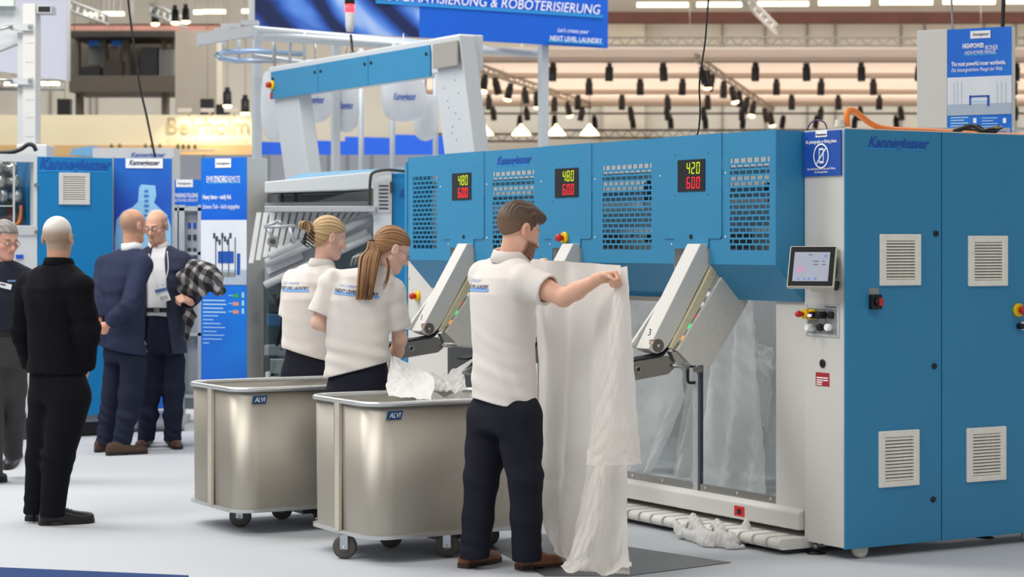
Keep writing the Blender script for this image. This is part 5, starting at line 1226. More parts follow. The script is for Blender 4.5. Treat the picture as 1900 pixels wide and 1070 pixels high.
def collar(root, c, up, r, h, fb, m, tilt=.012, name='collar', gap=.5, flare=.016):
    """folded shirt collar: open band around the neck"""
    c = np.asarray(c, float); up = unit(up); f = unit(np.array([fb[0], fb[1], 0.])-up*np.dot((fb[0], fb[1], 0.), up)); s = np.cross(f, up); n = 30; vs = []; fs_ = []
    for i in range(n+1):
        a = gap + (2*math.pi-2*gap)*i/n; dr = f*math.cos(a)+s*math.sin(a)
        for (rr, hh) in ((r*1.0, 0), (r*1.0+.002, h*1.0), (r*1.0+.006, h*1.08), (r*1.0+.012, h), (r+flare+.010, h*.05), (r+flare, -h*.12)):
            k = 1-.35*math.cos(a) if hh > 0 else 1
            vs.append(tuple(c+dr*rr*np.array(1.0)+up*hh*(1-.28*max(0, math.cos(a)))-V3(root.location)))
    for i in range(n):
        for k in range(5): a = i*6+k; fs_.append((a, a+1, a+7, a+6))
    return MB().add(vs, fs_, True).build(name, m, root)
def back_print(root, fn, anchor, right, up, direction, items):
    """print lettering on the cloth: items (string, x, z, width, size, material, shear, bold)"""
    for (s, x, z, w, size, m, sh, bo, nm) in items:
        cu = bpy.data.curves.new('t', 'FONT'); cu.body = s; cu.size = size; cu.shear = sh; cu.offset = bo*size; cu.align_x = 'CENTER'; cu.resolution_u = 3; cu.materials.append(m)
        o = bpy.data.objects.new('t', cu); COL.objects.link(o); dg = bpy.context.evaluated_depsgraph_get(); dg.update()
        me = bpy.data.meshes.new_from_object(o.evaluated_get(dg)); bpy.data.objects.remove(o)
        wrap(root, fn, me, anchor, right, up, direction, x, z, w, nm)
def wrap(root, fn, me, anchor, right, up, direction, x, z, w, nm):
    bm = bmesh.new(); bm.from_mesh(me); bmesh.ops.triangulate(bm, faces=bm.faces[:]); bm.to_mesh(me); bm.free()
    co = np.array([v.co[:] for v in me.vertices]); sc = w/(co[:, 0].max()-co[:, 0].min()) if w else 1.0; co[:, 0] *= sc
    Q = np.asarray(anchor) + np.outer(co[:, 0]+x, right) + np.outer(co[:, 1]+z, up) - np.asarray(direction)*.25; dr = np.asarray(direction, float)
    for _ in range(40): Q = Q + dr*np.clip(fn(Q), -.02, .03)[:, None]*.7
    Q = Q - dr*.004 - V3(root.location); me.vertices.foreach_set('co', Q.astype(f32).ravel()); me.update()
    o = bpy.data.objects.new(nm, me); COL.objects.link(o); o.parent = root; me.name = nm
def strip_mesh(w, h, m, n=24):
    me = bpy.data.meshes.new('strip'); v = [(-w/2+w*i/n, y, 0) for y in (0, h) for i in range(n+1)]; me.from_pydata(v, [], [(i, i+1, n+2+i, n+1+i) for i in range(n)]); me.materials.append(m); return me
LTXT = mat('print_light_script', (120, 160, 215), .7); BAR = mat('print_bar_blue', (120, 175, 235), .7)
def polo_print(root, fn, anchor, right, direction, w):
    up = np.array([0, 0, 1.])
    wrap(root, fn, strip_mesh(w*1.04, w*.06, BAR), anchor, right, up, direction, .0, -.010, None, 'print_bar')
    back_print(root, fn, anchor, right, up, np.asarray(direction)*1.0, [('NEXT LEVEL LAUNDRY', 0, 0, w, w*.125, NAVYPRINT, 0, .02, 'print_lettering'), ("Let's create your", -w*.12, w*.14, w*.62, w*.115, LTXT, .35, 0, 'print_script')])
def glasses(root, hd, m, w=.022):
    M, c, s = hd['M'], hd['c'], hd['s']
    def L(x, y, z): return tuple(c + M@(np.array([x, y, z])*s) - V3(root.location))
    g = MB()
    for sd in (-1, 1):
        ring = [(sd*.033+.021*math.cos(a), .101-.35*abs(sd*.033+.021*math.cos(a))**1.6, .0+.015*math.sin(a)) for a in [2*math.pi*k/16 for k in range(18)]]
        g.tube([L(*p) for p in ring], .0016, 5, caps=False); g.tube([L(sd*.054, .094, .004), L(sd*.076, .05, .006), L(sd*.079, -.01, .012), L(sd*.079, -.03, -.002)], .0018, 5)
    g.tube([L(-.012, .102, .003), L(0, .106, .006), L(.012, .102, .003)], .0018, 5)
    return g.build('glasses', m, root)
def eyes(root, hd):
    M, c, s = hd['M'], hd['c'], hd['s']
    for sd in (-1, 1):
        p = c + M@(np.array([sd*.031, .0815, .001])*s) - V3(root.location); MB().sphere(p, .0115*s, 12, 8).build('eye', mat('eye_white', (225, 222, 218), .25), root)
        q = c + M@(np.array([sd*.031, .0905, -.001])*s) - V3(root.location); MB().sphere(q, .0042*s, 8, 6).build('iris', mat('iris_dark', (50, 44, 42), .2), root)
def bounds(pts, pad): A = np.array(pts); return A.min(0)-pad, A.max(0)+pad
def stations(J, rows): return [tuple(J(px, py, d))+(hw, hd) for (px, py, d, hw, hd) in rows]

# ================================================================== bearded man holding the sheet
def man_sheet():
    Y0 = 10.36
    J = lambda x, y, d=0: V3(P(x, y, Y0+d))
    g0 = J(945, 0); root = thing('person', 'bearded man in white polo and navy trousers holding up a white sheet', 'person', (g0[0], Y0, 0)); fb = (.85, .5)
    st = stations(J, [(936, 775, .0, .165, .125), (936, 735, 0, .172, .125), (936, 690, 0, .168, .122), (934, 640, 0, .170, .122), (934, 590, 0, .182, .130), (934, 545, .0, .195, .132), (935, 515, 0, .19, .115), (938, 493, 0, .13, .085)])
    nb = J(946, 478, 0); hd = {'c': J(962, 428, -.01), 'M': head_axes((.80, .52, -.30)), 's': 1.10}
    rs, re, rw = J(977, 520, -.165), J(1046, 552, -.30), J(1113, 516, -.40)
    ls, le, lw = J(898, 512, .17), J(940, 560, .36), J(985, 500, .5)
    rh = hand_chains(rw, (.9, -.25, .12), (.1, -.6, -.8), (70, 80, 50), 1.0, side=1, thumb=1.1)
    lh = hand_chains(lw, (.7, .3, .5), (.6, .2, -.7), (70, 80, 50), 1.0, side=-1)
    hipL, kneeL, ankL = J(908, 775, .08), J(893, 885, .06), J(880, 1020, .02)
    hipR, kneeR, ankR = J(962, 775, -.08), J(974, 885, -.10), J(977, 1020, -.06)
    legs = [[(hipL, .092), (kneeL, .064), (ankL, .046)], [(hipR, .092), (kneeR, .064), (ankR, .046)]]
    def body(Q):
        d = loft(Q, st, fb, -.02)
        for L in legs: d = smin(d, chain(Q, L), .03)
        d = smin(d, cone(Q, nb-np.array([0, 0, .03]), hd['c']+np.array([-.02, -.01, -.04]), .066, .056), .03)
        for (a, b, c) in ((rs, re, rw), (ls, le, lw)): d = smin(d, chain(Q, [(a, .052), (a*.5+b*.5, .05), (b, .043), (b*.65+c*.35, .042), (c, .027)], .02), .03)
        d = smin(d, hands_sdf(Q, (rh, lh)), .01)
        r = np.linalg.norm(Q-hd['c'], axis=1); m = r < .3; h = r-.2
        if m.any(): h[m] = head_sdf(head_local(Q[m], hd), beard=.007)*hd['s']
        return np.maximum(smin(d, h, .015), .11-Q[:, 2])
    def colf(v):
        c = paint((226, 176, 150), len(v)); q = head_local(v, hd); n = np.abs(q).max(1) < .16
        hc = face_paint(q, c.copy(), brow=(80, 60, 46)); c[n] = hc[n]
        noise = .5+.5*np.sin(q[:, 0]*260+np.sin(q[:, 2]*200))*np.sin(q[:, 2]*240+q[:, 1]*190)
        b = sst(-q[:, 2], .030, .048)*sst(q[:, 1], .004, .024)*n*(1-np.exp(-((q[:, 0]/.02)**4+((q[:, 2]+.062)/.008)**4)))
        b = b*(1-sst(-q[:, 2], .125, .15)); c = blend(c, b*(.75+.25*noise), (104, 70, 50))
        e = np.exp(-(((np.abs(q[:, 0])-.083)/.012)**2+((q[:, 1]+.012)/.02)**2+((q[:, 2])/.03)**2)); c = blend(c, .35*e*n, (214, 120, 100))
        return c
    lo, hi = bounds([rs, re, rw+np.array([.14, -.05, 0]), ls, lw+np.array([.12, .05, 0]), hd['c'], ankL, ankR, J(865, 600, 0), J(865, 600, .1)], .17)
    sdf_obj('body', body, lo, hi, .0048, SKINM, root, colf, 1)
    # hair: short sides, longer swept top
    def hair(Q):
        q = head_local(Q, hd)
        d = ell(q, (0, -.014, .036), (.079, .103, .092)); top = ell(q, (0, .01, .072), (.064, .092, .062)); d = smin(d, top, .03)
        d = smin(d, ell(q, (.0, .082, .088), (.05, .03, .022)), .025)
        line = np.where(q[:, 1] > .045, .052+(q[:, 1]-.045)*.1, np.where(q[:, 1] > -.03, .052-(.045-q[:, 1])*.55 - .02, -.01-(-.03-q[:, 1])*1.0))
        line = np.maximum(line, -.065)
        line = np.where((np.abs(q[:, 0]) > .05) & (q[:, 1] > .0) & (q[:, 1] < .03), np.minimum(line, -.02), line)
        d = d - .0022*np.sin(q[:, 0]*330+np.sin(q[:, 1]*70)*2)*sst(q[:, 2], .04, .08) - .001*np.sin(q[:, 0]*500)*np.sin(q[:, 1]*450)*np.sin(q[:, 2]*480)
        ear = ell(np.abs(q)*np.array([1, 0, 0])+q*np.array([0, 1, 1]), (.085, -.010, -.002), (.03, .024, .034)); d = smax(d, -ear, .006)
        return smax(d, line-q[:, 2], .010)*hd['s']
    def hcol(v):
        q = head_local(v, hd); c = paint((94, 74, 58), len(v)); c = blend(c, sst(-q[:, 2], -.06, .03), (120, 94, 76)); return blend(c, .5*(.5+.5*np.sin(q[:, 0]*330+np.sin(q[:, 1]*70)*2))*sst(q[:, 2], .04, .09), (62, 48, 38))
    sdf_obj('hair', hair, hd['c']-.17, hd['c']+.17, .0042, HAIRM, root, hcol, 0)
    # polo shirt
    slR = rs*.42+re*.58; slL = ls*.45+le*.55
    shst = stations(J, [(936, 762, .0, .178, .142), (936, 735, 0, .18, .138), (936, 690, 0, .178, .132), (934, 640, 0, .178, .130), (934, 590, 0, .188, .135), (934, 545, .0, .198, .136), (936, 515, 0, .188, .118), (942, 488, 0, .115, .082)])
    def sleeve(Q, a, b, r0, r1): 
        ax = unit(b-a); d = cone(Q, a, b+ax*.05, r0, r1); d = smax(d, (Q-b)@ax, .006); inner = cone(Q, b-ax*.02, b+ax*.08, r1-.012, r1-.012); return smax(d, -inner, .004)
    def shirt(Q):
        d = loft(Q, shst, fb, .004)
        for (s, e, a) in ((rs, slR, re), (ls, slL, le)):
            d = smin(d, cone(Q, nb*.55+s*.45+np.array([0, 0, -.02]), s, .065, .074), .05)
            d = smin(d, sleeve(Q, s, e, .078, .078), .02)
        wv = folds(Q, .005, 1.8, 1.3)*sst(1.42-Q[:, 2], .0, .25) + .004*np.sin(48*(Q[:, 2]*.8+Q[:, 0]*.55))*np.exp(-((Q[:, 2]-1.30)/.09)**2)*sst(Q[:, 0], g0[0]+.0, g0[0]+.1)
        d = d + wv
        hem = J(0, 738, 0)[2] - .045*sst(Q[:, 0], J(865, 0)[0], J(980, 0)[0]) + .03*sst(Q[:, 0], J(983, 0)[0], J(990, 0)[0]); d = smax(d, hem-Q[:, 2], .004)
        return smax(d, -cone(Q, nb+np.array([0, 0, .0]), nb+np.array([.03, .02, .15]), .062, .07), .01)
    lo, hi = bounds([J(862, 762, 0), J(1008, 762), J(936, 600, .2), J(936, 600, -.2), slR, slL, nb], .10)
    sdf_obj('polo_shirt', shirt, lo, hi, .005, POLO, root)
    collar(root, nb+np.array([.0, -.0, -.012]), unit(hd['c']-nb+np.array([-.04, -.02, .05])), .070, .05, fb, POLO, flare=.02)
    polo_print(root, shirt, J(893, 536, 0)+np.array([-.0, -.0, 0]), unit((.5, -.86, 0)), unit((.86, .5, 0)), .255)
    # trousers
    tl = [[(hipL, .115), (J(903, 830, .08), .102), (kneeL, .086), (J(887, 960, .05), .076), (J(880, 1034, .03), .074)], [(hipR, .115), (J(968, 830, -.08), .102), (kneeR, .085), (J(976, 960, -.08), .075), (J(978, 1036, -.06), .073)]]
    def trousers(Q):
        d = loft(Q, stations(J, [(936, 800, 0, .165, .132), (936, 770, .0, .17, .135), (936, 742, 0, .165, .125), (936, 720, 0, .16, .12)]), fb, 0)
        a, b = chain(Q, tl[0], .03), chain(Q, tl[1], .03)
        d = smin(smin(d, a, .05), b, .05)
        for (k, kz, s) in ((kneeL, kneeL[2], 0.3), (kneeR, kneeR[2], 1.9)):
            m = np.exp(-((Q[:, 2]-kz-.03)/.09)**2); d = d + m*.005*np.sin(62*(Q[:, 2]+.5*Q[:, 0])+2*np.sin(11*Q[:, 0]+9*Q[:, 2])+s)*(.5+.5*np.sin(14*Q[:, 0]-12*Q[:, 1]+s))
        m = np.exp(-((Q[:, 2]-.12)/.05)**2); d = d + m*.004*np.sin(85*Q[:, 2]+34*Q[:, 0]+2*np.sin(20*Q[:, 1]))*(.5+.5*np.sin(15*Q[:, 0]+12*Q[:, 1])) + folds(Q, .004, .8, 4.)
        return smax(d, .052-Q[:, 2], .006)
    lo, hi = bounds([J(855, 1040, 0), J(1008, 730, .1), J(1008, 1040, -.12)], .1)
    sdf_obj('trousers', trousers, lo, hi, .0055, NAVYT, root)
    TAN = mat('tan_leather', (124, 72, 42), .4, var=.12, scale=40); SOLE = mat('dark_leather_sole', (56, 38, 30), .55); LACE = mat('brown_lace', (70, 44, 30), .8)
    shoe(root, G(858, 1054, 0), G(924, 1040, 0), TAN, SOLE, lace=LACE); shoe(root, G(960, 1057, 0), G(1042, 1049, 0), TAN, SOLE, lace=LACE)
    return root, rw, lw
MAN1, HAND_R, HAND_L = man_sheet()
def make_person(c):
    Y0 = c['Y0']; J = lambda x, y, d=0: V3(P(x, y, Y0+d)); fb = c['fb']; h = c.get('h', .006)
    rp = J(c['px'], 500); root = thing('person', c['label'], 'person', (rp[0], Y0, 0))
    st = stations(J, c['torso']); nb = J(*c['neck']); H = c['head']; hd = {'c': J(H['px'], H['py'], H.get('d', 0)), 'M': head_axes(H['f'], H.get('roll', 0)), 's': H.get('s', 1.0)}
    arms = []
    for a in c['arms']:
        s, e, w = J(*a['s']), J(*a['e']), J(*a['w']); arms.append((s, e, w, a))
    hands = [hand_chains(w, a['hand'][0], a['hand'][1], a['hand'][2], a.get('hs', 1.0), side=a.get('side', 1)) for (s, e, w, a) in arms if a.get('hand')]
    legs = [[(J(*q[:3]), q[3]) for q in L] for L in c['legs']]
    fem = c.get('fem', False); ar = c.get('arm_r', (.052, .042, .027))
    def body(Q):
        d = loft(Q, st, fb, -.022)
        for L in legs: d = smin(d, chain(Q, [(p, max(r-.028, .03)) for p, r in L]), .03)
        d = smin(d, cone(Q, nb-np.array([0, 0, .03]), hd['c']+hd['M']@np.array([0, -.03, -.04]), c.get('neck_r', .062), c.get('neck_r', .062)-.008), .03)
        for (s, e, w, a) in arms: d = smin(d, chain(Q, [(s, ar[0]), (e, ar[1]), (e*.65+w*.35, ar[1]), (w, ar[2])], .02), .03)
        if hands: d = smin(d, hands_sdf(Q, hands), .01)
        r = np.linalg.norm(Q-hd['c'], axis=1); m = r < .3; k = r-.2
        if m.any(): k[m] = head_sdf(head_local(Q[m], hd), fem=fem)*hd['s']
        return np.maximum(smin(d, k, .015), .11-Q[:, 2])
    skin = c.get('skin', (226, 178, 154))
    def colf(v):
        col = paint(skin, len(v)); q = head_local(v, hd); n = np.abs(q).max(1) < .165
        hc = face_paint(q, col.copy(), lips=c.get('lips', (190, 116, 108)), brow=c.get('brow', (110, 88, 70)), blush=(226, 140, 124)); hc = c['scalp'](q, hc) if 'scalp' in c else hc
        col[n] = hc[n]; return col
    P_ = [hd['c'], nb] + [x for a in arms for x in a[:3]] + [p for L in legs for p, r in L] + [np.array(s[:3]) for s in st]
    for a in arms:
        if a[3].get('hand'): P_.append(a[2]+unit(a[3]['hand'][0])*.1)
    lo, hi = bounds(P_, .17); lo[2] = max(lo[2], .02)
    sdf_obj('body', body, lo, hi, c.get('hb', h), SKINM, root, colf, 1)
    # upper garment
    T = c['top']; tst = stations(J, T['rows']); tops = []
    def sleeve(Q, pts, rr, cut):
        d = chain(Q, list(zip(pts, rr)), .03); ax = unit(pts[-1]-pts[-2]); e = pts[-1]
        d = smax(d, (Q-e)@ax, .006); return smax(d, -cone(Q, e-ax*.02, e+ax*.08, rr[-1]-.010, rr[-1]-.010), .004)
    def top(Q):
        d = loft(Q, tst, fb, .004)
        for (s, e, w, a) in arms:
            rr = a.get('r', (.072, .070))
            d = smin(d, cone(Q, nb*.55+s*.45+np.array([0, 0, -.025]), s, rr[0]*.86, rr[0]), .05)
            if len(rr) == 2:
                f = a.get('sl', .6); pts = [s, s*(1-f)+e*f]; R_ = rr
            else:
                ax = unit(w-e); pts = [s, e, w-ax*.01]; R_ = rr
            sl = sleeve(Q, pts, R_, True)
            if len(rr) > 2:
                m = np.exp(-((np.linalg.norm(Q-e, axis=1))/.10)**2); sl = sl + m*.006*np.sin(75*(Q@unit(w-s)))
            d = smin(d, sl, .013)
        d = d + folds(Q, T.get('fold', .004), T.get('fsc', 1.0), c['Y0'])
        if 'mod' in T: d = T['mod'](Q, d, J)
        hem = T['hem']; z = np.interp(Q[:, 0], [J(hem[0][0], 0)[0], J(hem[1][0], 0)[0]], [J(0, hem[0][1])[2], J(0, hem[1][1])[2]])
        d = smax(d, z-Q[:, 2], .005)
        return smax(d, -cone(Q, nb, nb+(hd['c']-nb)*1.2+np.array([0, 0, .03]), c.get('neck_r', .062)+.004, c.get('neck_r', .062)+.012), .01)
    lo, hi = bounds([np.array(s[:3]) for s in tst]+[a[k] for a in arms for k in (0, 1, 2) if k < 2 or len(a[3].get('r', (0, 0))) > 2]+[nb], .22); lo[2] = J(0, max(T['hem'][0][1], T['hem'][1][1]))[2]-.05
    sdf_obj(T['name'], top, lo, hi, h, T['mat'], root)
    # trousers
    B = c['bottom']; bst = stations(J, B['rows'])
    def trousers(Q):
        d = loft(Q, bst, fb, 0)
        for L in legs: d = smin(d, chain(Q, L, .03), .045)
        for i, L in enumerate(legs):
            kz = L[min(2, len(L)-1)][0][2]; d = d + .004*np.exp(-((Q[:, 2]-kz)/.1)**2)*np.sin(62*(Q[:, 2]+.5*Q[:, 0])+2*np.sin(11*Q[:, 0]+9*Q[:, 2])+i)*(.5+.5*np.sin(14*Q[:, 0]-12*Q[:, 1]+i))
        d = d + .004*np.exp(-((Q[:, 2]-B.get('zh', .12))/.05)**2)*np.sin(85*Q[:, 2]+34*Q[:, 0])*(.5+.5*np.sin(15*Q[:, 0]+12*Q[:, 1])) + folds(Q, .0035, .8, c['Y0'])
        return smax(d, B.get('hz', .05)-Q[:, 2], .006)
    lo, hi = bounds([np.array(s[:3]) for s in bst]+[p for L in legs for p, r in L], .17); lo[2] = B.get('hz', .05)-.03; hi[2] = max(s[2] for s in bst)+.05
    sdf_obj('trousers', trousers, lo, hi, h, B['mat'], root)
    for s in c.get('shoes', ()): shoe(root, G(*s[0], s[2] if len(s) > 2 else 0), G(*s[1], 0), c['shoe_m'], c['sole_m'], lace=c.get('lace'), hgt=c.get('shoe_h', .075))
    return root, J, hd, nb, top, arms
REL = (25, 30, 20); GRIP = (60, 70, 45)
# ---------------------------------------------------------------- woman with the long ponytail
BLKSHOE = mat('black_shoe_leather', (22, 21, 22), .35); BLKSOLE = mat('black_shoe_sole', (18, 17, 17), .6); BRSUEDE = mat('brown_suede', (70, 48, 34), .8, var=.1, scale=80); BRSHOE = mat('brown_shoe_leather', (96, 68, 52), .5)
r2, J2, hd2, nb2, top2, arms2 = make_person(dict(
    label='woman with long ponytail and glasses in white polo bending over the filled laundry cart', Y0=11.58, px=665, fb=(.22, .97), h=.0052, hb=.005, fem=True, neck_r=.052, skin=(232, 190, 170), lips=(206, 120, 112), brow=(150, 116, 86), arm_r=(.045, .038, .024),
    torso=[(664, 760, 0, .17, .12), (664, 720, 0, .175, .125), (664, 660, 0, .15, .11), (664, 600, 0, .155, .115), (666, 550, 0, .165, .12), (672, 522, 0, .14, .10), (688, 502, 0, .09, .07)],
    neck=(703, 503, .02), head=dict(px=727, py=464, d=.03, f=(.80, .36, -.42), s=1.0),
    arms=[dict(s=(616, 522, .02), e=(590, 598, .0), w=(655, 622, .2), hand=((.5, .8, -.2), (.3, -.2, -.9), REL), r=(.066, .076), sl=.80, hs=.9),
          dict(s=(728, 540, -.02), e=(742, 630, .06), w=(726, 690, .25), hand=((.1, .8, -.5), (-.8, .1, -.2), GRIP), r=(.070, .074), sl=.74, hs=.9, side=-1)],
    legs=[[(642, 745, 0, .11), (642, 800, 0, .098), (644, 870, .02, .075), (646, 975, 0, .058)], [(690, 742, 0, .11), (690, 800, 0, .098), (690, 870, .02, .075), (690, 975, 0, .058)]],
    top=dict(name='polo_shirt', mat=POLO, fsc=1.8, fold=.0055, rows=[(664, 715, 0, .182, .138), (664, 690, 0, .180, .134), (664, 655, 0, .172, .125), (664, 600, 0, .172, .123), (667, 556, 0, .180, .124), (672, 530, 0, .158, .105), (680, 512, .0, .12, .085), (694, 498, .01, .075, .06)], hem=[(606, 700), (728, 668)],
             mod=lambda Q, d, J: d + .006*np.sin(60*(Q[:, 2]+.25*Q[:, 0]))*np.exp(-((Q[:, 2]-J(0, 655)[2])/.06)**2)),
    bottom=dict(mat=NAVYT, rows=[(665, 760, 0, .175, .135), (665, 725, 0, .178, .138), (665, 690, 0, .160, .12), (665, 650, 0, .15, .11)]),
    shoes=[((643, 995), (655, 988)), ((688, 995), (704, 987))], shoe_m=BLKSHOE, sole_m=BLKSOLE))
collar(r2, nb2+np.array([.0, 0, -.015]), unit(hd2['c']-nb2+np.array([-.03, 0, .08])), .060, .044, (.5, .8), POLO, flare=.018)
polo_print(r2, top2, J2(672, 545, 0), unit((.97, -.22, -.10)), unit((.22, .97, 0)), .245)
glasses(r2, hd2, mat('silver_wire', (150, 150, 155), .3, .8))
# ---------------------------------------------------------------- woman with the hair claw
r1, J1, hd1, nb1, top1, arms1 = make_person(dict(
    label='blonde woman with black hair claw in white polo behind the empty laundry cart', Y0=12.85, px=575, fb=(.55, .83), h=.0055, hb=.005, fem=True, neck_r=.052, skin=(232, 186, 166), lips=(200, 116, 110), brow=(140, 108, 84), arm_r=(.045, .038, .024),
    torso=[(574, 720, 0, .165, .12), (574, 680, 0, .165, .12), (573, 630, 0, .145, .11), (573, 580, 0, .15, .115), (574, 540, 0, .17, .12), (580, 512, 0, .16, .10), (588, 495, 0, .10, .07)],
    neck=(598, 490, .02), head=dict(px=611, py=442, d=.02, f=(.86, .40, -.26), s=1.03),
    arms=[dict(s=(545, 520, .09), e=(537, 606, .1), w=(585, 640, .35), hand=((.7, .6, -.2), (.3, -.2, -.9), REL), r=(.070, .074), sl=.78, hs=.9),
          dict(s=(617, 522, -.09), e=(617, 606, -.05), w=(615, 645, .2), hand=((.3, .9, -.1), (-.3, .1, -.9), REL), r=(.070, .074), sl=.74, hs=.9, side=-1)],
    legs=[[(556, 700, .05, .105), (556, 760, .03, .095), (558, 830, .02, .072), (560, 925, 0, .056)], [(596, 700, -.05, .105), (596, 760, -.03, .095), (598, 830, 0, .072), (600, 925, 0, .056)]],
    top=dict(name='polo_shirt', mat=POLO, fsc=1.8, fold=.0055, rows=[(574, 690, 0, .178, .135), (574, 650, 0, .174, .13), (573, 600, 0, .165, .125), (574, 555, 0, .172, .126), (577, 522, 0, .145, .102), (583, 506, 0, .11, .085), (592, 492, .01, .075, .06)], hem=[(530, 646), (612, 668)]),
    bottom=dict(mat=NAVYT, rows=[(575, 730, 0, .17, .13), (575, 690, 0, .172, .135), (575, 650, 0, .155, .12), (575, 620, 0, .14, .11)]),
    shoes=[((556, 940), (585, 932)), ((598, 942), (628, 936))], shoe_m=BLKSHOE, sole_m=BLKSOLE))
collar(r1, nb1+np.array([-.005, 0, -.015]), unit(hd1['c']-nb1+np.array([-.03, 0, .08])), .060, .046, (.75, .6), POLO, flare=.018)
polo_print(r1, top1, J1(558, 537, 0), unit((.83, -.55, 0)), unit((.55, .83, 0)), .245)
TATT = mat('tattoo_ink', (60, 52, 50), .7)
# hair of the two women
def swept_hair(root, hd, tie, base, dark, lite, nstr, front=.045):
    tie = np.array(tie)
    def fn(Q):
        q = head_local(Q, hd); d = ell(q, (0, -.016, .040), (.084, .106, .093))
        d = smin(d, ell(q, (0, -.06, -.01), (.066, .055, .06)), .03)
        # hairline: in front above the brow, round the ear, low at the nape
        line = np.where(q[:, 1] > .02, .052+(q[:, 1]-.06)*.35, np.where(q[:, 1] > -.03, .052-.014-(.02-q[:, 1])*.9, -.02-(-.03-q[:, 1])*1.3)); line = np.maximum(line, -.075)
        ax = unit(tie-np.array([0, .02, .02])); rel = q-tie; rel = rel-np.outer(rel@ax, ax); e1 = unit(np.cross(ax, [1, 0, 0.01])); e2 = np.cross(ax, e1)
        ph = np.arctan2(rel@e1, rel@e2); d = d - .0022*np.sin(nstr*ph+2*np.sin(5*ph)) - .0012*np.sin(2.7*nstr*ph)
        qa = q.copy(); qa[:, 0] = np.abs(qa[:, 0]); d = smax(d, -ell(qa, (.086, -.008, -.004), (.03, .022, .034)), .008)
        return smax(d, line-q[:, 2], .014)*hd['s']
    def col(v):
        q = head_local(v, hd); ax = unit(tie-np.array([0, .02, .02])); rel = q-tie; rel = rel-np.outer(rel@ax, ax); e1 = unit(np.cross(ax, [1, 0, 0.01])); e2 = np.cross(ax, e1); ph = np.arctan2(rel@e1, rel@e2)
        c = paint(base, len(v)); c = blend(c, .55*(.5+.5*np.sin(nstr*.8*ph+3*np.sin(3*ph))), dark); return blend(c, .6*np.clip(np.sin(nstr*1.3*ph+1), 0, 1), lite)
    return sdf_obj('hair', fn, hd['c']-.19, hd['c']+.19, .0042, HAIRM, root, col, 0)
def strands(root, pts, r0, n, base, dark, lite, rad=.0035, name='hair', taper=.4, seed=1):
    rr = random.Random(seed); pts = smooth_pts(pts, 4); m = len(pts); g = MB(); cols = []
    for i in range(n):
        a = rr.uniform(0, 2*math.pi); q = math.sqrt(rr.random()); L = rr.uniform(.78, 1.0); tint = rr.random(); P0 = []
        k = max(4, int(m*L)); j = rr.uniform(-.4, .4)
        for t in range(k):
            f = t/(m-1); w = np.interp(f, [0, .08, .4, 1], r0); o = Vector((math.cos(a+j*f)*q*w, math.sin(a+j*f)*q*w, 0)); P0.append(pts[t]+o-Vector(root.location))
        nv = len(g.v); g.tube(P0, [rad*(1-.6*max(0, (t/(k-1)-.6)/.4)) for t in range(k)], 5); c = lc(base)*(1-tint)+lc(dark if tint > .5 else lite)*tint; cols += [tuple(c)+(1,)]*(len(g.v)-nv)
    o = g.build(name, HAIRM, root); ca = o.data.color_attributes.new('Col', 'FLOAT_COLOR', 'POINT'); ca.data.foreach_set('color', np.array(cols, f32).ravel()); return o
BR = ((150, 110, 74), (104, 72, 46), (182, 142, 100))
swept_hair(r2, hd2, (0, -.118, -.004), *BR, 26)
tieW = hd2['c'] + hd2['M']@np.array([0, -.125, -.004])
pt_ = [Vector(tieW), Vector(J2(694, 462, -.03)), Vector(J2(686, 478, -.08)), Vector(J2(682, 505, -.13)), Vector(J2(678, 535, -.15)), Vector(J2(674, 560, -.15))]
strands(r2, pt_, (.016, .03, .056, .044), 260, *BR, rad=.0046, name='ponytail', seed=4)
strands(r2, [Vector(J2(718, 478, -.06)), Vector(J2(722, 495, -.10)), Vector(J2(718, 520, -.13)), Vector(J2(708, 540, -.13))], (.004, .006, .01, .012), 14, *BR, rad=.0022, name='loose_strands', seed=9)
g = MB(); tl = Vector(tieW)-Vector(r2.location); ax_ = Vector(pt_[2]-pt_[0]).normalized(); e1 = ax_.orthogonal().normalized(); e2 = ax_.cross(e1)
g.tube([tl+ax_*.006+(e1*math.cos(a)+e2*math.sin(a))*.017 for a in [2*math.pi*k/14 for k in range(16)]], .005, 6, caps=False); g.build('hair_tie', BLACK, r2)
BL = ((196, 164, 118), (142, 110, 74), (226, 200, 158))
swept_hair(r1, hd1, (0, -.11, .015), *BL, 20)
def HL1(x, y, z): return Vector(hd1['c'] + hd1['M']@(np.array([x, y, z])*hd1['s']))
strands(r1, [HL1(0, -.10, -.03), HL1(0, -.125, .0), HL1(.0, -.14, .035), HL1(.0, -.165, .055), HL1(.01, -.19, .045), HL1(.01, -.188, .02), HL1(0, -.165, .012), HL1(0, -.135, .015)], (.022, .026, .024, .014), 120, *BL, rad=.0045, name='bun', seed=3)
cl = MB()
for k in range(5):
    for s_ in (-1, 1):
        b_ = HL1(s_*.012, -.125-.004*k, .015-.018*k); cl.tube(smooth_pts([b_-Vector(r1.location), HL1(s_*.034, -.135-.004*k, .012-.018*k)-Vector(r1.location), HL1(s_*.044, -.118-.003*k, .0-.018*k)-Vector(r1.location), HL1(s_*.036, -.098, -.008-.018*k)-Vector(r1.location)], 4), .0045, 6)
cl.tube([HL1(0, -.13, .03)-Vector(r1.location), HL1(0, -.152, -.02)-Vector(r1.location), HL1(0, -.14, -.075)-Vector(r1.location)], .008, 8); cl.build('hair_claw', BLACK, r1)
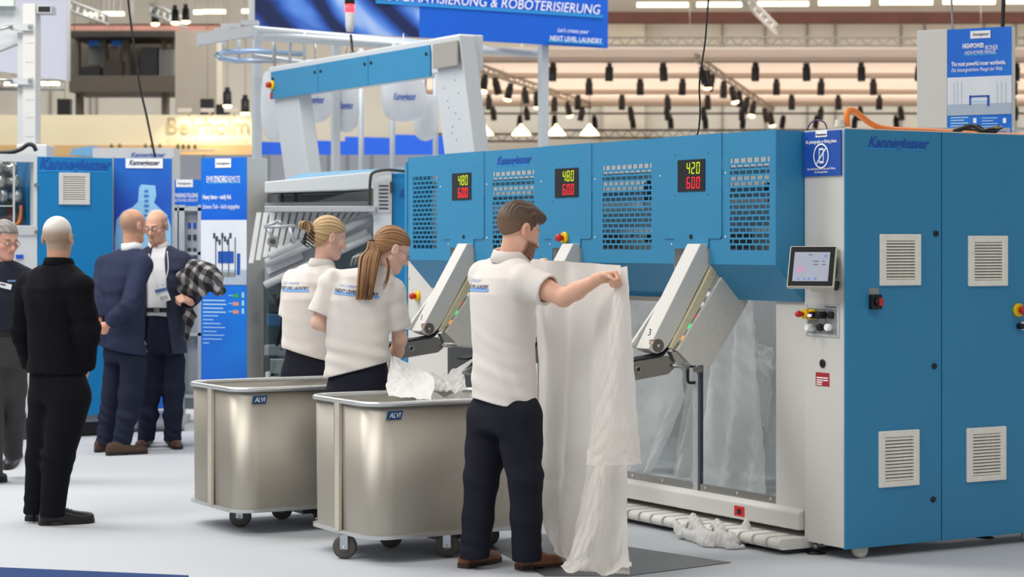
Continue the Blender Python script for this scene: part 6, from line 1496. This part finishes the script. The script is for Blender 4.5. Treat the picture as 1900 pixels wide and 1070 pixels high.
# ---------------------------------------------------------------- man in black seen from behind
def scalpA(q, c):
    top = sst(q[:, 2], .015, .075)*sst(.09-q[:, 1], .0, .03); back = sst(.06-q[:, 1], 0, .03)*sst(q[:, 2], -.075, -.05)
    n = .5+.5*np.sin(q[:, 0]*420)*np.sin(q[:, 2]*390+q[:, 1]*300)
    ear = 1-np.exp(-(((np.abs(q[:, 0])-.085)/.012)**2+((q[:, 1]+.012)/.024)**2+((q[:, 2])/.036)**2))
    c = blend(c, back*ear*(.75+.25*n), (168, 146, 126)); return blend(c, top*ear*(.85+.15*n), (226, 222, 214))
rA, JA, hdA, nbA, topA, armsA = make_person(dict(
    label='man with cropped white hair in black coat and trousers seen from behind', Y0=12.05, px=105, fb=(.55, .83), h=.006, skin=(206, 156, 126), scalp=scalpA,
    torso=[(108, 740, 0, .16, .12), (106, 690, 0, .16, .12), (104, 630, 0, .155, .12), (101, 580, 0, .17, .125), (99, 540, 0, .185, .12), (103, 512, 0, .17, .10), (110, 495, 0, .11, .08)],
    neck=(109, 490, .0), head=dict(px=108, py=442, d=.0, f=(.18, .98, .02), s=1.04),
    arms=[dict(s=(54, 530, .12), e=(42, 614, .16), w=(60, 685, .3), hand=((.4, .4, -.8), (.8, 0, .3), REL), r=(.082, .07, .055)),
          dict(s=(146, 533, -.11), e=(162, 618, -.10), w=(157, 684, .0), hand=((-.1, .3, -.9), (-.8, 0, .1), REL), r=(.084, .072, .058), side=-1)],
    legs=[[(90, 735, .06, .115), (84, 790, .06, .10), (76, 850, .06, .085), (65, 948, .05, .066)], [(130, 735, -.05, .118), (120, 790, -.05, .105), (107, 850, -.06, .088), (97, 952, -.07, .07)]],
    top=dict(name='coat', mat=BLACKC, fsc=1.5, fold=.006, rows=[(106, 705, 0, .178, .145), (106, 660, 0, .165, .138), (104, 610, 0, .160, .135), (101, 565, 0, .172, .14), (100, 535, 0, .185, .132), (103, 514, 0, .16, .108), (109, 490, 0, .085, .08)], hem=[(40, 690), (170, 694)]),
    bottom=dict(mat=BLACKT, rows=[(110, 745, 0, .165, .135), (108, 705, 0, .168, .135), (106, 670, 0, .16, .125)]),
    shoes=[((54, 967), (112, 955)), ((73, 974), (174, 969))], shoe_m=BLKSHOE, sole_m=BLKSOLE, lace=BLACK, shoe_h=.085))
MB().tube([tuple(hdA['c']+hdA['M']@np.array(p)-V3(rA.location)) for p in ((.083, -.03, .0), (.084, .0, .012), (.08, .05, .012))], .003, 5).build('glasses_temple', BLACK, rA)
collar(rA, nbA+np.array([0, 0, -.012]), unit((.02, .05, 1)), .070, .045, (.3, .9), BLACKC, gap=.3, flare=.014)
# ---------------------------------------------------------------- man in navy suit, hands clasped behind
def scalpB(q, c):
    band = sst(.055-q[:, 1], 0, .03)*sst(q[:, 2], -.065, -.045)*(1-sst(q[:, 2], .05, .085)*sst(q[:, 1], -.08, -.04)); n = .5+.5*np.sin(q[:, 0]*420)*np.sin(q[:, 2]*390+q[:, 1]*300)
    ear = 1-np.exp(-(((np.abs(q[:, 0])-.085)/.012)**2+((q[:, 1]+.012)/.024)**2+((q[:, 2])/.036)**2)); return blend(c, .7*band*ear*(.7+.3*n), (150, 126, 108))
rB, JB, hdB, nbB, topB, armsB = make_person(dict(
    label='balding man in navy suit with hands clasped behind his back', Y0=16.1, px=225, fb=(.72, .69), h=.0065, skin=(214, 158, 130), scalp=scalpB,
    torso=[(226, 650, 0, .16, .125), (224, 590, 0, .165, .13), (224, 540, 0, .18, .13), (228, 500, 0, .18, .115), (240, 466, 0, .10, .08)],
    neck=(245, 460, .0), head=dict(px=247, py=420, d=0, f=(.60, .78, -.08), s=1.06),
    arms=[dict(s=(196, 492, .14), e=(183, 560, -.02), w=(184, 596, -.14), hand=((.2, -.5, -.7), (.6, .3, .2), REL), r=(.08, .068, .052)),
          dict(s=(264, 492, -.12), e=(240, 566, -.30), w=(200, 602, -.26), hand=((-.85, .1, -.4), (.2, .8, .3), REL), r=(.082, .07, .054), side=-1)],
    legs=[[(216, 680, .10, .10), (210, 730, .10, .086), (202, 772, .10, .075), (192, 830, .08, .064)], [(248, 680, -.08, .105), (243, 730, -.09, .09), (236, 772, -.10, .078), (223, 832, -.10, .068)]],
    top=dict(name='suit_jacket', mat=SUIT, fsc=1.5, fold=.006, rows=[(226, 665, 0, .205, .165), (225, 620, 0, .19, .15), (223, 580, 0, .185, .148), (224, 540, 0, .195, .15), (227, 510, 0, .205, .14), (235, 482, 0, .18, .11), (243, 464, 0, .10, .08)], hem=[(175, 638), (275, 660)]),
    bottom=dict(mat=SUITT, rows=[(230, 672, 0, .16, .13), (228, 660, 0, .165, .135), (227, 630, 0, .155, .125)]),
    shoes=[((176, 839), (240, 836)), ((198, 845), (273, 841))], shoe_m=BRSUEDE, sole_m=BLKSOLE))
collar(rB, nbB+np.array([0, 0, -.01]), unit((-.12, -.05, 1)), .064, .05, (.8, .5), SHIRTW, flare=.01)
# ---------------------------------------------------------------- man facing the camera with plaid coat
def scalpC(q, c):
    side = sst(.05-q[:, 1], 0, .03)*sst(q[:, 2], -.05, -.02)*(1-sst(q[:, 2], .05, .08)); c = blend(c, .55*side, (140, 116, 98))
    st_ = sst(-q[:, 2], .035, .05)*sst(q[:, 1], .0, .02); return blend(c, .18*st_, (150, 120, 105))
def openfront(Q, d, J):
    o = J(300, 0); fx, fy = unit((-.25, -.97)); dx, dy = Q[:, 0]-o[0], Q[:, 1]-o[1]; ly = dx*fx+dy*fy; lx = dx*fy-dy*fx
    z = Q[:, 2]; w = np.interp(z, [J(0, 660)[2], J(0, 580)[2], J(0, 520)[2], J(0, 455)[2]], [.13, .085, .085, .045])
    cut = np.maximum(np.abs(lx+.01)-w, .0-ly); return smax(d, -cut, .012)
rC, JC, hdC, nbC, topC, armsC = make_person(dict(
    label='balding man with glasses, open navy jacket and white shirt, holding a plaid coat', Y0=16.55, px=300, fb=(-.25, -.97), h=.0062, skin=(222, 172, 148), scalp=scalpC,
    torso=[(300, 640, 0, .15, .11), (300, 590, 0, .15, .112), (301, 540, 0, .16, .118), (301, 500, 0, .18, .12), (299, 475, 0, .17, .10), (296, 458, 0, .10, .075)],
    neck=(294, 456, .0), head=dict(px=290, py=420, d=-.04, f=(-.30, -.90, -.26), s=1.04),
    arms=[dict(s=(262, 484, .05), e=(257, 560, .05), w=(264, 620, -.02), hand=((0, -.2, -1), (.9, -.2, 0), REL), r=(.078, .068, .052), side=-1),
          dict(s=(337, 484, .0), e=(356, 550, .02), w=(352, 560, -.24), hand=((-.5, -.75, .35), (-.5, .3, -.5), GRIP), r=(.078, .07, .054))],
    legs=[[(280, 670, 0, .094), (278, 720, 0, .084), (276, 765, 0, .074), (269, 826, 0, .064)], [(322, 670, 0, .094), (322, 720, 0, .084), (321, 765, 0, .074), (320, 826, 0, .066)]],
    top=dict(name='suit_jacket', mat=SUIT2, fsc=1.5, fold=.005, rows=[(300, 665, 0, .20, .15), (300, 620, 0, .185, .145), (301, 570, 0, .182, .142), (301, 530, 0, .195, .145), (301, 500, 0, .205, .135), (299, 478, 0, .185, .112), (296, 458, 0, .09, .08)], hem=[(255, 655), (345, 655)], mod=openfront),
    bottom=dict(mat=SUITT, rows=[(300, 655, 0, .158, .118), (300, 630, 0, .16, .122), (300, 580, 0, .153, .118), (300, 570, 0, .15, .115)]),
    shoes=[((276, 820), (258, 834)), ((314, 819), (331, 834))], shoe_m=BRSHOE, sole_m=BLKSOLE, lace=BLACK))
shC = stations(JC, [(300, 588, 0, .158, .122), (300, 550, 0, .162, .123), (301, 500, 0, .185, .124), (299, 476, 0, .17, .104), (296, 458, 0, .085, .075)])
def shirtC(Q):
    d = loft(Q, shC, (-.25, -.97), .002)+folds(Q, .003, 1.1, 2.); return smax(d, -cone(Q, nbC, hdC['c'], .058, .07), .01)
lo, hi = bounds([np.array(s[:3]) for s in shC], .2); sdf_obj('shirt', shirtC, lo, hi, .0065, SHIRTW, rC)
collar(rC, nbC+np.array([0, 0, -.012]), unit((-.05, -.25, 1)), .062, .045, (-.25, -.97), SHIRTW, gap=.35, flare=.014)
glasses(rC, hdC, BLACK); eyes(rC, hdC)
def surf(J, px, py, fn, lift=.004):
    p = J(px, py, -.5); dr = unit(p-np.array([0, 0, CAMZ]));
    for _ in range(60): p = p + dr*min(max(float(fn(p[None])[0]), -.02), .05)*.8
    return p-dr*lift
def ring_belt(root, fn, z, fb, m, nm, w=.02, n=40, c=None):
    vs = []; fs_ = []
    for i in range(n+1):
        a = 2*math.pi*i/n; dr = np.array([math.cos(a), math.sin(a), 0]); p = np.array([c[0], c[1], z])+dr*.4
        for _ in range(50): p = p-dr*max(float(fn(p[None])[0]), -.01)*.7
        for k in (-1, 1): vs.append(tuple(p+dr*.005+np.array([0, 0, k*w])-V3(root.location)))
    for i in range(n): fs_.append((2*i, 2*i+1, 2*i+3, 2*i+2))
    return MB().add(vs, fs_, True).build(nm, m, root)
ring_belt(rC, shirtC, JC(0, 574)[2], 0, mat('black_belt', (30, 28, 28), .4), 'belt', .018, c=JC(300, 574))
bk = JC(296, 574, 0)+np.array([0, -.128, 0])-V3(rC.location); MB().box(bk[0]-.022, bk[0]+.022, bk[1]-.01, bk[1], bk[2]-.02, bk[2]+.02).build('belt_buckle', STEEL, rC)
def flat_on(root, J, pts, Yd, m, nm, th=.003): return MB().prism([(J(x, y, Yd)-V3(root.location))[[0, 2]] for x, y in pts], 1, Yd, Yd+th).build(nm, m, root)
bd = flat_on(rC, JC, [(285, 534), (307, 529), (317, 556), (296, 563)], -.185, PRINTW, 'name_badge'); flat_on(rC, JC, [(287, 538), (308, 533), (310, 538), (289, 543)], -.19, mat('badge_strip', (80, 110, 170), .5), 'badge_strip'); flat_on(rC, JC, [(296, 551), (310, 547), (312, 553), (298, 557)], -.19, LGREY, 'badge_print')
lan = mat('lanyard_white', (222, 224, 228), .7)
MB().tube(smooth_pts([JC(276, 470, -.12)-V3(rC.location), JC(284, 505, -.16)-V3(rC.location), JC(294, 533, -.185)-V3(rC.location)], 4), .004, 5).build('lanyard', lan, rC); MB().tube(smooth_pts([JC(310, 466, -.11)-V3(rC.location), JC(312, 500, -.16)-V3(rC.location), JC(302, 531, -.185)-V3(rC.location)], 4), .004, 5).build('lanyard', lan, rC)
# plaid coat in his arm
def plaid_mat():
    m = bpy.data.materials.new('plaid_wool'); m.use_nodes = True; nt = m.node_tree; N = nt.nodes; L = nt.links; b = N['Principled BSDF']; b.inputs['Roughness'].default_value = .95
    tc = N.new('ShaderNodeTexCoord'); mp = N.new('ShaderNodeMapping'); mp.inputs['Rotation'].default_value = (R(20), R(-35), R(25)); L.new(tc.outputs['Object'], mp.inputs['Vector'])
    nz = N.new('ShaderNodeTexNoise'); nz.inputs['Scale'].default_value = 5; mxv = N.new('ShaderNodeMix'); mxv.data_type = 'VECTOR'; mxv.inputs['Factor'].default_value = .10; L.new(mp.outputs['Vector'], mxv.inputs['A']); L.new(nz.outputs['Color'], mxv.inputs['B']); L.new(tc.outputs['Object'], nz.inputs['Vector'])
    sp_ = N.new('ShaderNodeSeparateXYZ'); L.new(mxv.outputs['Result'], sp_.inputs[0]); outs = []
    for ax in ('X', 'Z'):
        m1 = N.new('ShaderNodeMath'); m1.operation = 'MULTIPLY'; m1.inputs[1].default_value = 13.0; L.new(sp_.outputs[ax], m1.inputs[0])
        fr_ = N.new('ShaderNodeMath'); fr_.operation = 'FRACT'; L.new(m1.outputs[0], fr_.inputs[0]); gt = N.new('ShaderNodeMath'); gt.operation = 'GREATER_THAN'; gt.inputs[1].default_value = .55; L.new(fr_.outputs[0], gt.inputs[0]); outs.append(gt)
    ad = N.new('ShaderNodeMath'); ad.operation = 'ADD'; L.new(outs[0].outputs[0], ad.inputs[0]); L.new(outs[1].outputs[0], ad.inputs[1]); hf = N.new('ShaderNodeMath'); hf.operation = 'MULTIPLY'; hf.inputs[1].default_value = .5; L.new(ad.outputs[0], hf.inputs[0])
    rp = N.new('ShaderNodeValToRGB'); rp.color_ramp.interpolation = 'CONSTANT'; e = rp.color_ramp.elements; e[0].color = rgb((34, 34, 36)); e[1].position = .75; e[1].color = rgb((176, 172, 170)); k = e.new(.25); k.color = rgb((92, 90, 92)); L.new(hf.outputs[0], rp.inputs['Fac']); L.new(rp.outputs['Color'], b.inputs['Base Color']); return m
cp = JC(370, 520, -.22); pc = thing('plaid_coat', 'black, grey and white plaid coat bundled over the arm of the man with glasses', 'coat', tuple(cp))
def plaid(Q):
    d = chain(Q, [(JC(345, 512, -.2), .07), (JC(365, 503, -.24), .085), (JC(388, 512, -.25), .095), (JC(405, 535, -.25), .06)], .03); d = smin(d, chain(Q, [(JC(342, 535, -.18), .06), (JC(372, 538, -.24), .06)], .03), .03)
    d = smin(d, chain(Q, [(JC(350, 560, -.14), .035), (JC(352, 590, -.14), .045), (JC(345, 628, -.13), .014)], .02), .03)
    x, y, z = Q[:, 0], Q[:, 1], Q[:, 2]; w = np.sin(14*x+9*z); return d + .012*np.abs(np.sin(26*(z*.8-x*.5)+1.5*w))-.006 + .006*np.sin(48*(z+.6*x)+2*w)
lo, hi = bounds([JC(330, 480, -.2), JC(420, 650, -.2), JC(380, 500, -.4)], .12); sdf_obj('wool_cloth', plaid, lo, hi, .006, plaid_mat(), pc)
# ---------------------------------------------------------------- man with glasses at the edge
rD, JD, hdD, nbD, topD, armsD = make_person(dict(
    label='grey-haired man with glasses in navy sweater with name badge and charcoal jeans', Y0=14.1, px=0, fb=(.55, -.83), h=.0068, skin=(218, 166, 144),
    torso=[(0, 660, 0, .165, .125), (0, 600, 0, .165, .13), (0, 550, 0, .175, .13), (0, 515, 0, .175, .115), (2, 490, 0, .10, .08)],
    neck=(4, 488, .0), head=dict(px=8, py=446, d=-.02, f=(.70, -.66, -.24), s=1.06),
    arms=[dict(s=(46, 520, .08), e=(50, 600, .12), w=(40, 660, .05), hand=((-.1, -.2, -1), (-.8, 0, 0), REL), r=(.08, .07, .055)),
          dict(s=(-46, 520, -.08), e=(-60, 600, -.08), w=(-50, 660, -.1), hand=((.1, -.2, -1), (.8, 0, 0), REL), r=(.08, .07, .055), side=-1)],
    legs=[[(22, 660, .05, .115), (22, 720, .08, .10), (22, 770, .14, .085), (24, 838, .3, .066)], [(-22, 660, -.05, .115), (-20, 720, -.05, .10), (-18, 780, -.05, .085), (-14, 878, -.05, .068)]],
    top=dict(name='sweater', mat=SWEAT, fold=.005, rows=[(0, 635, 0, .19, .15), (0, 590, 0, .188, .15), (0, 550, 0, .195, .15), (0, 520, 0, .205, .135), (2, 498, 0, .17, .11), (4, 485, 0, .09, .08)], hem=[(-60, 612), (60, 612)]),
    bottom=dict(mat=JEANS, rows=[(0, 680, 0, .165, .135), (0, 640, 0, .165, .135), (0, 600, 0, .16, .13)]),
    shoes=[((34, 845), (12, 872), .0), ((-30, 896), (12, 893))], shoe_m=BLKSHOE, sole_m=BLKSOLE))
collar(rD, nbD+np.array([0, 0, -.012]), unit((.05, -.1, 1)), .066, .03, (.55, -.83), SWEAT, gap=.3)
glasses(rD, hdD, mat('red_temple_frame', (110, 50, 50), .4)); eyes(rD, hdD)
nbp = surf(JD, 10, 530, topD); n_ = nbp-V3(rD.location)
b_ = MB().box(-.04, .04, -.004, 0, -.018, .018).build('name_badge', PRINTW, rD, loc=tuple(n_), rot=(R(6), R(14), R(20))); MB().box(-.034, .0, -.006, -.004, .0, .008).build('badge_print', NAVYPRINT, b_)
lp = surf(JD, 22, 521, topD)-V3(rD.location); MB().box(-.03, .03, -.003, 0, -.006, .006).build('chest_logo', mat('chest_logo_blue', (120, 150, 200), .6), rD, loc=tuple(lp), rot=(R(6), 0, R(30)))
ring_belt(rD, lambda Q: loft(Q, stations(JD, [(0, 680, 0, .165, .135), (0, 600, 0, .16, .13)]), (.55, -.83), .002), JD(0, 618)[2], 0, MATS['black_belt'], 'belt', .02, c=JD(0, 618))
def hairD(Q):
    q = head_local(Q, hdD); d = ell(q, (0, -.014, .038), (.083, .106, .095)); line = np.where(q[:, 1] > .045, .062, np.where(q[:, 1] > -.03, .062-.02-(.045-q[:, 1])*.75, -.015-(-.03-q[:, 1])*1.0)); line = np.maximum(line, -.06)
    d = d-.003*np.sin(q[:, 0]*120+q[:, 1]*60)*np.sin(q[:, 1]*90); qa = q.copy(); qa[:, 0] = np.abs(qa[:, 0]); d = smax(d, -ell(qa, (.085, -.01, -.002), (.03, .022, .034)), .006); return smax(d, line-q[:, 2], .012)*hdD['s']
sdf_obj('hair', hairD, hdD['c']-.17, hdD['c']+.17, .006, HAIRM, rD, lambda v: blend(paint((120, 116, 112), len(v)), .35+.35*np.sin(head_local(v, hdD)[:, 0]*260+head_local(v, hdD)[:, 1]*90), (150, 146, 142)), 0)
# ------------------------------------------------------------------ sheets
def cat(pts, n):
    p = smooth_pts(pts, 12); t = np.linspace(0, len(p)-1, n); A = np.array([q[:] for q in p]); i = np.floor(t).astype(int).clip(0, len(p)-2); f = (t-i)[:, None]; return A[i]*(1-f)+A[i+1]*f
def vnoise(u, v, seed, n=6):
    rs = np.random.RandomState(seed); o = np.zeros_like(u)
    for k in range(n):
        a, b = rs.uniform(-1, 1, 2); fr_ = rs.uniform(2, 9); o += np.sin(fr_*(a*u*6+b*v*6)+rs.uniform(0, 6.28)+1.5*np.sin(3*u*rs.uniform(.5, 2)+2*v))/(1+.25*fr_)
    return o
def ridged(u, v, seed, n=7, f0=3.0):
    rs = np.random.RandomState(seed); o = np.zeros_like(u); amp = 1.
    for k in range(n):
        th = rs.uniform(0, math.pi); fr_ = f0*(1.32**k); w = .6*vnoise(u*.5, v*.5, seed+k+50, 3); o += amp*(1-np.abs(np.sin(fr_*(math.cos(th)*u+math.sin(th)*v)*3+w+rs.uniform(0, 6)))*2); amp *= .74
    return o
def patch(L, Rr, nu, nv, disp, nrm=None):
    a = cat(L, nv); b = cat(Rr, nv); u = np.linspace(0, 1, nu); U, Vv = np.meshgrid(u, np.linspace(0, 1, nv)); X = a[:, None, :]*(1-U[..., None])+b[:, None, :]*U[..., None]
    du = np.gradient(X, axis=1); dv = np.gradient(X, axis=0); N = np.cross(du, dv); N /= np.linalg.norm(N, axis=2, keepdims=True)+1e-9
    X = X + N*disp(U, Vv)[..., None]; X[..., 2] = np.maximum(X[..., 2], .006+.004*np.abs(np.sin(40*U+30*Vv)))
    i = np.arange(nv-1)[:, None]*nu+np.arange(nu-1)[None]; F = np.stack([i, i+1, i+nu+1, i+nu], -1).reshape(-1, 4); return X.reshape(-1, 3), F
def cloth(name, label, patches, m, cat_='sheet', group=None, origin=None):
    V = []; F = []; n = 0
    for v, f in patches: V.append(v); F.append(f+n); n += len(v)
    V = np.concatenate(V); F = np.concatenate(F); o0 = np.array(origin) if origin is not None else np.array([V[:, 0].mean(), V[:, 1].mean(), V[:, 2].min()])
    o = mesh_obj(name, V-o0, F, m); o.location = tuple(o0); return tag(o, label, cat_, group)
Q_ = lambda x, y, d=0: P(x, y, 10.36+d)
SHEETM = mat('held_sheet_cloth', (250, 244, 238), .8, var=.015, scale=60, bump=.05, trans=.45)
main = patch([Q_(983, 480, .47), Q_(992, 560, .46), Q_(1000, 700, .42), Q_(1000, 860, .36), Q_(1004, 950, .28), Q_(1030, 1020, .12), Q_(1052, 1042, .0)],
             [Q_(1152, 492, -.40), Q_(1150, 560, -.40), Q_(1148, 700, -.38), Q_(1140, 860, -.34), Q_(1120, 950, -.28), Q_(1090, 1020, -.12), Q_(1075, 1045, -.05)], 120, 150,
             lambda u, v: (.012+.03*v)*np.sin(2*math.pi*(3.2*u+.5*v)+.8*np.sin(3*v))*np.sin(math.pi*u)**.5 + .0036*ridged(u*1.2, v*2.2, 11)*(.5+v)*.7)
flap = patch([Q_(1146, 498, -.40), Q_(1138, 545, -.43), Q_(1126, 640, -.45), Q_(1110, 740, -.47), Q_(1096, 810, -.47), Q_(1087, 862, -.47)],
             [Q_(1164, 493, -.42), Q_(1167, 545, -.40), Q_(1172, 640, -.38), Q_(1178, 740, -.37), Q_(1184, 810, -.36), Q_(1189, 860, -.36)], 70, 110,
             lambda u, v: -.03*np.sin(math.pi*u)*(.3+v) + .012*v*np.sin(2*math.pi*(1.6*u+.4*v)) + .0036*ridged(u*1.1, v*2.4, 23)*(.35+v))
low = patch([Q_(1106, 780, -.36), Q_(1096, 860, -.37), Q_(1084, 930, -.37), Q_(1068, 1000, -.36), Q_(1052, 1040, -.36), Q_(1040, 1052, -.33)],
            [Q_(1168, 780, -.32), Q_(1164, 860, -.33), Q_(1163, 930, -.34), Q_(1163, 1000, -.34), Q_(1168, 1050, -.34), Q_(1172, 1063, -.40)], 70, 90,
            lambda u, v: .025*np.sin(2*math.pi*(1.3*u+.3*v)+1)*(.4+v) + .0036*ridged(u*1.0, v*1.6, 31)*(.6+v))
tail = patch([G(1050, 1038), G(1060, 1050), G(1075, 1062)], [G(1160, 1040), G(1168, 1056), G(1168, 1068)], 60, 24, lambda u, v: .012+.008*ridged(u*1.4, v*.8, 37)*np.sin(math.pi*np.clip(v, 0, 1)))
cloth('sheet', 'large white sheet held up by the bearded man and trailing on the floor', [main, flap, low, tail], SHEETM)
# sheets hanging inside the machine, behind the glass doors
def MP(px, py, t): return MF.m @ MF.t(px, py, t)
insides = (('white sheet hanging behind the glass door next to the held sheet', [(1120, 545), (1122, 700), (1126, 800), (1150, 890)], [(1235, 545), (1258, 640), (1272, 740), (1205, 885)], .30, 41),
           ('narrow white sheet hanging behind the glass at the door handle', [(1292, 555), (1282, 640), (1268, 760), (1243, 893)], [(1345, 555), (1338, 660), (1325, 780), (1308, 900)], .40, 43),
           ('broad white sheet hanging in the machine beside the white column', [(1338, 545), (1328, 650), (1314, 770), (1303, 900)], [(1404, 545), (1411, 660), (1422, 800), (1424, 920)], .24, 47))
for lab_, L, Rr, t, sd in insides:
    cloth('hanging_sheet', lab_, [patch([MP(*p, t) for p in L], [MP(*p, t+.05) for p in Rr], 60, 90, lambda u, v, sd=sd: .03*np.sin(2*math.pi*(2.2*u+.3*v)+sd) + .007*ridged(u, v*1.8, sd))], WHITECLOTH, group='sheets hanging in the machine')
cloth('hanging_sheet', 'sheer white sheet gathered high behind the broad sheet in the machine', [patch([MP(*p, .45) for p in ((1388, 620), (1392, 690), (1400, 760))], [MP(*p, .5) for p in ((1436, 650), (1437, 720), (1436, 830))], 40, 60, lambda u, v: .03*np.sin(9*u+3*v)+.012*ridged(u, v, 59))], WHITECLOTH, group='sheets hanging in the machine')
# crumpled heap in front of the belts
def heap(Q):
    g = lambda x, y, z=0.03: V3(G(x, y, z))
    d = chain(Q, [(g(1252, 968, .07), .022), (g(1262, 985, .04), .035), (g(1292, 996, .03), .034), (g(1320, 1000, .035), .045), (g(1352, 1004, .035), .045), (g(1384, 998, .03), .036), (g(1412, 985, .05), .024)], .02)
    for (a, b, r0, r1) in (((1285, 962, .10), (1310, 1000, .03), .03, .04), ((1330, 972, .10), (1345, 1005, .03), .028, .04), ((1385, 975, .10), (1370, 1004, .02), .03, .03), ((1300, 1006, .02), (1322, 1012, .012), .026, .014), ((1352, 1012, .02), (1376, 1014, .012), .026, .016)): d = smin(d, cone(Q, g(*a), g(*b), r0, r1), .02)
    x, y, z = Q[:, 0]*34, Q[:, 1]*34, Q[:, 2]*34; w = 1.4*np.sin(.6*x+.4*z)+1.1*np.sin(.5*y-.7*x)
    d = d + .012*np.abs(np.sin(1.1*x+.7*z+w))+.008*np.abs(np.sin(.9*z-1.5*x+1.3*y+w)) + .004*np.abs(np.sin(2.6*x+1.9*z+2*w)) - .012
    return np.maximum(d, .004-Q[:, 2])
hr = bpy.data.objects.new('crumpled_sheet', None); COL.objects.link(hr); hr.location = G(1335, 1000); tag(hr, 'crumpled white sheet spilling from under the beam onto the carpet', 'sheet')
lo, hi = bounds([V3(G(1240, 970, 0)), V3(G(1425, 985, .12)), V3(G(1340, 1016, 0))], .08); lo[2] = -.02
sdf_obj('cloth', heap, lo, hi, .0048, WHITECLOTH, hr)
# sheets in the cart
CF = Frame(CART1.location, MYAW)
def cart_pile():
    n = 110; x = np.linspace(.03, .97, n); y = np.linspace(.03, .71, n); X, Y = np.meshgrid(x, y); e = np.minimum(np.minimum(X-.03, .97-X), np.minimum(Y-.03, .71-Y)); ed = np.clip(e/.10, 0, 1)
    r = .16; cx_ = np.clip(X, r, 1-r); cy_ = np.clip(Y, r, .74-r)
    Z = .60 + .15*sst(X, .2, .55)*ed + .05*ed*ridged(X*1.6, Y*1.6, 71, f0=2.2, n=5)*.3 + .06*np.exp(-((X-.62)/.16)**2-((Y-.45)/.2)**2) + .05*np.exp(-((X-.85)/.1)**2-((Y-.5)/.14)**2)
    d = np.hypot(X-cx_, Y-cy_); k = np.where(d > r-.03, (r-.03)/np.maximum(d, 1e-6), 1); X = cx_+(X-cx_)*k; Y = cy_+(Y-cy_)*k
    W = np.array([(CF.m @ Vector(p))[:] for p in np.stack([X, Y, Z], -1).reshape(-1, 3)]); i = np.arange(n-1)[:, None]*n+np.arange(n-1)[None]; return W, np.stack([i, i+1, i+n+1, i+n], -1).reshape(-1, 4)
cloth('sheet_pile', 'crumpled white sheets heaped inside the filled laundry cart', [cart_pile()], WHITECLOTH, 'sheets')
W2 = lambda x, y, d=0: P(x, y, 11.3+d)
pull = patch([W2(726, 662, .18), W2(720, 690, .0), W2(716, 716, -.12), W2(722, 736, -.25)], [W2(734, 664, .2), W2(775, 684, .02), W2(806, 708, -.25), W2(800, 742, -.62)], 60, 60, lambda u, v: .012*np.sin(9*u+3*v)*np.sin(math.pi*v)+.005*ridged(u, v, 83, n=5))
pull2 = patch([W2(770, 690, .1), W2(780, 700, 0), W2(790, 715, -.1)], [W2(855, 686, .1), W2(862, 700, .0), W2(864, 722, -.1)], 60, 40, lambda u, v: .010*ridged(u*1.2, v, 87, n=4)+.03*np.sin(math.pi*u))
cloth('sheet', 'white sheet lifted from the filled laundry cart by the ponytailed woman', [pull, pull2], WHITECLOTH)
fit_texts()
